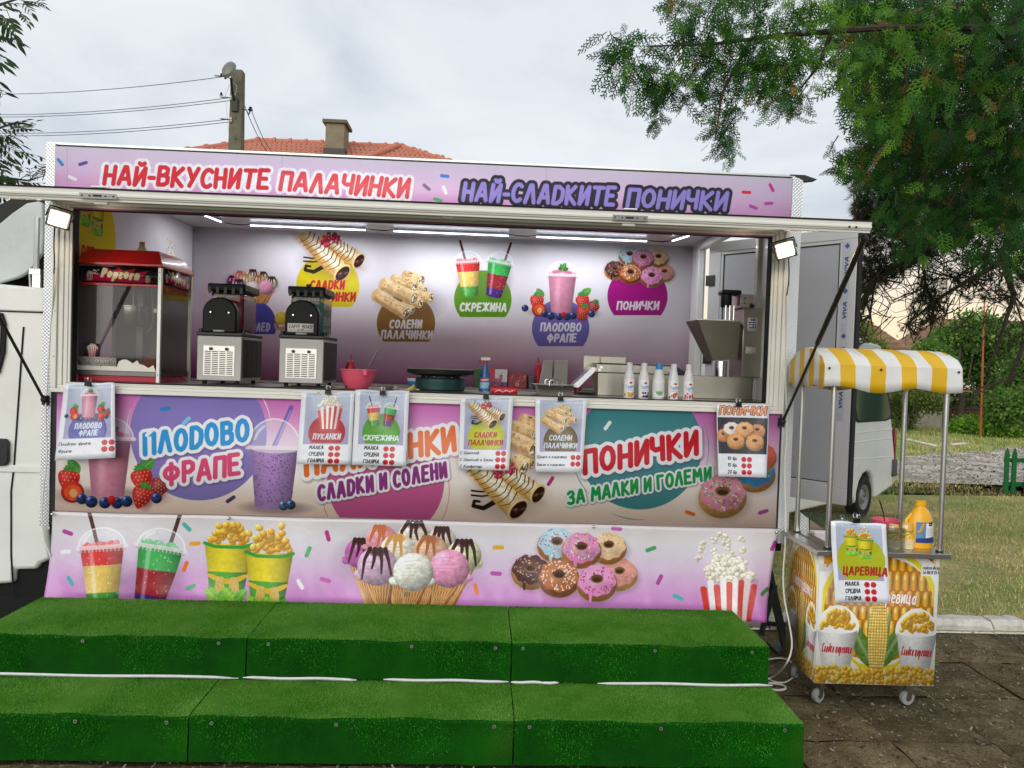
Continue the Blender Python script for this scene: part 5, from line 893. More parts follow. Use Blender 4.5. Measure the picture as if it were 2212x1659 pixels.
# ------------------------------------------------------------------ slush machines
def slushm(x0,liq,label,name_plate):
    w,d,z0=.243,.38,1.49;t=thing('slush_machine',label,'slush machine',(x0+w/2,.34,z0),0,'slush machines on the counter');h=w/2;f=-.19
    MB().box(-h,f,.022,h,.19,.27).build('steel_case',M('slush_case','b6b4ae',.5,.4,var=.08,vs=5),t,bevel=.004)
    for sx in(-.09,.09):
        for sy in(-.15,.15):MB().cyl((sx,sy,0),.012,.022,12).build('foot',rubber,t)
    MB().box(-.085,f-.004,.05,.085,f-.0003,.215).build('grille_panel',M('grille_steel','d8d5ce',.3,.8),t)
    b=MB()
    for i in range(4):
        for j in range(13):b.box(-.077+i*.040,f-.0052,.058+j*.0102,-.077+i*.040+.033,f-.0041,.0625+j*.0102)
    b.build('grille_slots',M('slot_dark','100e0c',.8),t,kind='stuff')
    for x in(-.043,.043):MB().cyl((x,f-.014,.198),.009,.010,10,axis='y').build('grille_knob',black,t)
    b=MB();b.box(h+.0005,-.17,.04,h+.006,.18,.255);b.build('side_panel',M('side_panel_brown','2c221e',.6),t);b=MB()
    for j in range(12):
        for i in range(3):b.box(h+.0062,-.10+i*.085,.07+j*.0145,h+.0085,-.10+i*.085+.07,.077+j*.0145)
    b.build('side_louvres',M('louvre','4a3c34',.6),t,kind='stuff')
    MB().box(-h-.004,f-.006,.2705,h+.004,.2,.292).build('drip_base',black,t,bevel=.005)
    pts=[(-.093,.288),(.093,.288),(.093,.40)]+[(.093*math.cos(a),.40+.085*math.sin(a)) for a in np.linspace(.15,PI-.15,12)]+[(-.093,.40)];MB().prism(pts,f-.012,f+.05).build('motor_cover',M('gloss_black','0e0f10',.4,spec=.2),t,bevel=.008)
    for x in(-.047,.052):o=MB().lathe([(.0001,-.002),(.008,-.003),(.011,0),(.001,.001)],12,(x,f-.014,.40),axis='y').build('cover_screw',black,t);MB().cyl((x,f-.018,.40),.004,.003,8,axis='y').build('screw_head',chrome,o)
    if name_plate:rect('name_plate',-.076,.306,.066,.354,f-.0145,MP('plate',label_cv('slush').image('slush_plate') if 0 else label_cv('slush'),.3),t,solid=.002,label='white plate lettered CAFFE BOASI')
    rect('model_tag',-.03,.293,.03,.303,f-.0145,M('tag_grey','b8bcb8',.4),t,solid=.001)
    tank=[(-.09,.294),(.11,.294),(.115,.45),(.115,.50),(-.095,.50),(-.095,.45)]
    MB().box(-.098,f+.12,.294,.088,.20,.53).build('tank',glassmat('tank_clear_'+name_plate*'b','b0b4b4',.05,.05),t,bevel=.02)
    MB().box(-.094,f+.124,.300,.084,.196,.495).build('slush_drink',liq,t,bevel=.025)
    MB().box(-.112,f+.11,.528,.100,.21,.572).build('tank_lid',M('gloss_black','0e0f10',.4,spec=.2),t,bevel=.008);MB().cyl((-.01,f+.18,.5725),.014,.018,12).build('lid_knob',black,t)
    for i in range(5):MB().box(-.104+i*.044,f+.102,.515,-.088+i*.044,f+.1095,.550).build('lid_clip',black,t)
    for x in(-.118,.118):MB().cyl((x,f+.05,.291),.012,.02,12).build('side_knob',black,t)
slushm(.744,M('red_slush','d82444',.25,var=.2),'slush machine holding a dark red drink, next to the popcorn machine',False)
slushm(1.195,M('teal_slush','58c4c4',.25,var=.2),'slush machine holding a turquoise drink, with a white name plate',True)
# ------------------------------------------------------------------ small things on the counter
cz=1.4905
def bottle(x,y,z,prof,mats,label,name='bottle',cat='bottle',lab=None,group=None,cap=None,sy=1.):
    t=thing(name,label,cat,(x,y,z),0,group);MB().lathe(prof,24,sy=sy).build('bottle_body',mats[0],t)
    if cap:MB().lathe(cap,20,sy=sy).build('cap',mats[1],t)
    if lab:
        img,z0,z1,r0,r1=lab;b=MB();n=12;vs=[];uv=[];fs=[]
        for j in range(2):
            for i in range(n+1):
                a=-PI/2-1.15+2.3*i/n;r=(r0 if j==0 else r1);vs.append((r*math.cos(a),r*math.sin(a)*sy,z0+(z1-z0)*j))
        for i in range(n):fs.append((i,i+1,n+2+i,n+1+i));uv.append([(i/n,0),((i+1)/n,0),((i+1)/n,1),(i/n,1)])
        b.add(vs,fs,0,uv);b.build('label',img,t,recalc=False)
    return t
wp=M('white_plastic','e2e0e0',.35,var=.02,coat=.2);bluecap=M('blue_cap','2484c0',.35)
tp=[(.001,0),(.027,0),(.029,.006),(.029,.105),(.027,.12),(.016,.165),(.015,.17),(.001,.17)];tc_=[(.0165,.168),(.0165,.194),(.014,.197),(.001,.197)]
for k,x,desc in (('topo',3.140,'with orange fruit on its label, at the end nearest the crepe plate'),('topb',3.222,'with dark berries on its label'),('tops',3.388,'with strawberries on its label'),('topr',3.472,'with raspberries on its label, at the end nearest the hopper')):
    bottle(x,.04,cz,tp,(wp,wp),'white topping bottle '+desc,'topping_bottle','bottle',(MP('lab_'+k,label_cv(k),.35),.006,.104,.0295,.0295),'white topping bottles standing in a row',tc_)
t=bottle(3.305,.04,cz,[(.001,0),(.030,0),(.033,.01),(.034,.06),(.031,.11),(.022,.155),(.018,.165),(.001,.165)],(wp,bluecap),'white bottle with blue cap and oval label among the topping bottles','soap_bottle','bottle',(MP('lab_soap',label_cv('soap'),.35),.012,.11,.0345,.0315),None,[(.019,.163),(.019,.188),(.017,.198),(.001,.2)])
# pink bowl, ladle, red bottle
pink=M('pink_plastic','ea5e78',.4,var=.03);t=thing('mixing_bowl','pink plastic mixing bowl on the counter','bowl',(1.62,.24,cz))
MB().lathe([(.001,0),(.055,0),(.075,.02),(.092,.06),(.098,.10),(.104,.103),(.103,.108),(.094,.107),(.088,.06),(.07,.024),(.001,.012)],32).build('bowl_shell',pink,t);MB().box(.04,-.105,.075,.065,-.09,.108).build('pour_lip',pink,t,bevel=.004)
tag(MB().tube([(1.665,.20,1.56),(1.69,.19,1.62),(1.73,.18,1.70),(1.742,.18,1.718),(1.745,.18,1.70)],.0045,8).build('ladle',M('ladle_grey','6a6a6c',.3,.7)),'grey ladle standing in the pink mixing bowl','ladle')
bottle(1.555,.37,cz,[(.001,0),(.032,0),(.032,.12),(.026,.135),(.001,.135)],(M('ketchup_red','a81020',.4),M('ketchup_red','a81020',.4)),'red squeeze bottle behind the pink bowl','sauce_bottle','bottle',None,None,[(.022,.135),(.022,.15),(.006,.158),(.002,.195),(.0001,.195)])
# crepe plate
t=thing('crepe_maker','round black crepe plate on a dark green base','crepe maker',(2.085,.33,cz))
MB().lathe([(.001,0),(.135,0),(.145,.008),(.147,.02),(.147,.066),(.140,.074),(.001,.074)],40).build('green_base',M('green_enamel','1c4440',.35,.3,coat=.4),t);MB().cyl((0,0,.074),.115,.012,30).build('collar',black,t)
MB().lathe([(.001,.086),(.15,.086),(.195,.098),(.198,.122),(.190,.126),(.001,.128)],48).build('hot_plate',M('cast_iron','1a1716',.5,.3,bump=.1),t)
for a in (-1.0,-1.4,-1.8,-2.2):MB().sph((.128*math.cos(a),.128*math.sin(a),.081),.0045,8).build('rivet',chrome,t)
# spray bottle
t=bottle(2.345,.42,cz,[(.001,0),(.034,0),(.034,.08),(.026,.11),(.012,.15),(.011,.165),(.001,.165)],(M('blue_clear','1c5c9c',.2,var=.1),M('spray_red','b82828',.4)),'blue cleaning spray bottle with a red and white trigger','spray_bottle','spray bottle',(MP('lab_clean',label_cv('clean'),.35),.01,.085,.0345,.0345),None,[(.013,.163),(.013,.182),(.001,.182)],.7)
MB().box(-.028,-.010,.183,.03,.010,.203).build('spray_head',wp,t,bevel=.005);MB().tube([(-.02,0,.195),(-.034,0,.18),(-.03,0,.165)],.004,6).build('trigger',M('spray_red','b82828',.4),t)
# boxes at the back counter
bz=1.472
def bbox(x0,x1,y,z1,d,mat,name,label,cat,front=None):
    t=thing(name,label,cat,((x0+x1)/2,y,bz));w=(x1-x0)/2;MB().box(-w,-d/2,0,w,d/2,z1-bz).build('carton',mat,t,bevel=.002)
    if front:rect('front_print',-w+.002,.002,w-.002,z1-bz-.002,-d/2-.0015,front,t)
    return t
XZ=lambda px,py,y:(lambda q:(q[0],q[2]))(P(px,py,y=y))
bbox(XZ(1026,800,1.75)[0],XZ(1040,800,1.75)[0],1.78,XZ(1033,797,1.75)[1],.1,M('green_carton','1f6a24',.5),'green_carton','narrow green carton beside the spray bottle','carton')
bbox(XZ(1041,800,1.75)[0]+.003,XZ(1096,800,1.75)[0],1.78,XZ(1070,797,1.75)[1],.16,M('red_carton','b01820',.5),'drink_carton','red, white and violet carton printed with two cups with straws','carton',MP('drinkbox',label_cv('drinkbox'),.4))
bbox(XZ(1098,800,1.75)[0],XZ(1137,800,1.75)[0],1.78,XZ(1110,806,1.75)[1],.16,M('darkred_carton','7a141a',.5),'snack_box','dark red patterned box on the back shelf','box',MP('redbox',label_cv('redbox'),.4))
paper=M('kraft_paper','a8a498',.8,var=.08,bump=.15,bs=20)
for k,(a,b_,lean) in enumerate(((1172,1193,.1),(1196,1226,.02))):
    x0,z1=XZ(a,778 if k else 779,1.7);x1,_=XZ(b_,778,1.7);w=(x1-x0)/2;t=MB();t.hexa([(-w-lean*.25,-.05,0),(w,-.05,0),(w,.05,0),(-w-lean*.25,.05,0),(-w+.01,-.04,z1-bz),(w,-.04,z1-bz),(w,.03,z1-bz),(-w+.01,.03,z1-bz)]);tag(t.build('paper_bag_bundle',paper,loc=((x0+x1)/2,1.72,bz),bevel=.003),('grey paper bag bundle leaning left' if 0 else 'grey paper bundle with slanted side next to the red bottle') if k==0 else 'straight grey paper bundle behind the steel tray','paper bundle')
x,_=XZ(1166,790,1.8);bottle(x-.01,1.82,bz,[(.001,0),(.03,0),(.03,.16),(.02,.19),(.001,.19)],(M('ketchup_red','a81020',.4),M('ketchup_red','a81020',.4)),'tall red squeeze bottle behind the grey paper bundles','sauce_bottle','bottle',None,None,[(.02,.19),(.008,.20),(.003,.25),(.0001,.25)])
tag(MB().lathe([(.03,0),(.036,.10),(.034,.10),(.028,.004),(.0001,.004)],20).build('plastic_cup',glassmat('clear_plastic','b0a8b0',.1,.25),loc=(XZ(1148,800,1.75)[0],1.75,bz)),'clear plastic cup on the back shelf beside the dark red box','cup')
t=thing('plastic_bowl','upturned clear plastic bowl in front of the red carton','bowl',(XZ(1072,810,1.66)[0],1.66,bz));MB().lathe([(.05,0),(.055,.02),(.04,.06),(.02,.075),(.001,.077)],20).build('bowl_shell',glassmat('pink_clear','c07080',.1,.4),t)
# bananas and pot
yel=M('banana_yellow','c8b428',.5,var=.15,dirt=.3,dcol='5a4018',ds=20);x,z=XZ(895,835,.3)
for k,(dx,dz,a) in enumerate(((-.02,0,.0),(.005,.006,.25))):
    pts=[(.055*math.cos(t_)-.02,0,.03+.045*math.sin(t_)) for t_ in np.linspace(PI*1.15,PI*1.85,8)];tag(MB().tube(pts,[.004,.012,.015,.016,.016,.014,.01,.004],8).build('banana',yel,loc=(x+dx+k*.02,.24+.03*k,cz+.012),rot=(0,-.35-a,0)),'yellow banana lying '+('in front, beside the crepe maker' if k==0 else 'just behind the other one, beside the crepe maker'),'banana')
t=thing('ice_cream_tub','white tub with blue band beside the crepe maker','tub',(1.95-.03,.50,cz));MB().lathe([(.001,0),(.036,0),(.044,.055),(.047,.056),(.047,.062),(.001,.062)],20).build('tub_body',wp,t);MB().lathe([(.0385,.01),(.0432,.045)],20).build('blue_band',bluecap,t)
t=thing('phone_stand','small dark gadget with grey cap near the pink bowl','gadget',(1.80,.22,cz));MB().box(-.03,-.02,0,.02,.02,.016).build('gadget_body',black,t,bevel=.003);MB().box(.025,-.015,0,.05,.015,.02).build('gadget_cap',M('grey_plastic','8c8c90',.4),t,bevel=.004)
# crinkled red snack pack
b=MB();n=24;x0,x1=XZ(1060,845,.12)[0],XZ(1117,845,.12)[0];vs=[];fs=[];uv=[]
for i in range(n+1):
    x=x0+(x1-x0)*i/n;vs+=[(x,.10,cz),(x,.10+.004*(i%2),cz+.036+.004*(i%2))]
for i in range(n):fs.append((2*i,2*i+2,2*i+3,2*i+1));uv.append([(i/n,0),((i+1)/n,0),((i+1)/n,1),(i/n,1)])
b.add(vs,fs,0,uv);tag(b.build('snack_packet',MP('chips',label_cv('chips'),.3),recalc=False,solid=.006),'red crinkle-topped snack packet on the counter edge','snack packet')
# steel tray with handles
x0,x1=2.635,2.84;t=thing('steel_tray','shallow stainless tray with wire handles, below the chute','tray',((x0+x1)/2,.22,cz));w=(x1-x0)/2
b=MB();o,i_=[(-w,-.13,.055),(w,-.13,.055),(w,.13,.055),(-w,.13,.055)],[(-w+.02,-.11,.0),(w-.02,-.11,.0),(w-.02,.11,.0),(-w+.02,.11,.0)];lip=[(-w-.012,-.142,.057),(w+.012,-.142,.057),(w+.012,.142,.057),(-w-.012,.142,.057)];b.add(i_+o+lip,[(0,1,2,3)]+[(k,(k+1)%4,(k+1)%4+4,k+4) for k in range(4)]+[(k+4,(k+1)%4+4,(k+1)%4+8,k+8) for k in range(4)]);b.build('pan',steel,t,solid=.002)
for y in(-.14,.14):MB().tube([(-.035,y,.05),(-.035,y,.075),(-.028,y,.085),(.028,y,.085),(.035,y,.075),(.035,y,.05)],.003,8).build('wire_handle',chrome,t)
tag(MB().tube([(2.86,.15,cz+.016),(2.90,.14,cz+.02),(2.97,.13,cz+.018),(2.965,.15,cz+.012),(2.88,.17,cz+.012)],.006,8).build('tongs',black),'black tongs lying between the tray and the donut fryer','tongs')
# ------------------------------------------------------------------ donut fryer with hopper
t=thing('donut_machine','stainless donut fryer with slanted hopper and upright control tower','donut machine',(3.5,.45,cz));K=lambda px,py,y:(lambda q:(q[0]-3.5,q[2]-cz))(P(px,py,y=y))
st=M('fryer_steel','aaa698',.33,1,var=.15,vs=5,bump=.05,bs=8,dirt=.2,dcol='6a6454')
MB().box(-.49,-.13,0,.43,.14,.135).build('oil_tank',st,t,bevel=.003);MB().box(-.50,-.14,.1355,-.03,.15,.185).build('conveyor_frame',st,t,bevel=.003);MB().box(-.498,-.10,.186,-.05,.10,.190).build('belt',dark,t)
MB().prism([(-.0295,.1355),(.06,.1355),(-.0295,.185)],-.14,.1).build('ramp',dark,t);MB().box(-.54,.155,.13,-.43,.17,.235).build('rear_plate',st,t,bevel=.002);MB().box(-.44,.11,.191,-.28,.16,.235).build('heater_box',st,t,bevel=.003)
b=MB();b.hexa([(-.64,-.10,.045),(-.60,-.10,.040),(-.60,.06,.040),(-.64,.06,.045),(-.52,-.10,.165),(-.485,-.10,.16),(-.485,.06,.16),(-.52,.06,.165)]);b.build('donut_chute',M('chute_steel','d0d0d0',.25,1),t)
for x,z in ((-.475,.165),(-.485,.15),(-.07,.155)):MB().cyl((x,-.150,z),.008,.010,12,axis='y').build('frame_bolt',chrome,t)
MB().cyl((-.60,-.05,.0),.02,.05,14).build('burner_knob',M('knob_red','8a1a28',.4),t);MB().tube([(-.57,-.05,.03),(-.50,-.05,.03)],.01,8).build('oil_valve',steel,t)
tl,tr,br,bl=K(1508,690,.33),K(1599,695,.33),K(1593,776,.36),K(1541,779,.36)
b=MB();b.add([(tl[0],-.12,tl[1]),(tr[0],-.12,tr[1]),(tr[0],.11,tr[1]),(tl[0]-.01,.11,tl[1]),(bl[0],-.085,bl[1]),(br[0],-.085,br[1]),(br[0],.06,br[1]),(bl[0],.06,bl[1])],[(0,1,5,4),(1,2,6,5),(2,3,7,6),(3,0,4,7)]);b.build('hopper',M('hopper_steel','9c9788',.36,1,var=.1),t,solid=.003,smooth=False)
MB().box(tl[0]-.015,-.128,tl[1]-.003,tr[0]+.004,-.1215,tl[1]+.004).build('hopper_rim',steel,t)
MB().cyl(((bl[0]+br[0])/2,-.01,.135),.036,bl[1]-.136,24).build('nozzle',chrome,t)
tx,tz=K(1600,658,.36);tx2,_=K(1655,660,.36);MB().box(tx+.02,-.09,.1355,tx2,.14,tz-.02).build('control_tower',st,t,bevel=.004);MB().box(tx2+.001,-.03,.23,tx2+.012,.0,tz-.02).build('tower_rail',steel,t)
MB().box(tx+.005,-.07,tz-.018,tx+.085,.08,tz+.065).build('motor_housing',M('motor_plate','c0bcae',.35,1),t,bevel=.003)
for dx,dz in ((.02,.05),(.02,.02),(.06,.02)):MB().cyl((tx+dx+.01,-.074,tz+dz-.01),.005,.004,8,axis='y').build('motor_bolt',dark,t)
MB().lathe([(.001,0),(.03,0),(.034,.01),(.034,.09),(.02,.10),(.001,.10)],18,(tx-.05,.03,tz-.01)).build('motor',black,t);MB().box(tx-.09,-.02,tz+.065,tx+.03,.08,tz+.095).build('motor_cap',black,t,bevel=.01)
for dx in(-.06,-.035,-.01):MB().cyl((tx+dx,.0,tz-.10),.006,.10,10).build('piston_rod',chrome,t)
rect('maker_plate',tx+.045,tz-.155,tx+.105,tz-.075,-.0925,MP('stok',label_cv('stok'),.4),t,solid=.001,label='white plate lettered stok');rect('data_plate',tx+.04,tz-.29,tx+.105,tz-.25,-.0925,MP('dplate',label_cv('plate'),.4),t,solid=.001)
MB().lathe([(.0001,-.008),(.012,-.008),(.012,.0),(.0001,.0)],10,(tr[0]+.012,-.108,tr[1]-.03),axis='y').build('hopper_knob',dark,t);MB().box(tx+.06,-.085,tz-.015,tx+.085,-.072,tz+.005).build('switch',black,t)
MB().tube([(tx2+.01,-.02,.22),(tx2+.02,-.02,.1),(tx2+.025,-.02,.0)],.005,8).build('power_cord',wcab,t)
# ------------------------------------------------------------------ corn cart
cx0,cx1,cy0,cy1=4.035,4.635,-.455,-.075;t=thing('corn_cart','sweetcorn cart on castors with yellow and white striped canopy','food cart',((cx0+cx1)/2,(cy0+cy1)/2,0),-.025);h,d=.30,.19
edge=M('cart_board','e8e6dc',.5);MB().box(-h,-d,.115,h,d,.762).build('cabinet',edge,t)
rect('front_print',-h,.117,h,.760,-d-.002,MP('cart_front',print_cart(),.32,.3),t,solid=.002,label='front board printed with corn cob and two white cups')
sheet('side_print',lambda u,v:(-h-.002,d-2*d*u,.117+.643*v),1,1,MP('cart_side',print_cart(True),.32,.3),t,solid=.002,label='side board printed with corn and lettering')
MB().box(-h-.002,-d-.0045,.68,-h+.0345,-d-.0022,.715).build('corner_sticker',wp,t)
MB().box(-h-.032,-d-.045,.765,h+.032,d+.035,.790).build('worktop',M('worktop_steel','b8b6b0',.3,1,var=.06),t,bevel=.002)
pf=[(-.262,-d+.005),(.302,-d+.005),(-.268,d-.0),(.298,d-.0)]
for x,y in pf:MB().cyl((x,y,.7905),.0125,.82,14).build('canopy_post',alu,t);
for x,y in pf:MB().cyl((x,y,.7905),.018,.006,14).build('post_foot',dark,t)
def caster(x,y,a):
    w=MB().lathe([(.001,-.011),(.024,-.013),(.034,-.012),(.037,0),(.034,.012),(.024,.013),(.001,.011)],24,(0,0,.037),axis='y').build('castor',M('castor_grey','8c8c8c',.6),t,loc=(x,y,0),rot=(0,0,a));MB().cyl((0,-.017,.037),.012,.034,12,axis='y').build('hub',dark,w)
    MB().prism([(-.012,.03),(.012,.03),(.03,.10),(-.006,.10)],-.018,-.0145).build('fork',steel,w);MB().prism([(-.012,.03),(.012,.03),(.03,.10),(-.006,.10)],.0145,.018).build('fork',steel,w);MB().box(-.03,-.03,.1005,.04,.03,.115).build('mount_plate',steel,w)
for x,y,a in ((-.262,-.15,.5),(.19,-.15,.2),(-.26,.15,.9),(.26,.15,.2)):caster(x,y,a)
# striped canopy
ya,wh=M('canopy_yellow','dcae10',.5,var=.06,vs=8,bump=.15,bs=8),M('canopy_white','dcdcd8',.5,var=.05,vs=8,bump=.15,bs=8)
L0,L1=-.335,.345;yf,yb=-d-.045,d+.03;seg=[]
bd=[L0+ (.078)*i for i in range(9)]+[L1];prof=[]
zf=1.705
for k in range(13):
    u=k/12;prof.append((yf+(yb-yf)*u,zf+.088*(1-(2*u-1)**2)**.85))
n=90;xs=np.linspace(L0,L1,n+1);b=MB();vs=[];rows=[]
prof2=[(yf-.004,1.592),(yf-.004,1.63),(yf-.002,1.67),(yf,1.70)]+prof+[(yb,1.70),(yb+.004,1.66),(yb+.004,1.59)];m=len(prof2)
for x in xs:
    for j,(y,z) in enumerate(prof2):
        sag=.009*math.sin(x*17)*(1 if j<2 or j>m-3 else 0)+.0025*math.sin(x*63+j)*(4<j<m-4)+(.006*math.sin(x*28+j)*(j in(5,6,7,8)))
        vs.append((x,y-(.006*math.sin(x*21) if j in(0,1,m-1,m-2) else 0),z+sag-(.0 if 3<j<m-3 else .012*max(0,math.sin(x*11+2)) if j in(0,m-1) else 0)))
fs=[];
for i in range(n):
    xm=(xs[i]+xs[i+1])/2;st_=int((xm-L0)//.0755)%2
    for j in range(m-1):fs.append((i*m+j,(i+1)*m+j,(i+1)*m+j+1,i*m+j+1));b.m.append(st_)
b.v=vs;b.f=fs;b.uv=[None]*len(fs);b.build('canopy_cloth',[wh,ya],t,solid=.0015)
for side,x in ((0,L0),(1,L1)):
    b=MB();ny=44;ys=np.linspace(yf,yb,ny+1);v=[];
    for y in ys:
        u=(y-yf)/(yb-yf);top=zf+.088*max(0,1-(2*u-1)**2)**.85
        for zz in (1.592+.010*math.sin(y*40),1.65,1.70,top):v.append((x+(-.003 if side==0 else .003)*(zz<1.64)*math.sin(y*50),y,zz))
    f=[];mm=[]
    for i in range(ny):
        for j in range(3):f.append((i*4+j,i*4+4+j,i*4+5+j,i*4+1+j));mm.append(int(((ys[i]+ys[i+1])/2-yf)//.062+1)%2)
    b.v=v;b.f=f;b.m=mm;b.uv=[None]*len(f);b.build('canopy_end',[wh,ya],t,solid=.0015)
for x,y in ((-.325,yf-.008),(-.07,yf-.008),(.335,yf-.008)):MB().sph((x+.01*(x<0)-.012*(x>0),y,1.688),.006,8).build('snap_button',dark,t)
MB().tube([(-.262,-d,1.60),(.302,-d,1.60)],.008).build('canopy_rail',alu,t);MB().tube([(-.268,d,1.60),(.298,d,1.60)],.008).build('canopy_rail',alu,t)
gg=glassmat('sneeze_glass','8aa09a',.03,.10)
MB().quad((-.266,-d+.01,.795),(-.266,d-.01,.795),(-.266,d-.03,.905),(-.266,-d+.01,.875)).build('glass_guard',gg,t);MB().quad((-.25,d-.0,.795),(.29,d-.0,.795),(.29,d-.0,.90),(-.25,d-.0,.90)).build('glass_guard',gg,t)
MB().quad((-.20,-d+.03,.795),(.14,-d+.03,.795),(.14,-d+.03,.90),(-.20,-d+.03,.90)).build('glass_guard',gg,t)
MB().cyl((-.19,-d+.022,.80),.012,.03,10).build('glass_clamp',chrome,t)
MB().lathe([(.001,0),(.06,0),(.07,.05),(.072,.08),(.03,.105),(.001,.108)],24,(-.10,.02,.7905)).build('pot_lid',M('pot_steel','c0c0bc',.25,1),t);MB().lathe([(.006,0),(.012,.01),(.012,.022),(.001,.026)],14,(-.10,.02,.899)).build('lid_knob',chrome,t)
# things on the cart (world positions)
zt=.7905
jug=thing('oil_jug','yellow plastic oil jug with white label, on the corn cart worktop','jug',(4.585,-.36,zt));jm=M('oil_yellow','f0b010',.35,var=.03,coat=.2)
b=MB();ring_=[(.062,0),(.066,.01),(.066,.11),(.060,.15),(.040,.19),(.024,.205),(.024,.212),(.027,.213),(.027,.238),(.001,.24)];b.lathe([(.001,0)]+ring_,24,sy=.68);b.build('jug_body',jm,jug)
MB().tube([(-.046,0,.17),(-.072,0,.14),(-.074,0,.09)],.008).build('jug_handle',jm,jug)
b=MB();n=10;vs=[];fs=[];uv=[]
for j in range(2):
    for i in range(n+1):
        a=-PI/2-.65+1.75*i/n;vs.append((.0675*math.cos(a),.0675*.68*math.sin(a)-.001,.03+.105*j))
for i in range(n):fs.append((i,i+1,n+2+i,n+1+i));uv.append([(i/n,0),((i+1)/n,0),((i+1)/n,1),(i/n,1)])
b.add(vs,fs,0,uv);b.build('label',MP('lab_oil',label_cv('oil'),.35),jug,recalc=False)
cupm=MP('cup_print',label_cv('cup'),.5);rimm=M('cup_rim','e6d8b8',.5)
def pcup(x,y,z,label):
    o=thing('paper_cup',label,'paper cup',(x,y,z),0,'paper cups stacked upside down on the corn cart');n=20;b=MB();vs=[];fs=[];uv=[]
    for j,(r,zz) in enumerate(((.0315,.006),(.0235,.082))):
        for i in range(n+1):a=-PI/2-PI+2*PI*i/n;vs.append((r*math.cos(a),r*math.sin(a),zz))
    for i in range(n):fs.append((i,i+1,n+2+i,n+1+i));u=lambda k:abs(((k/n)*2)%2-1);uv.append([(i/n*1,0),((i+1)/n,0),((i+1)/n,1),(i/n,1)])
    b.add(vs,fs,0,uv);b.build('cup_wall',cupm,o,recalc=False);MB().lathe([(.0315,.0),(.034,.001),(.034,.006),(.0315,.0065)],20).build('rim',rimm,o);MB().cyl((0,0,.080),.0232,.0015,16).build('cup_base',rimm,o);return o
for sx,n_,nm in ((4.435,5,'beside the tub'),(4.505,6,'beside the yellow jug')):
    for k in range(n_):pcup(sx,-.385,zt+.0085*k,('topmost' if k==n_-1 else 'lowest' if k==0 else ['','second','third','fourth','fifth'][k])+' paper cup of the upturned stack '+nm+(' counted from the worktop' if 0<k<n_-1 else ''))
tag(MB().lathe([(.001,0),(.04,0),(.06,.03),(.068,.07),(.071,.071),(.071,.075),(.064,.074),(.055,.03),(.001,.006)],24).build('pink_bowl',pink,loc=(4.50,-.19,zt+.03)),'pink plastic bowl behind the paper cups on the cart','bowl')
tag(MB().lathe([(.001,0),(.045,0),(.05,.03),(.001,.03)],20).build('round_tub',wp,loc=(4.50,-.19,zt)),'white round tub under the pink bowl on the cart','tub')
tag(MB().tube([(4.49,-.20,.87),(4.475,-.21,.93),(4.445,-.22,1.0)],[.003,.003,.004],8).build('spoon',dark),'thin dark spoon handle leaning out of the pink bowl on the cart','spoon')
tag(MB().lathe([(.022,0),(.030,.085),(.028,.085),(.0205,.003),(.0001,.003)],18).build('white_cup',M('frosted_plastic','c4ccc0',.4),loc=(4.375,-.37,zt)),'pale plain cup behind the corn price sheet','cup')
q=[(1791,1124),(1911,1132),(1917,1300),(1803,1302)];psheet('corn',*q,'price sheet with two corn cups hanging on the corn cart',None,y=-.525);clip(1849,1124,-.54,'clip holding the corn price sheet on the cart',1.0)
# ------------------------------------------------------------------ ground
def groundmat(name,cols,sc=2.,bump=.6,bs=60,fine=120,rough=.95):
    m=bpy.data.materials.new(name);m.use_nodes=True;t=m.node_tree;n=t.nodes;l=t.links;b=n['Principled BSDF'];b.inputs['Roughness'].default_value=rough;b.inputs['Specular IOR Level'].default_value=.2
    x=n.new('ShaderNodeTexCoord');z=n.new('ShaderNodeTexNoise');z.inputs['Scale'].default_value=sc;z.inputs['Detail'].default_value=9;z.inputs['Roughness'].default_value=.7;l.new(x.outputs['Object'],z.inputs['Vector'])
    r=n.new('ShaderNodeValToRGB');e=r.color_ramp.elements;k=len(cols);e[0].position=.3;e[0].color=(*lin(cols[0]),1);e[1].position=.7;e[1].color=(*lin(cols[-1]),1)
    for i in range(1,k-1):q=e.new(.3+.4*i/(k-1));q.color=(*lin(cols[i]),1)
    l.new(z.outputs[0],r.inputs[0]);z2=n.new('ShaderNodeTexNoise');z2.inputs['Scale'].default_value=fine;z2.inputs['Detail'].default_value=3;l.new(x.outputs['Object'],z2.inputs['Vector']);r2=n.new('ShaderNodeMapRange');r2.inputs[1].default_value=.3;r2.inputs[2].default_value=.72;r2.inputs[3].default_value=.55;r2.inputs[4].default_value=1.5;l.new(z2.outputs[0],r2.inputs[0])
    s=n.new('ShaderNodeVectorMath');s.operation='SCALE';l.new(r.outputs[0],s.inputs[0]);l.new(r2.outputs[0],s.inputs['Scale']);l.new(s.outputs[0],b.inputs['Base Color'])
    z3=n.new('ShaderNodeTexNoise');z3.inputs['Scale'].default_value=bs;z3.inputs['Detail'].default_value=5;l.new(x.outputs['Object'],z3.inputs['Vector']);bp=n.new('ShaderNodeBump');bp.inputs['Strength'].default_value=bump;bp.inputs['Distance'].default_value=.02;l.new(z3.outputs[0],bp.inputs['Height']);l.new(bp.outputs[0],b.inputs['Normal']);return m
gnd=groundmat('dry_lawn_soil',('74624a','a89668','8c8e58','b8a878','788848'),.9,fine=60)
S=260
g=MB();n=26
for i in range(n):
    for j in range(n):pass
MB().quad((-S,.70,-.004),(S,.70,-.004),(S,S*1.6,-.004),(-S,S*1.6,-.004)).build('ground',gnd,None,kind='structure')
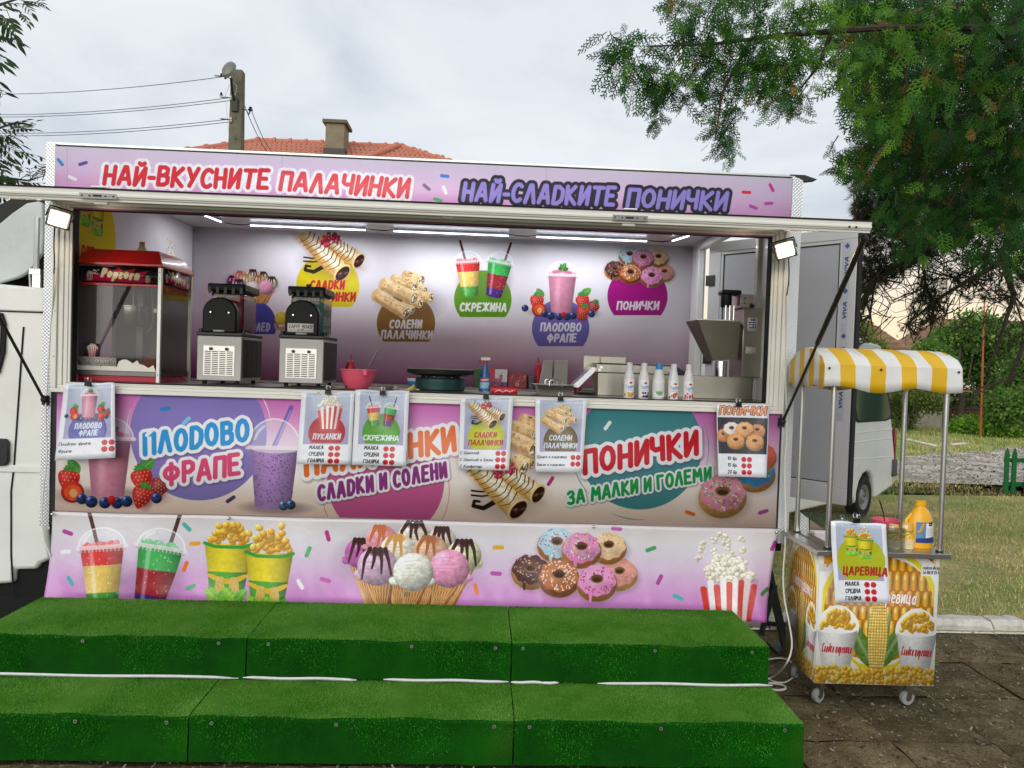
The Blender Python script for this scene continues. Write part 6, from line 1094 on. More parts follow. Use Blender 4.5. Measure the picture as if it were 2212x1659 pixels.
pavm=groundmat('paving_joint_soil',('352c1c','463c28','564b36'),6,fine=160);MB().quad((-S,-S,-.016),(S,-S,-.016),(S,.70,-.016),(-S,.70,-.016)).build('pavement',pavm,None,kind='structure');pav=bpy.data.objects['pavement']
slabm=groundmat('paving_slab_stone',('3e3522','544a32','6a5e44','80745a'),5,fine=150,bump=.5,bs=45)
rr=random.Random(4);slabs=[]
_t=slabm.node_tree;_o=_t.nodes.new('ShaderNodeObjectInfo');_m=_t.nodes.new('ShaderNodeMapRange');_m.inputs[3].default_value=.78;_m.inputs[4].default_value=1.22;_s=_t.nodes.new('ShaderNodeVectorMath');_s.operation='SCALE';_b=_t.nodes['Principled BSDF'];_src=_b.inputs['Base Color'].links[0].from_socket;_t.links.new(_o.outputs['Random'],_m.inputs[0]);_t.links.new(_src,_s.inputs[0]);_t.links.new(_m.outputs[0],_s.inputs['Scale']);_t.links.new(_s.outputs[0],_b.inputs['Base Color'])
for k in range(5):
    b=MB();w=.2388;bb=bmesh.new();m_=7
    V=[]
    for j in range(m_+1):
        for i in range(m_+1):
            u,v=-1+2*i/m_,-1+2*j/m_;ed=max(abs(u),abs(v))>.99;V.append((w*u+(rr.uniform(-.006,.006) if ed else 0),w*v+(rr.uniform(-.006,.006) if ed else 0),(.0 if ed else .009)+rr.uniform(-.0025,.0025)))
    F=[(j*(m_+1)+i,j*(m_+1)+i+1,(j+1)*(m_+1)+i+1,(j+1)*(m_+1)+i) for j in range(m_) for i in range(m_)];b.add(V,F);me_=b.build('paving_slab',slabm,None,recalc=False);slabs.append(me_.data);bpy.data.objects.remove(me_)
for (xa,xb,ya,yb) in ((3.75,8.6,-2.9,.66),(-.6,3.7,-2.2,-1.05)):
    nxx=int((xb-xa)/.485);nyy=int((yb-ya)/.485)
    for i in range(nxx):
        for j in range(nyy):
            o=bpy.data.objects.new('paving_slab',rr.choice(slabs));COL.objects.link(o);o.parent=pav;o.location=(xa+.2425+i*.485+(j%2)*.0,yb-.2425-j*.485,-.010+rr.uniform(-.004,.003));o.rotation_euler=(rr.uniform(-.01,.01),rr.uniform(-.01,.01),rr.choice((0,PI/2,PI,-PI/2))+rr.uniform(-.02,.02))
# litter on the paving
def chips(name,n,region,cols,smin,smax,z,flat=.3,long=1.,seed=1,avoid=None,label=None,parent=None):
    r=np.random.RandomState(seed);p=np.stack([r.uniform(region[0],region[1],n),r.uniform(region[2],region[3],n),np.full(n,z)],1)
    if avoid is not None:p=p[avoid(p)];n=len(p)
    a=r.uniform(0,6.28,n);s=r.uniform(smin,smax,n)**1.0;d=np.stack([np.cos(a),np.sin(a),r.normal(0,flat,n)],1)*(s*long)[:,None];e=np.stack([-np.sin(a),np.cos(a),r.normal(0,flat,n)],1)*s[:,None]*(.5 if long==1 else .12)
    up=np.zeros((n,3));up[:,2]=s*.25;V=np.stack([p-d-e*.5,p+d*.7-e+up,p+d+e*.6,p-d*.6+e+up],1).reshape(-1,3);F=np.arange(len(V)).reshape(-1,4);mi=r.randint(0,len(cols),n)
    o=fastmesh(name,V,F,cols,parent,'stuff',mi)
    if label:o['label']=label
    return o
offs=lambda p:~((p[:,0]<3.76)&(p[:,1]>-1.07)&(p[:,1]<-.1))
chips('stone_litter',15000,(3.7,8.5,-2.6,.68),[M('chip_pale','8c8270',.9),M('chip_grey','6e6558',.9),M('chip_dark','33291f',.9),M('chip_brown','5a4632',.9)],.003,.011,.004,seed=3,avoid=offs,label='stone chips and crumbs on the brown paving')
chips('stone_crumbs',3500,(-.4,3.7,-1.9,-1.06),[M('chip_pale','a09480',.9),M('chip_grey','6e6558',.9),M('chip_brown','5a4632',.9)],.003,.010,.004,seed=5,label='stone crumbs on the paving in front of the steps')
chips('pine_needles',1500,(3.7,8.5,-2.6,1.6),[M('needle_straw','94805a',.8),M('needle_brown','6a4a2c',.8)],.010,.022,.010,flat=.05,long=1.2,seed=4,avoid=offs,label='fallen straw coloured needles on the paving')
# kerb of white painted stones
kerb=thing('kerb','rough white painted stone kerb along the edge of the lawn','kerb',(0,0,0));kw=M('kerb_whitewash','cfcac0',.8,var=.12,dirt=.45,dcol='6a5a48',ds=9,bump=.6,bs=25);x=-1.2;k=0
while x<6.02:
    l_=rr.uniform(.22,.5)
    if x+l_>6.05:l_=6.05-x
    if l_<.08:break
    b=MB();m_=6;V=[];y0=.70+.015*max(0,x-4);
    for i in range(m_+1):
        u=i/m_;ch=.012*abs(math.sin(u*9+k))+(.02 if i in(0,m_) else 0)
        for (yy,zz) in ((0,-.03),(-.004,.035-ch),(.03,.066-ch*.6),(.12,.064-ch*.5),(.15,.03),(.155,-.03)):V.append((l_*u*.97,yy+rr.uniform(-.008,.008),zz+rr.uniform(-.005,.005)))
    F=[(i*6+j,(i+1)*6+j,(i+1)*6+j+1,i*6+j+1) for i in range(m_) for j in range(5)]+[tuple(range(6))[::-1],tuple(m_*6+j for j in range(6))];b.add(V,F);b.build('kerb_stone',kw,kerb,loc=(x,y0+.005*(k%3),0));x+=l_;k+=1
# gravel path and lawn grass
a,b_,c,d=P(1900,990,z=0),P(2260,962,z=0),P(2300,1052,z=0),P(1900,1040,z=0)
def ext(p,q,t):return (p[0]+(q[0]-p[0])*t,p[1]+(q[1]-p[1])*t,.003)
grav=groundmat('gravel','b0a698 c8beb0 8e867a c0b6a8'.split(),1.5,fine=40,bump=1.,bs=25);MB().quad(ext(d,c,-1.2),ext(d,c,4.),ext(a,b_,4.),ext(a,b_,-1.2)).build('gravel_path',grav,None,kind='structure')
def inpath(p):
    p=p+np.stack([p[:,0]*0,.35*np.sin(p[:,0]*1.9)+.25*np.sin(p[:,0]*5.3+1),p[:,0]*0],1)
    def side(q,w):return (w[0]-q[0])*(p[:,1]-q[1])-(w[1]-q[1])*(p[:,0]-q[0])
    return (side(d,c)>0)&(side(a,b_)<0)
chips('path_stones',16000,(7,26,5,16),[M('gravel_pale','d4cabc',.9),M('gravel_mid','a89e90',.9),M('gravel_dark','6c645a',.9)],.012,.04,.012,seed=8,avoid=inpath,label='loose stones on the gravel path')
def grass(name,n,region,cols,h0,h1,w,seed,avoid,label,clump=0):
    r=np.random.RandomState(seed);p=np.stack([r.uniform(region[0],region[1],n),r.uniform(region[2],region[3],n),np.zeros(n)],1)
    keep=avoid(p);p=p[keep];n=len(p);bare=np.sin(p[:,0]*2.9+2*np.sin(p[:,1]*1.7))+np.sin(p[:,1]*4.1+p[:,0]*1.3);p=p[(bare>-.7)|(r.rand(n)<.25)];n=len(p)
    f=np.sin(p[:,0]*1.7+1.3*np.sin(p[:,1]*1.1))+np.sin(p[:,1]*2.3+p[:,0]*.7)+r.normal(0,.8,n);h=r.uniform(h0,h1,n)*(1+.3*np.clip(f,-1,1.5));a=r.uniform(0,6.28,n);d=np.stack([np.cos(a)*.7,np.sin(a)*.7,np.ones(n)],1)*h[:,None];e=np.stack([-np.sin(a),np.cos(a),np.zeros(n)],1)*w*r.uniform(.6,1.3,n)[:,None]
    V=np.stack([p-e,p+e,p+d],1).reshape(-1,3);mi=np.where(f>.5,r.randint(0,2,n),np.where(f>-.5,r.randint(1,4,n),r.randint(2,len(cols),n)))
    o=fastmesh(name,V,np.arange(len(V)).reshape(-1,3),cols,None,'stuff',mi);o['label']=label
gc=[M('grass_green','6c9038',.7),M('grass_mid','9cac58',.7),M('grass_straw','ccb878',.8),M('grass_pale','e0d098',.8),M('grass_brown','a08a60',.8)]
nopath=lambda p:~inpath(p)
grass('dry_grass',95000,(3.6,12,.86,7.5),gc,.012,.042,.0032,21,lambda p:nopath(p)&(p[:,0]>.2+p[:,1]*.32+3),'sparse dry and green grass on the lawn behind the kerb')
grass('far_grass',60000,(7,24,7,21),gc[:3]+[gc[1],gc[2]],.04,.10,.010,22,lambda p:nopath(p)&(p[:,1]>6),'greener grass beyond the gravel path')
for k,(p0,p1) in enumerate((((1957,949),(2020,962)),((2058,961),(2086,957)))):
    q0,q1=P(*p0,z=.03),P(*p1,z=.03);b=MB();dx,dy=q1[0]-q0[0],q1[1]-q0[1];l_=math.hypot(dx,dy);b.box(0,-.06,.0,l_,.06,.03);tag(b.build('white_plank',M('plank_white','d6d4cc',.6,var=.1),loc=(q0[0],q0[1],.02),rot=(.1,.01,math.atan2(dy,dx)),bevel=.004),('longer','shorter')[k]+' white plank lying in the grass beyond the path','plank')
# ------------------------------------------------------------------ parked van
VO=np.array([6.79,4.44]);vd=np.array([.737,.676]);vn=np.array([.676,-.737])
def VP(px,py,off=0):    # picture point -> (distance along the van side, height)
    o=CAM;q=np.array(P(px,py,d=1.))-CAM;t=((VO+vn*off-o[:2])@vn)/(q[:2]@vn);w=o+q*t;return ((w[:2]-VO)@vd,w[2])
van=thing('parked_van','white panel van with green tinted rear window, parked on the lawn behind the open door','van',(float(VO[0]),float(VO[1]),0),math.atan2(vd[1],vd[0]))
vp=M('van_paint','e2e4e4',.25,var=.02,coat=.4,dirt=.25,dcol='9a927c',ds=1.8)
wc=VP(1871,1079);wr=.245
rear=[VP(1932,1005),VP(1933,985),VP(1926,900),VP(1916,800),VP(1906,752)];zr=rear[-1][1]
side=[(-3.3,.30),(-.30,.27)]+[(wc[0]+.30*math.cos(t),wc[1]+.03+.30*math.sin(t)) for t in np.linspace(PI+.2,-.15,9)]+[(rear[0][0]-.02,.30)]+rear+[(rear[-1][0]-.08,zr+.035),(rear[-1][0]-.3,zr+.05),(-2.6,zr+.06),(-2.95,1.15),(-3.35,.95)]
MB().prism(side,.0,1.45).build('body',vp,van,bevel=.03)
MB().box(wc[0]-.32,.06,wc[1]-.05,wc[0]+.32,.30,wc[1]+.33).build('wheel_well',cavity,van)
wv=[VP(*q) for q in ((1838,838),(1912,841),(1917,848),(1926,895),(1922,905),(1912,909),(1852,913),(1845,908),(1834,846))]
MB().prism(wv,-.012,.0).build('window_seal',rubber,van,bevel=.004);cxv=sum(q[0] for q in wv)/9;czv=sum(q[1] for q in wv)/9
MB().prism([(cxv+(x-cxv)*.88,czv+(z-czv)*.9) for x,z in wv],-.016,-.0125).build('side_window',M('green_glass','24463a',.08,var=.35,vs=2.5,spec=.8),van)
for a_,c_ in (((1838,936),(1928,925)),((1838,956),(1928,945)),((1834,992),(1930,985))):
    q,w=VP(*a_),VP(*c_);MB().hexa([(q[0],-.006,q[1]-.012),(w[0]-.02,-.006,w[1]-.012),(w[0]-.02,.0,w[1]-.016),(q[0],.0,q[1]-.016),(q[0],-.006,q[1]),(w[0]-.02,-.006,w[1]),(w[0]-.02,.0,w[1]+.004),(q[0],.0,q[1]+.004)]).build('side_crease',vp,van)
q=VP(1933,995);w=VP(1934,925);MB().box(q[0]-.03,-.004,q[1]+.0,q[0]+.02,.12,w[1]).build('tail_light',M('tail_red','7a1418',.2,coat=.5),van,bevel=.008)
q=VP(1932,1012);MB().box(q[0]-.10,-.02,.42,q[0]+.06,1.44,q[1]+.12).build('bumper',M('bumper_grey','4a4c4c',.6),van,bevel=.02)
w_=MB().lathe([(.001,.02),(.14,.0),(.16,-.03),(.205,-.045),(.235,-.035),(.245,.02),(.235,.10),(.16,.12),(.001,.12)],36,(wc[0],.06,wr+.0),axis='y').build('wheel',M('tyre_worn','1c1a18',.9,bump=.3,bs=50,dirt=.3,dcol='5a5044'),van);rim=MB().lathe([(.001,.0),(.03,-.012),(.05,-.005),(.09,.008),(.13,-.014),(.148,-.02),(.152,.0)],30,(wc[0],.045,wr),axis='y').build('rim',M('rim_steel','8c8c88',.45,.7,dirt=.3),w_)
for k in range(8):
    t_=2*PI*k/8;MB().cyl((wc[0]+.105*math.cos(t_),.046,wr+.105*math.sin(t_)),.015,.006,10,axis='y').build('rim_slot',black,w_)
w2_=MB().lathe([(.001,.02),(.14,.0),(.205,-.045),(.235,-.035),(.245,.02),(.235,.10),(.001,.12)],24,(wc[0]-2.3,.06,wr),axis='y').build('wheel',rubber,van);MB().lathe([(.001,.02),(.205,-.045),(.245,.02),(.235,.10),(.001,.12)],24,(wc[0],1.28,wr),axis='y').build('wheel',rubber,van)
MB().box(-2.4,.10,zr+.06,rear[-1][0]-.35,1.35,zr+.10).build('roof_cap',vp,van,bevel=.02)
# ------------------------------------------------------------------ house behind the truck
tilem=M('roof_tile_terracotta','c27a60',.75,var=.2,vs=2.,dirt=.35,dcol='7a4434',ds=5,bump=.2,bs=40);plast=M('old_plaster','8a8068',.9,var=.12,dirt=.5,dcol='5c523c',ds=5,bump=.7,bs=9)
RL=np.array(P(560,301,y=13.));RR=np.array(P(868,325,y=13.));rz_=(RL[2]+RR[2])/2;RL[2]=RR[2]=rz_;sl=.52
house=thing('tiled_house','house with terracotta hip roof and a plastered chimney behind the truck','house',(float((RL[0]+RR[0])/2),13,0))
hx0=(RL[0]+RR[0])/2
def HP(x,y,z):return (x-hx0,y-13,z)
eo=2.3;b=MB();e1,e2=(RL[0]-eo,13-eo),(RR[0]+eo,13-eo);ez=rz_-sl*eo
b.add([HP(e1[0],e1[1],ez-.03),HP(e2[0],e2[1],ez-.03),HP(e2[0],13+eo,ez-.03),HP(e1[0],13+eo,ez-.03),HP(RL[0],13,rz_-.05),HP(RR[0],13,rz_-.05)],[(0,1,5,4),(1,2,5),(2,3,4,5),(3,0,4),(3,2,1,0)]);roof=b.build('roof',M('roof_underlay','6a3828',.9),house,smooth=False)
MB().box(e1[0]-hx0+.4,-eo+.4,0,e2[0]-hx0-.4,eo-.4,ez-.04).build('wall',M('house_render','bcb4a0',.9),house)
tw,th=.21,.285;b=MB();V=[];nn=8
for j,(dy,dz) in enumerate(((0,0),(.33,.012))):
    for i in range(nn+1):u=i/nn;V.append((tw*(u-.5),dy,dz*0+.028*abs(math.sin(u*2*PI))+.004-(dy*.06)))
V2=[(x,y,z-.022) for x,y,z in V[:nn+1]];b.add(V+V2,[(i,i+1,nn+2+i,nn+1+i) for i in range(nn)]+[(2*nn+2+i,2*nn+3+i,i+1,i) for i in range(nn)]);to=b.build('tile',tilem,None,recalc=False);td=to.data;bpy.data.objects.remove(to)
ang=math.atan(sl);cnt=0
for r_ in range(7):
    s_=(6.5-r_)*th+.02;yy=13-s_*math.cos(ang);zz=rz_-s_*math.sin(ang)
    xl=RL[0]-s_*math.cos(ang)+.1;xr=RR[0]+s_*math.cos(ang)-.1;k=0
    x=xl-.1
    while x<xr and cnt<298:
        o=bpy.data.objects.new('roof_tile',td);COL.objects.link(o);o.parent=roof;o.location=HP(x+tw/2,yy,zz+.012);o.rotation_euler=(ang+.05+rr.uniform(-.02,.02),rr.uniform(-.02,.02),rr.uniform(-.02,.02));x+=tw;cnt+=1
def caps(p,q,n_):
    p,q=Vector(p),Vector(q);dd=(q-p);l_=dd.length/n_;dn=dd.normalized()
    for k in range(n_):
        c0=p+dn*l_*k;b=MB();b.tube([(0,0,0),(0,0,l_*.86),(0,0,l_*.87),(0,0,l_*1.04)],[.062,.072,.088,.090],10);b.build('ridge_tile',tilem,roof,loc=tuple(c0),rot=tuple(dn.to_track_quat('Z','Y').to_euler()))
caps(HP(RL[0]-2.2,13-2.2,rz_-2.2*sl+.02),HP(RL[0],13,rz_+.02),8);caps(HP(RL[0],13,rz_+.02),HP(RR[0],13,rz_+.02),9);caps(HP(RR[0]+2.2,13-2.2,rz_-2.2*sl+.02),HP(RR[0],13,rz_+.02),8)
caps(HP(RR[0]-.75,11.3,rz_-.80),HP(RR[0]-.1,12.9,rz_+.01),5)
c0=np.array(P(706,300,y=12.3));c1=np.array(P(752,300,y=12.3));cb=rz_-.9;ctz=P(730,276,y=12.3)[2]
ch=MB().box(c0[0]-hx0+.03,-1.0,cb,c1[0]-hx0-.03,-.45,ctz).build('chimney',plast,roof,bevel=.01);MB().box(c0[0]-hx0-.03,-1.06,ctz+.001,c1[0]-hx0+.03,-.38,ctz+.07).build('chimney_cap',M('cap_concrete','6a6a58',.9,bump=.3),roof,bevel=.006);MB().box(c0[0]-hx0-.0,-1.04,cb,c1[0]-hx0+.0,-.41,cb+.55).build('chimney_flashing',M('lead_sheet','4a4440',.6,.3),roof)
# ------------------------------------------------------------------ utility pole, lamp and wires
conc=M('pole_concrete','6e6a58',.95,var=.2,vs=5,dirt=.6,dcol='3c3a2e',ds=6,bump=.6,bs=30);pb=P(510,340,y=9.);pt=P(508,153,y=9.);PX=pb[0]
pole=thing('utility_pole','grey concrete utility pole carrying a street lamp and wires','utility pole',(PX,9,0))
hp2=pt[2];b=MB();b.hexa([(-.17,-.13,0),(.17,-.13,0),(.17,.13,0),(-.17,.13,0),(-.095,-.09,hp2),(.095,-.09,hp2),(.095,.09,hp2),(-.095,.09,hp2)]);b.build('shaft',conc,pole,bevel=.02)
for z in (6.05,5.65,5.3,4.9,5.85):MB().cyl((.01,-.116,z),.012,.02,8,axis='y').build('bolt_hole',black,pole)
q=lambda px,py,dy=-.2:(lambda w:(w[0]-PX,dy,w[2]))(P(px,py,y=9+dy))
lc=q(495,151,-.45);lh=MB().lathe([(.001,-.05),(.07,-.045),(.10,-.02),(.115,.0),(.10,.04),(.05,.07),(.001,.08)],22,(0,0,0),sy=1.5).build('lamp_head',M('lamp_housing','77776e',.5,.3,var=.15),pole,loc=lc,rot=(R_(62),0,-.25));MB().lathe([(.001,-.062),(.06,-.056),(.09,-.030)],20,sy=1.4).build('lamp_glass',M('lamp_glass','9a968a',.15,var=.2,spec=.7),lh)
MB().tube([(lc[0]+.02,-.40,lc[2]-.12),(-.02,-.22,lc[2]-.26),(.0,-.10,lc[2]-.45)],.022,8).build('lamp_arm',dark,pole)
MB().box(-.05,-.15,5.75,.05,-.10,5.95).build('bracket',dark,pole)
insm=M('insulator_white','c8c8c4',.3);insd=M('insulator_dark','24201e',.3)
ends=[]
for px,py in ((487,166),(499,212),(499,259)):
    p=q(px,py,-.12);MB().lathe([(.001,-.04),(.025,-.03),(.014,-.005),(.028,.01),(.014,.03),(.02,.045),(.001,.05)],12,p).build('insulator',insm if py>200 else insd,pole);b=MB();
    for k in range(4):b.cyl((p[0]-.06-.03*k,p[1],p[2]+.01),.012,.01,8,axis='x')
    b.build('strain_insulator',insd,pole,kind='stuff');MB().tube([(p[0]-.18,p[1],p[2]+.01),(p[0],p[1],p[2]),(-.05,-.08,p[2]-.02)],.008,6).build('insulator_arm',dark,pole)
for px,py in ((478,164),(478,205)):
    MB().lathe([(.001,-.03),(.03,-.02),(.015,.0),(.02,.02),(.001,.03)],12,q(px,py-2,-.2)).build('insulator',insd,pole)
pq=q(541,237,-.05);MB().tube([(.08,-.02,pq[2]+.02),(.16,-.02,pq[2]+.0),(.20,-.03,pq[2]-.08),(pq[0]-.02,-.05,pq[2]-.07),(pq[0],-.05,pq[2])],.010,8).build('hook_arm',M('hook_blue','30344a',.5,.5),pole);MB().lathe([(.001,-.03),(.03,-.02),(.045,.0),(.02,.02),(.03,.04),(.001,.055)],12,pq).build('insulator',insd,pole)
MB().tube([(-.10,-.10,6.2),(-.16,-.14,6.0),(-.13,-.12,5.7),(-.10,-.10,5.4)],.006,6).build('down_lead',wcab,pole);MB().tube([(-.09,-.10,4.95),(0,-.13,4.96),(.1,-.10,4.94)],.008,6).build('strap',wcab,pole)
MB().tube([(-.02,-.3,lc[2]-.12),(.08,-.28,lc[2]-.2),(.03,-.2,lc[2]-.32),(-.05,-.15,lc[2]-.25)],.005,6).build('lamp_lead',wcab,pole)
wirem=M('overhead_wire','5a5a78',.6)
def wire(a_,c_,dd,label):
    p,w=np.array(P(*a_,y=8.9)),np.array(P(*c_,d=dd));pts=[tuple(p*(1-t)+w*t-np.array([0,0,.14*4*t*(1-t)])) for t in np.linspace(0,1,14)];tag(MB().tube(pts,.0065,5).build('overhead_wire',wirem),label,'wire','overhead wires')
for a_,c_,l_ in (((480,166),(-160,199),'topmost overhead wire running left from the pole, level with the lamp'),((490,212),(-160,243),'upper wire of the middle pair left of the pole'),((499,217),(-160,248),'lower wire of the middle pair left of the pole'),((490,258),(-160,281),'upper wire of the lowest pair left of the pole'),((499,263),(-160,287),'lower wire of the lowest pair left of the pole')):wire(a_,c_,17,l_)
wire((513,185),(590,345),14.5,'thin wire dropping right from the pole top to the roof');wire((543,238),(606,345),14.5,'thin wire dropping right from the hook insulator to the roof')
for k,(a_,c_) in enumerate((((-60,386),(100,391)),((-60,391),(100,396)))):
    pass
# ------------------------------------------------------------------ garden wall, fence, far house, flagpole, picket fence
grey=M('wall_plaster','a8a090',.95,var=.12,dirt=.55,dcol='6a6050',ds=.8,bump=.3,bs=6);brk=M('brown_brick','5c4434',.95,var=.25,vs=3,dirt=.3)
x0,x1=P(2030,930,d=27),P(2300,930,d=27);lw=thing('garden_wall','low brown brick garden wall under a wire fence','wall',(x0[0],x0[1],0),math.atan2(x1[1]-x0[1],x1[0]-x0[0]));ln=math.hypot(x1[0]-x0[0],x1[1]-x0[1])
MB().box(0,0,-.02,ln,.25,.62).build('wall_core',M('mortar','4a3a30',.95),lw)
bd_=MB().box(-.185,-.02,-.05,.185,.02,.05).build('brick',brk,None,bevel=0);bdd=bd_.data;bpy.data.objects.remove(bd_)
for j in range(5):
    for i in range(int(ln/.40)):
        o=bpy.data.objects.new('brick',bdd);COL.objects.link(o);o.parent=lw;o.location=(.2+i*.40+(j%2)*.18,-.006+rr.uniform(-.006,.004),.06+j*.118)
MB().box(-.05,-.06,.621,ln,.31,.68).build('coping',M('coping_dark','4c4038',.9),lw)
fe=thing('wire_fence','dark metal wire fence standing on the garden wall','fence',(x0[0],x0[1],.68),lw.rotation_euler[2])
for i in range(int(ln/1.1)+1):MB().box(i*1.1-.02,.1,0,i*1.1+.02,.14,.72).build('fence_post',dark,fe)
for z in (.05,.70):MB().box(0,.11,z-.012,ln,.13,z+.012).build('fence_rail',dark,fe)
b=MB()
for i in range(int(ln/.12)):b.box(i*.12-.004,.116,.062,i*.12+.004,.124,.688)
for k in range(5):b.box(0,.113,.12+k*.11-.003,ln,.1155,.12+k*.11+.003)
b.build('fence_wire',M('fence_wire','2e3430',.6,.3),fe,kind='stuff')
x0,x1=P(1935,930,d=25.5),P(2035,930,d=25.5);pw=thing('plaster_outbuilding','low grey plastered outbuilding with a small tiled ledge, half hidden by creeper','outbuilding',(x0[0],x0[1],0),math.atan2(x1[1]-x0[1],x1[0]-x0[0]));ln=math.hypot(x1[0]-x0[0],x1[1]-x0[1])
MB().box(-1,0,-.02,ln,1.6,1.18).build('wall',grey,pw,bevel=.03);MB().box(-1,-.12,1.181,ln+.1,1.7,1.26).build('ledge_roof',tilem,pw)
for i in range(10):MB().box(.05+i*.24,-.16,1.262,.05+i*.24+.2,.1,1.30).build('roof_tile',tilem,pw)
oldtile=M('weathered_tile','8e6a50',.85,var=.3,vs=1.5,dirt=.5,dcol='5a4c38',ds=1.2)
def gable(name,label,pxl,pxr,py_e,py_r,dd,wallcol,deep=6,hip=1.6):
    a=np.array(P(pxl,py_e,d=dd));c=np.array(P(pxr,py_e,d=dd));r0=P((pxl+pxr)/2,py_r,d=dd+2.5)[2];t=thing(name,label,'house',(a[0],a[1],0),math.atan2(c[1]-a[1],c[0]-a[0]));l=math.hypot(c[0]-a[0],c[1]-a[1]);e=(a[2]+c[2])/2
    MB().box(.3,.3,0,l-.3,deep-.3,e).build('wall',wallcol,t);b=MB();b.add([(0,0,e),(l,0,e),(l,deep,e),(0,deep,e),(hip,deep/2,r0),(l-hip,deep/2,r0)],[(0,1,5,4),(1,2,5),(2,3,4,5),(3,0,4),(3,2,1,0)]);rf=b.build('roof',oldtile,t,smooth=False);b=MB();n_=10
    for k in range(n_):
        u=k/n_;y=deep/2*u;z=e+(r0-e)*u;xa,xb=hip*u,l-hip*u;xx=xa
        while xx<xb-.1:b.hexa([(xx,y-.03,z-.01),(xx+.26,y-.03,z-.01),(xx+.26,y+.3,z+.09),(xx,y+.3,z+.09),(xx+.05,y-.03,z+.06),(xx+.21,y-.03,z+.06),(xx+.21,y+.3,z+.14),(xx+.05,y+.3,z+.14)]);xx+=.28
    b.build('roof_tiles',oldtile,rf,kind='stuff');return t,l,e
t_,l_,e_=gable('far_house','far house with weathered tile roof seen over the van through foliage',1790,2045,800,688,27,M('far_wall','c4bba8',.9))
t2_,l2_,e2_=gable('far_house','pale far house behind the trees at the edge of the picture',2055,2420,760,690,38,M('far_wall_pale','cfcabd',.9),8)
for xx in (1.5,4.2):MB().box(xx,.26,1.2,xx+.9,.298,2.3).build('window',M('far_glass','48586a',.2),t2_)
a=P(2118,945,z=0);c=P(2127,640,y=a[1]);fp=thing('flagpole','thin rusty orange flagpole on the lawn','flagpole',(a[0],a[1],0));MB().tube([(0,0,0),((c[0]-a[0])*.5,0,c[2]*.5),(c[0]-a[0],0,c[2])],[.034,.028,.018],10).build('pole',M('rust_orange','a8502c',.6,var=.15,dirt=.3,dcol='6a3a24'),fp)
MB().cyl((0,0,0),.06,.04,12).build('base_collar',dark,fp)
gp=M('picket_green','0e6a34',.5,var=.08,dirt=.15,dcol='08301c');a=np.array(P(2172,1068,z=0));pf_=thing('picket_fence','short green wooden picket fence on the lawn','fence',tuple(a),.15)
for k in range(8):
    x=.0+.15*k-(.03 if k==1 else 0)+(.05 if k>1 else 0);MB().prism([(x-.035,.02),(x+.035,.02),(x+.035,.60),(x,.68),(x-.035,.60)],-.012,.012).build('picket',gp,pf_,rot=(rr.uniform(-.02,.02),rr.uniform(-.01,.01),0))
for z in (.15,.50):MB().box(-.02,.0125,z-.03,1.3,.04,z+.03).build('rail',gp,pf_)
# ------------------------------------------------------------------ trees
def leafmat(name,c0,c1,c2,trans=.35,c3=None):
    m=bpy.data.materials.new(name);m.use_nodes=True;t=m.node_tree;n=t.nodes;l=t.links;b=n['Principled BSDF'];b.inputs['Roughness'].default_value=.6;b.inputs['Specular IOR Level'].default_value=.25
    a=n.new('ShaderNodeAttribute');a.attribute_name='tone';r=n.new('ShaderNodeValToRGB');e=r.color_ramp.elements;e[0].position=0;e[0].color=(*lin(c0),1);e[1].position=1;e[1].color=(*lin(c2),1);q=e.new(.55);q.color=(*lin(c1),1)
    if c3:e[2].position=.85;q=e.new(.97);q.color=(*lin(c3),1)
    l.new(a.outputs['Fac'],r.inputs[0]);l.new(r.outputs[0],b.inputs['Base Color'])
    tr=n.new('ShaderNodeBsdfTranslucent');l.new(r.outputs[0],tr.inputs[0]);mx=n.new('ShaderNodeMixShader');mx.inputs[0].default_value=trans;o=n['Material Output'];l.new(b.outputs[0],mx.inputs[1]);l.new(tr.outputs[0],mx.inputs[2]);l.new(mx.outputs[0],o.inputs[0]);return m
rt=np.random.RandomState(77)
def norm(v):return v/(np.linalg.norm(v,axis=-1,keepdims=True)+1e-9)
def strips(segs,w0,w1):
    """flat strips in the local XY plane from (x0,y0,x1,y1)"""
    V=[];
    for x0,y0,x1,y1 in segs:
        dx,dy=x1-x0,y1-y0;l=math.hypot(dx,dy)+1e-9;nx,ny=-dy/l,dx/l;V+=[(x0-nx*w0,y0-ny*w0,0),(x0+nx*w0,y0+ny*w0,0),(x1+nx*w1,y1+ny*w1,0),(x1-nx*w1,y1-ny*w1,0)]
    return np.array(V)
def frondproto(seed):
    r=random.Random(seed);S=[];n=13
    S.append((0,0,.5,.03));S.append((.5,.03,1,0))
    for i in range(n):
        u=.08+.9*i/n;s=1 if i%2 else -1;l=(.30*(1-u)**.7+.07)*r.uniform(.8,1.2);a=s*R_(r.uniform(38,55));x1,y1=u+l*math.cos(a),l*math.sin(a);S.append((u,.02,x1,y1))
        for k in range(4):
            v=.25+.2*k;bx,by=u+(x1-u)*v,y1*v;ss=1 if k%2 else -1;ll=l*.36*(1-v*.5);a2=a+ss*R_(40);S.append((bx,by,bx+ll*math.cos(a2),by+ll*math.sin(a2)))
    V=strips(S,.016,.009);V[:,2]+=.05*np.sin(V[:,0]*2.5)-.25*V[:,0]**2*.3;return V
def needleproto(seed,n=34):
    r=np.random.RandomState(seed);d=norm(r.normal(0,1,(n,3))+np.array([1.1,0,.1]));b=r.uniform(0,.25,(n,1))*np.array([[1,0,0]]);w=norm(np.cross(d,r.normal(0,1,(n,3))))*.014;V=np.stack([b-w,b+w,b+d*r.uniform(.6,1,(n,1)),b+d*.5+w*.2],1);return V.reshape(-1,3)
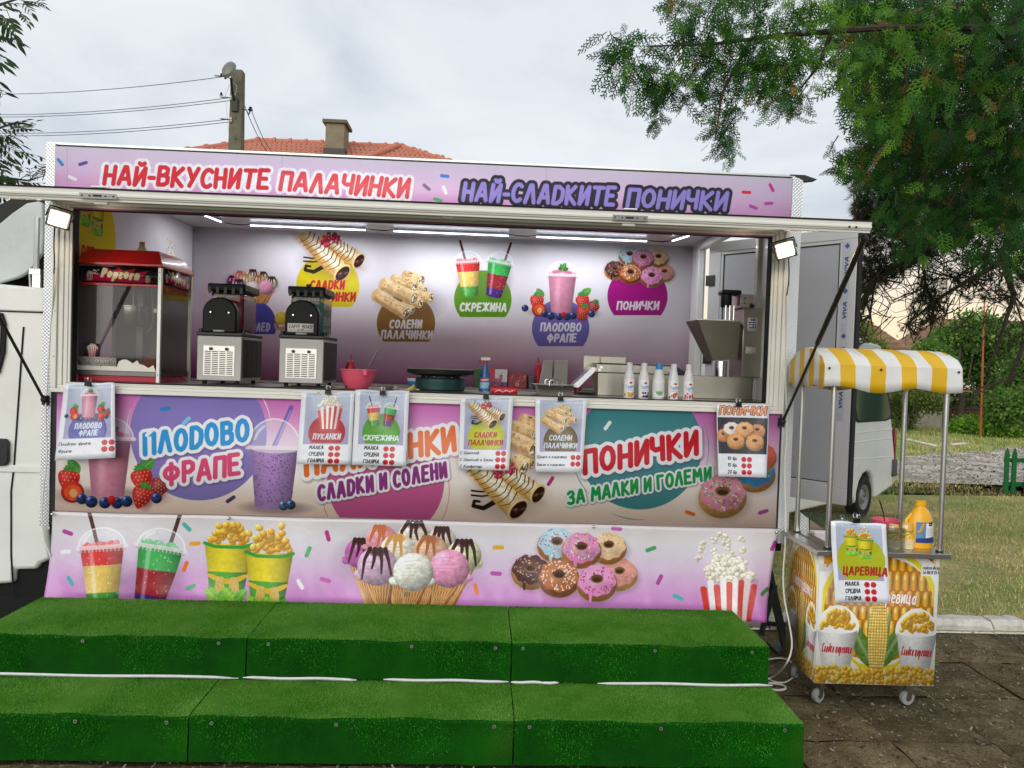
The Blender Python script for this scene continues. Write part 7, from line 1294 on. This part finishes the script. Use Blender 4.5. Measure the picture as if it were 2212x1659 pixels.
def leafproto(seed,n=9):
    r=np.random.RandomState(seed);V=[]
    for i in range(n):
        p=r.uniform(-.6,.6,3)+np.array([.4,0,0]);d=norm(r.normal(0,1,3)+np.array([.6,0,-.3]))*.36;w=norm(np.cross(d,r.normal(0,1,3)))*.13;V+=[p,p+d*.45+w,p+d,p+d*.45-w]
    return np.array(V)
def scatter(name,protos,pos,dirs,size,tone,mat,parent,label=None):
    Vs=[];T=[];k=len(protos)
    which=rt.randint(0,k,len(pos));X=norm(dirs);Z=norm(np.cross(X,rt.normal(0,1,X.shape)));Y=np.cross(Z,X)
    for i in range(k):
        s=which==i;p=protos[i]
        if not s.any():continue
        A=pos[s][:,None,:]+size[s][:,None,None]*(p[None,:,0:1]*X[s][:,None,:]+p[None,:,1:2]*Y[s][:,None,:]+p[None,:,2:3]*Z[s][:,None,:]);Vs.append(A.reshape(-1,3));T.append(np.repeat(tone[s],len(p)))
    V=np.concatenate(Vs);T=np.concatenate(T);off=np.array([0,0,0]) if parent is None else np.array(parent.location);o=fastmesh(name,V-off,np.arange(len(V)).reshape(-1,4),mat,parent,'stuff',attr=T)
    return o
def inpoly(x,y,pg):
    c=np.zeros(len(x),bool)
    for i in range(len(pg)):
        (ax,ay),(bx,by)=pg[i],pg[(i+1)%len(pg)]
        if ay==by:continue
        c^=((ay>y)!=(by>y))&(x<(bx-ax)*(y-ay)/(by-ay)+ax)
    return c
def fill(pg,n,d0,d1):
    xs=[p[0] for p in pg];ys=[p[1] for p in pg];out=[];
    while len(out)<n:
        x=rt.uniform(min(xs),max(xs),n);y=rt.uniform(min(ys),max(ys),n);m=inpoly(x,y,pg);out+=list(zip(x[m],y[m]))
    out=out[:n];return np.array([P(a,b,d=rt.uniform(d0,d1)) for a,b in out])
def tubes(name,lines,mat,parent):
    loc=np.array(parent.location)
    for pts,r0,r1 in lines:
        n=len(pts);MB().tube([tuple(np.array(p)-loc) for p in pts],[r0+(r1-r0)*i/(n-1) for i in range(n)],7).build(name,mat,parent)
bark=M('tree_bark','3c3024',.95,var=.25,vs=8,bump=.6,bs=30,stretch=(1,1,.3));barkg=M('grey_bark','4e463a',.95,var=.2,bump=.5)
fr=[frondproto(i) for i in range(6)];nd_=[needleproto(i) for i in range(5)];lf=[leafproto(i) for i in range(6)]
# thuja hanging in from the right, over the truck end
base=P(2420,1000,d=7.0);th_=thing('thuja_tree','green thuja with drooping feathery sprays hanging over the right end of the truck','tree',(base[0],base[1],0))
J=lambda px,py,d:P(px,py,d=d)
trunk=[(base[0],base[1],0),(base[0]-.1,base[1]-.1,1.6),(base[0]-.2,base[1]-.3,3.2),(base[0]-.3,base[1]-.4,5.2)];tubes('trunk',[(trunk,.16,.05)],bark,th_)
tubes('branch',[([trunk[2],J(2150,60,5.6),J(1900,60,5.2),J(1700,75,5.0),J(1540,95,4.9),J(1400,100,4.9)],.034,.004),([trunk[2],J(2100,250,5.8),J(1950,260,5.6),J(1850,330,5.5)],.03,.006),([trunk[2],J(2050,-60,5.6),J(1800,-40,5.4),J(1500,-20,5.3)],.035,.006),([J(1800,60,5.2),J(1770,140,5.1),J(1730,190,5.0)],.018,.005),([J(1620,90,5),J(1560,200,4.9),J(1545,300,4.9)],.012,.004),([J(2050,250,5.8),J(1980,420,5.7),J(1930,520,5.7)],.02,.006),([J(1950,60,5.3),J(1960,200,5.2)],.02,.006)],bark,th_)
tm=leafmat('thuja_leaf','122a0a','2c601a','6c9c2c',.3,'8a6c2c');reg=[
 ([(1310,70),(1340,45),(1400,90),(1460,110),(1450,170),(1400,200),(1340,190),(1300,130)],90,4.8,5.1,.20),
 ([(1440,-30),(1800,-30),(1800,120),(1700,150),(1600,150),(1500,120),(1450,60)],430,4.8,5.5,.20),
 ([(1430,160),(1500,120),(1700,130),(1760,170),(1740,220),(1650,210),(1560,200),(1480,230),(1430,240)],210,4.8,5.2,.18),
 ([(1400,200),(1440,190),(1430,270),(1405,270)],34,4.9,5,.13),([(1540,220),(1590,220),(1580,320),(1540,320)],64,4.9,5,.14),([(1560,300),(1590,300),(1585,350),(1560,350)],26,4.9,5,.10),([(1640,190),(1745,190),(1730,255),(1660,250)],46,4.9,5.1,.14),
 ([(1790,-30),(2260,-30),(2260,330),(1960,330),(1860,250),(1800,160)],1250,5.0,6.6,.22),
 ([(1800,-30),(2260,-30),(2260,480),(2000,440),(1880,300),(1830,200)],1300,6.8,8.2,.34),
 ([(1830,300),(1900,260),(2260,260),(2260,560),(2100,540),(1960,500),(1850,400)],900,5.5,7.2,.22),
 ([(1790,330),(1870,310),(1880,400),(1810,370)],50,5.4,5.6,.16),([(1920,440),(2010,430),(2000,560),(1930,540)],70,5.5,5.8,.17)]
pos=[];size=[];
for pg,n,d0,d1,s in reg:
    p=fill(pg,n,d0,d1);pos.append(p);size.append(rt.uniform(.6,1.15,len(p))*s)
pos=np.concatenate(pos);size=np.concatenate(size);n=len(pos);dirs=np.stack([rt.normal(-.25,.6,n),rt.normal(-.2,.5,n),rt.normal(-.65,.45,n)],1);cen=np.array(P(1790,110,d=5.2));tone=np.clip(rt.normal(.34,.2,n)+.4*np.exp(-((np.linalg.norm((pos-cen)*np.array([1,.4,1]),axis=1)/.75)**2)),0,.86);tone=np.where(rt.rand(n)<.035,1.,tone)
scatter('crown',fr,pos,dirs,size,tone,tm,th_)
# twigs tying the sprays
tw=[];k=rt.choice(n,240,replace=False)
tw=[([tuple(pos[i]),tuple(pos[i]+np.array([.03,.02,.07])),tuple(pos[i]+np.array([.08,.05,.14]))],.003,.006) for i in k];b=MB()
for p_,a,c in tw:b.tube([tuple(np.array(q)-np.array(th_.location)) for q in p_],[a,.004,c],4)
b.build('twigs',bark,th_,kind='stuff',smooth=False)
conem=M('thuja_cone','5a7870',.7,var=.15,bump=.3)
for px,py,d,s in ((1738,66,4.75,.022),(1617,190,4.8,.014),(1633,193,4.8,.013),(1702,232,4.8,.015),(1715,228,4.8,.014),(1690,238,4.8,.014),(1578,330,4.85,.013),(1585,338,4.85,.012),(1840,250,5.0,.013)):
    p=J(px,py,d);MB().lathe([(.001,-1.*s),(.6*s,-.8*s),(s,0),(.9*s,.5*s),(.7*s,.75*s),(.95*s,1.05*s),(.3*s,.9*s),(.001,s)],9).build('cone',conem,th_,loc=tuple(np.array(p)-np.array(th_.location)),rot=(rt.uniform(-.4,.4),.3,0))
# pine behind it
base=P(2300,1000,d=10.5);pn=thing('pine_tree','dark pine with needle tufts and bare drooping twigs behind the thuja','tree',(base[0],base[1],0));bx,by=base[0],base[1]
trunk=[(bx,by,0),(bx+.05,by,2.2),(bx-.15,by,4.2),(bx-.2,by,7)];tubes('trunk',[(trunk,.20,.08)],bark,pn)
T2=trunk[2];lim=[([T2,J(2100,500,9.5),J(1990,540,9),J(1890,600,8.6),J(1840,700,8.3)],.07,.008),([T2,J(2080,440,9.2),J(1950,430,8.6),J(1850,480,8.2)],.06,.01),([trunk[1],J(2180,560,9.3),J(2100,600,9),J(2020,650,8.8),J(1960,700,8.6)],.05,.006),([T2,J(2150,400,9.6),J(1990,380,9)],.06,.01),([J(1990,540,9),J(2000,620,8.9),J(2020,690,8.8)],.022,.005),([J(2160,540,9.4),J(2190,640,9.2),J(2150,760,9.1),J(2130,800,9.1)],.04,.006),([trunk[1],J(2230,700,9.6),J(2180,820,9.5),J(2110,840,9.4)],.05,.01),([J(1890,600,8.6),J(1880,680,8.5),J(1865,740,8.5)],.015,.004),([J(2160,440,9.4),J(2130,560,9.2),J(2060,600,9.1)],.03,.006)]
tubes('branch',lim,bark,pn)
pm=leafmat('pine_needle','131e0c','2a4420','5c4a26',.15);reg=[([(1845,430),(1960,420),(2100,430),(2100,520),(2000,560),(1900,620),(1850,700),(1835,740),(1832,560)],1500,8.2,9.8,.14),([(1830,380),(1900,350),(2000,380),(1960,480),(1850,500)],420,8.2,8.9,.14),([(2000,560),(2060,620),(2030,700),(1950,710),(1975,640)],260,8.5,9,.11),([(2060,540),(2180,560),(2210,600),(2200,650),(2090,650),(2040,600)],260,8.8,9.4,.12),([(1835,700),(1870,720),(1860,750),(1835,760)],20,8.3,8.6,.1),([(2100,300),(2260,300),(2260,560),(2150,520)],420,9,10,.15),([(2150,600),(2240,600),(2240,830),(2180,800)],110,9,9.8,.11),([(1935,700),(2000,705),(1990,740),(1940,730)],26,8.6,8.9,.09)]
pos=np.concatenate([fill(pg,n,d0,d1) for pg,n,d0,d1,s in reg]);size=np.concatenate([np.full(n,s)*rt.uniform(.7,1.2,n) for pg,n,d0,d1,s in reg]);n=len(pos);dirs=np.stack([rt.normal(-.2,.7,n),rt.normal(-.1,.6,n),rt.normal(-.1,.6,n)],1)
scatter('crown',nd_,pos,dirs,size,np.clip(rt.normal(.3,.2,n)+(rt.rand(n)<.05)*.6,0,1),pm,pn)
b=MB();loc=np.array(pn.location)
segs=[np.array(q) for l_,_,_ in lim for q in l_]
for i in rt.choice(n,900,replace=False):
    p=pos[i];j=min(range(len(segs)),key=lambda k:np.linalg.norm(segs[k]-p)+rt.rand()*.6);q=segs[j]
    if np.linalg.norm(q-p)>.7:continue
    m_=(p+q)/2+np.array([rt.normal(0,.08),0,rt.normal(-.10,.08)]);b.tube([tuple(p-loc),tuple(m_-loc),tuple(q-loc)],[.003,.006,.010],4)
b.build('twigs',bark,pn,kind='stuff',smooth=False)
b=MB()
for i in range(260):   # bare dead twigs curling below the crown
    px,py=rt.uniform(1840,2210),rt.uniform(480,700);p=np.array(P(px,py,d=rt.uniform(8.4,9.4)));pts=[p];d=norm(np.array([rt.normal(-.4,.6),rt.normal(0,.4),rt.normal(-.5,.5)]))
    for k in range(4):p=p+d*rt.uniform(.06,.16);d=norm(d+rt.normal(0,.35,3));pts.append(p)
    b.tube([tuple(q-loc) for q in pts],[.006,.005,.004,.003,.002],4)
b.build('dead_twigs',bark,pn,kind='stuff',smooth=False)
# broadleaf trees and shrubs at the back
def btree(name,label,px,d,htop_py,lobes,nl,ls,mat,base_z=0,tr=.12,cat='tree'):
    b0=P(px,930,d=d);t=thing(name,label,cat,(b0[0],b0[1],0));top=P(px,htop_py,d=d)[2];loc=np.array(t.location)
    MB().tube([(0,0,0),(.05,0,top*.3),(-.1,0,top*.6),(.0,0,top*.85)],[tr,tr*.8,tr*.5,tr*.15],8).build('trunk',barkg,t)
    P_=[];C=[]
    for (lx,ly,rx,ry,w) in lobes:
        c=np.array(P(lx,ly,d=d+rt.uniform(-1,1)));Rx,Rz=rx*d/FPX,ry*d/FPX;m_=int(nl*w);v=norm(rt.normal(0,1,(m_,3)))*rt.uniform(.45,1.05,(m_,1))**.6;P_.append(c+v*np.array([Rx,Rx*.9,Rz]));C.append(c)
    for c in C:
        m_=(c-loc)*.5+np.array([0,0,-.1]);MB().tube([(0,0,min(top*.35,m_[2])),tuple(m_),tuple(c-loc)],[tr*.5,tr*.3,.02],6).build('branch',barkg,t)
    p=np.concatenate(P_);n=len(p);scatter('crown',lf,p,rt.normal(0,1,(n,3)),rt.uniform(.7,1.3,n)*ls,np.clip(rt.normal(.45,.22,n),0,1),mat,t);return t
bm_=leafmat('broad_leaf','38602a','6a9440','a4c068',.5);bm2=leafmat('bright_leaf','4c8420','84b83c','b8dc68',.5);bm3=leafmat('olive_leaf','4c5e2a','7e9048','a8b46c',.5)
btree('broadleaf_tree','green leafy tree right of the far roof, behind the flagpole',2070,26,680,[(2060,760,60,60,1),(2110,720,55,40,.8),(2010,780,40,40,.6),(2140,790,60,60,.9),(2180,750,50,50,.7)],760,.28,bm_)
btree('broadleaf_tree','smaller yellow green tree in front of the far tiled roof',1900,24,700,[(1880,755,34,22,.8),(1930,795,46,22,.8),(1990,790,26,20,.4),(1858,715,22,16,.3)],360,.24,bm3,tr=.07)
btree('broadleaf_tree','dark leafy tree at the far edge beside the pine trunk',2230,22,720,[(2220,820,46,60,1),(2180,880,40,30,.6)],620,.3,bm_,tr=.12)
btree('creeper_bush','leafy creeper bush climbing the grey outbuilding beside the van',1958,23.5,830,[(1950,880,30,46,1),(1985,845,34,18,.5),(2015,870,26,16,.4),(1945,925,24,14,.3)],520,.2,bm3,tr=.04,cat='bush')
btree('shrub','green shrub growing behind the wire fence',2120,28.5,850,[(2110,875,40,26,1),(2160,870,36,30,.8),(2060,870,30,26,.6)],700,.26,bm_,tr=.05,cat='shrub')
btree('fern_bush','bright green ferny bush at the foot of the garden wall by the flagpole',2095,22.5,895,[(2092,924,34,12,1),(2125,920,30,14,.8),(2175,938,34,6,.3)],520,.22,bm2,tr=.02,cat='bush')
# ash tree branches at the left edge
lp=[(0,0),(.25,.13),(.5,.15),(.8,.07),(1,0),(.8,-.07),(.5,-.15),(.25,-.13)]
base=P(-420,1000,d=6.5);at_=thing('ash_tree','tree with pointed compound leaves reaching in above the cab','tree',(base[0],base[1],0));loc=np.array(at_.location);tubes('trunk',[([(base[0],base[1],0),(base[0]+.1,base[1],2.),(base[0],base[1],4.5)],.15,.06)],barkg,at_)
T=(base[0]+.05,base[1],3.0);tubes('branch',[([T,J(-150,20,5.6),J(-30,20,5.3),J(60,-10,5.2)],.03,.004),([T,J(-160,300,5.6),J(-40,290,5.3),J(40,262,5.2)],.03,.004),([T,J(-150,430,5.7),J(-20,450,5.6),J(60,470,5.5)],.025,.004),([J(-150,330,5.6),J(-20,380,5.4),J(60,390,5.6),J(95,380,5.7)],.014,.003)],barkg,at_)
V=[];F=[];TN=[]
def leaflet(p,d,l,tone,up):
    d=norm(d);w=norm(np.cross(d,up));o=len(V)
    for a,b_ in lp:V.append(p+d*l*a+w*l*b_*1.15+up*(-.12*l*a*a))
    F.append((o,o+1,o+2,o+3));F.append((o,o+3,o+4,o+5));F.append((o,o+5,o+6,o+7));TN.extend([tone]*8)
def compound(px,py,d,ang,l,n=7):
    p=np.array(P(px,py,d=d));up=norm(np.array([rt.normal(0,.4),-.6+rt.normal(0,.3),1.]));r=math.radians(ang);ax=norm(_r*math.cos(r)-_u*-math.sin(r)*-1*-1 if 0 else _r*math.cos(r)+_u*math.sin(r)+_f*rt.normal(0,.3));tn=float(np.clip(rt.normal(.3,.15),0,1));lat=norm(np.cross(ax,up))
    MBt.tube([tuple(p-loc),tuple(p+ax*l*.6-loc),tuple(p+ax*l-np.array([0,0,.02])-loc)],[.0025,.002,.001],4)
    for k in range(n//2):
        q=p+ax*l*(.3+.6*k/(n//2))
        for s in(-1,1):leaflet(q,ax*.75+lat*s*.8+np.array([0,0,-.25]),l*.42*(1-.1*k)*rt.uniform(.8,1.1),tn,up)
    leaflet(p+ax*l*.95,ax+np.array([0,0,-.1]),l*.5,tn,up)
MBt=MB()
for px,py,ang,l in ((10,5,-20,.17),(-10,20,-60,.2),(20,25,-70,.22),(5,40,-50,.2),(60,20,-30,.13),(85,5,20,.1),(40,0,10,.16),(-20,60,-40,.2),(55,-5,-30,.15),(95,2,-10,.09),
 (20,235,70,.14),(5,250,110,.14),(10,262,10,.16),(35,268,12,.17),(50,272,8,.13),(0,275,-30,.15),(15,290,-25,.15),(5,300,-60,.16),(-5,310,-20,.17),(30,285,-10,.15),(0,330,-45,.19),(20,335,-40,.17),(40,330,-35,.14),(-10,350,-60,.2),(10,365,-70,.2),(-15,380,-30,.2),(20,380,-20,.16),(62,388,40,.10),(75,392,70,.12),(88,385,100,.11),(100,384,80,.1),(70,400,-10,.12),
 (10,440,-60,.16),(30,445,-40,.14),(5,470,-60,.17),(40,460,-70,.15),(0,500,-30,.17),(25,480,-50,.14),(60,470,-30,.12),(-10,540,-40,.18),(-30,410,-40,.2),(-30,200,-40,.2),(-40,100,-40,.22),(-60,480,-40,.2)):
    for _ in range(2):compound(px-14+rt.uniform(-9,9),py+rt.uniform(-8,8),5.25+rt.uniform(-.2,.35) if py<430 else 6.1+rt.uniform(-.1,.3),ang+rt.uniform(-25,25),l)
for _ in range(120):compound(rt.uniform(-420,-40),rt.uniform(-100,520),5.2+rt.uniform(-.6,.8),rt.uniform(-80,20),.2)
V=np.array(V);o=fastmesh('crown',V-loc,np.array(F),leafmat('ash_leaf','16280e','2f4a1a','4c6a28',.25),at_,'stuff',attr=np.array(TN));MBt.build('leaf_stalks',barkg,at_,kind='stuff',smooth=False)
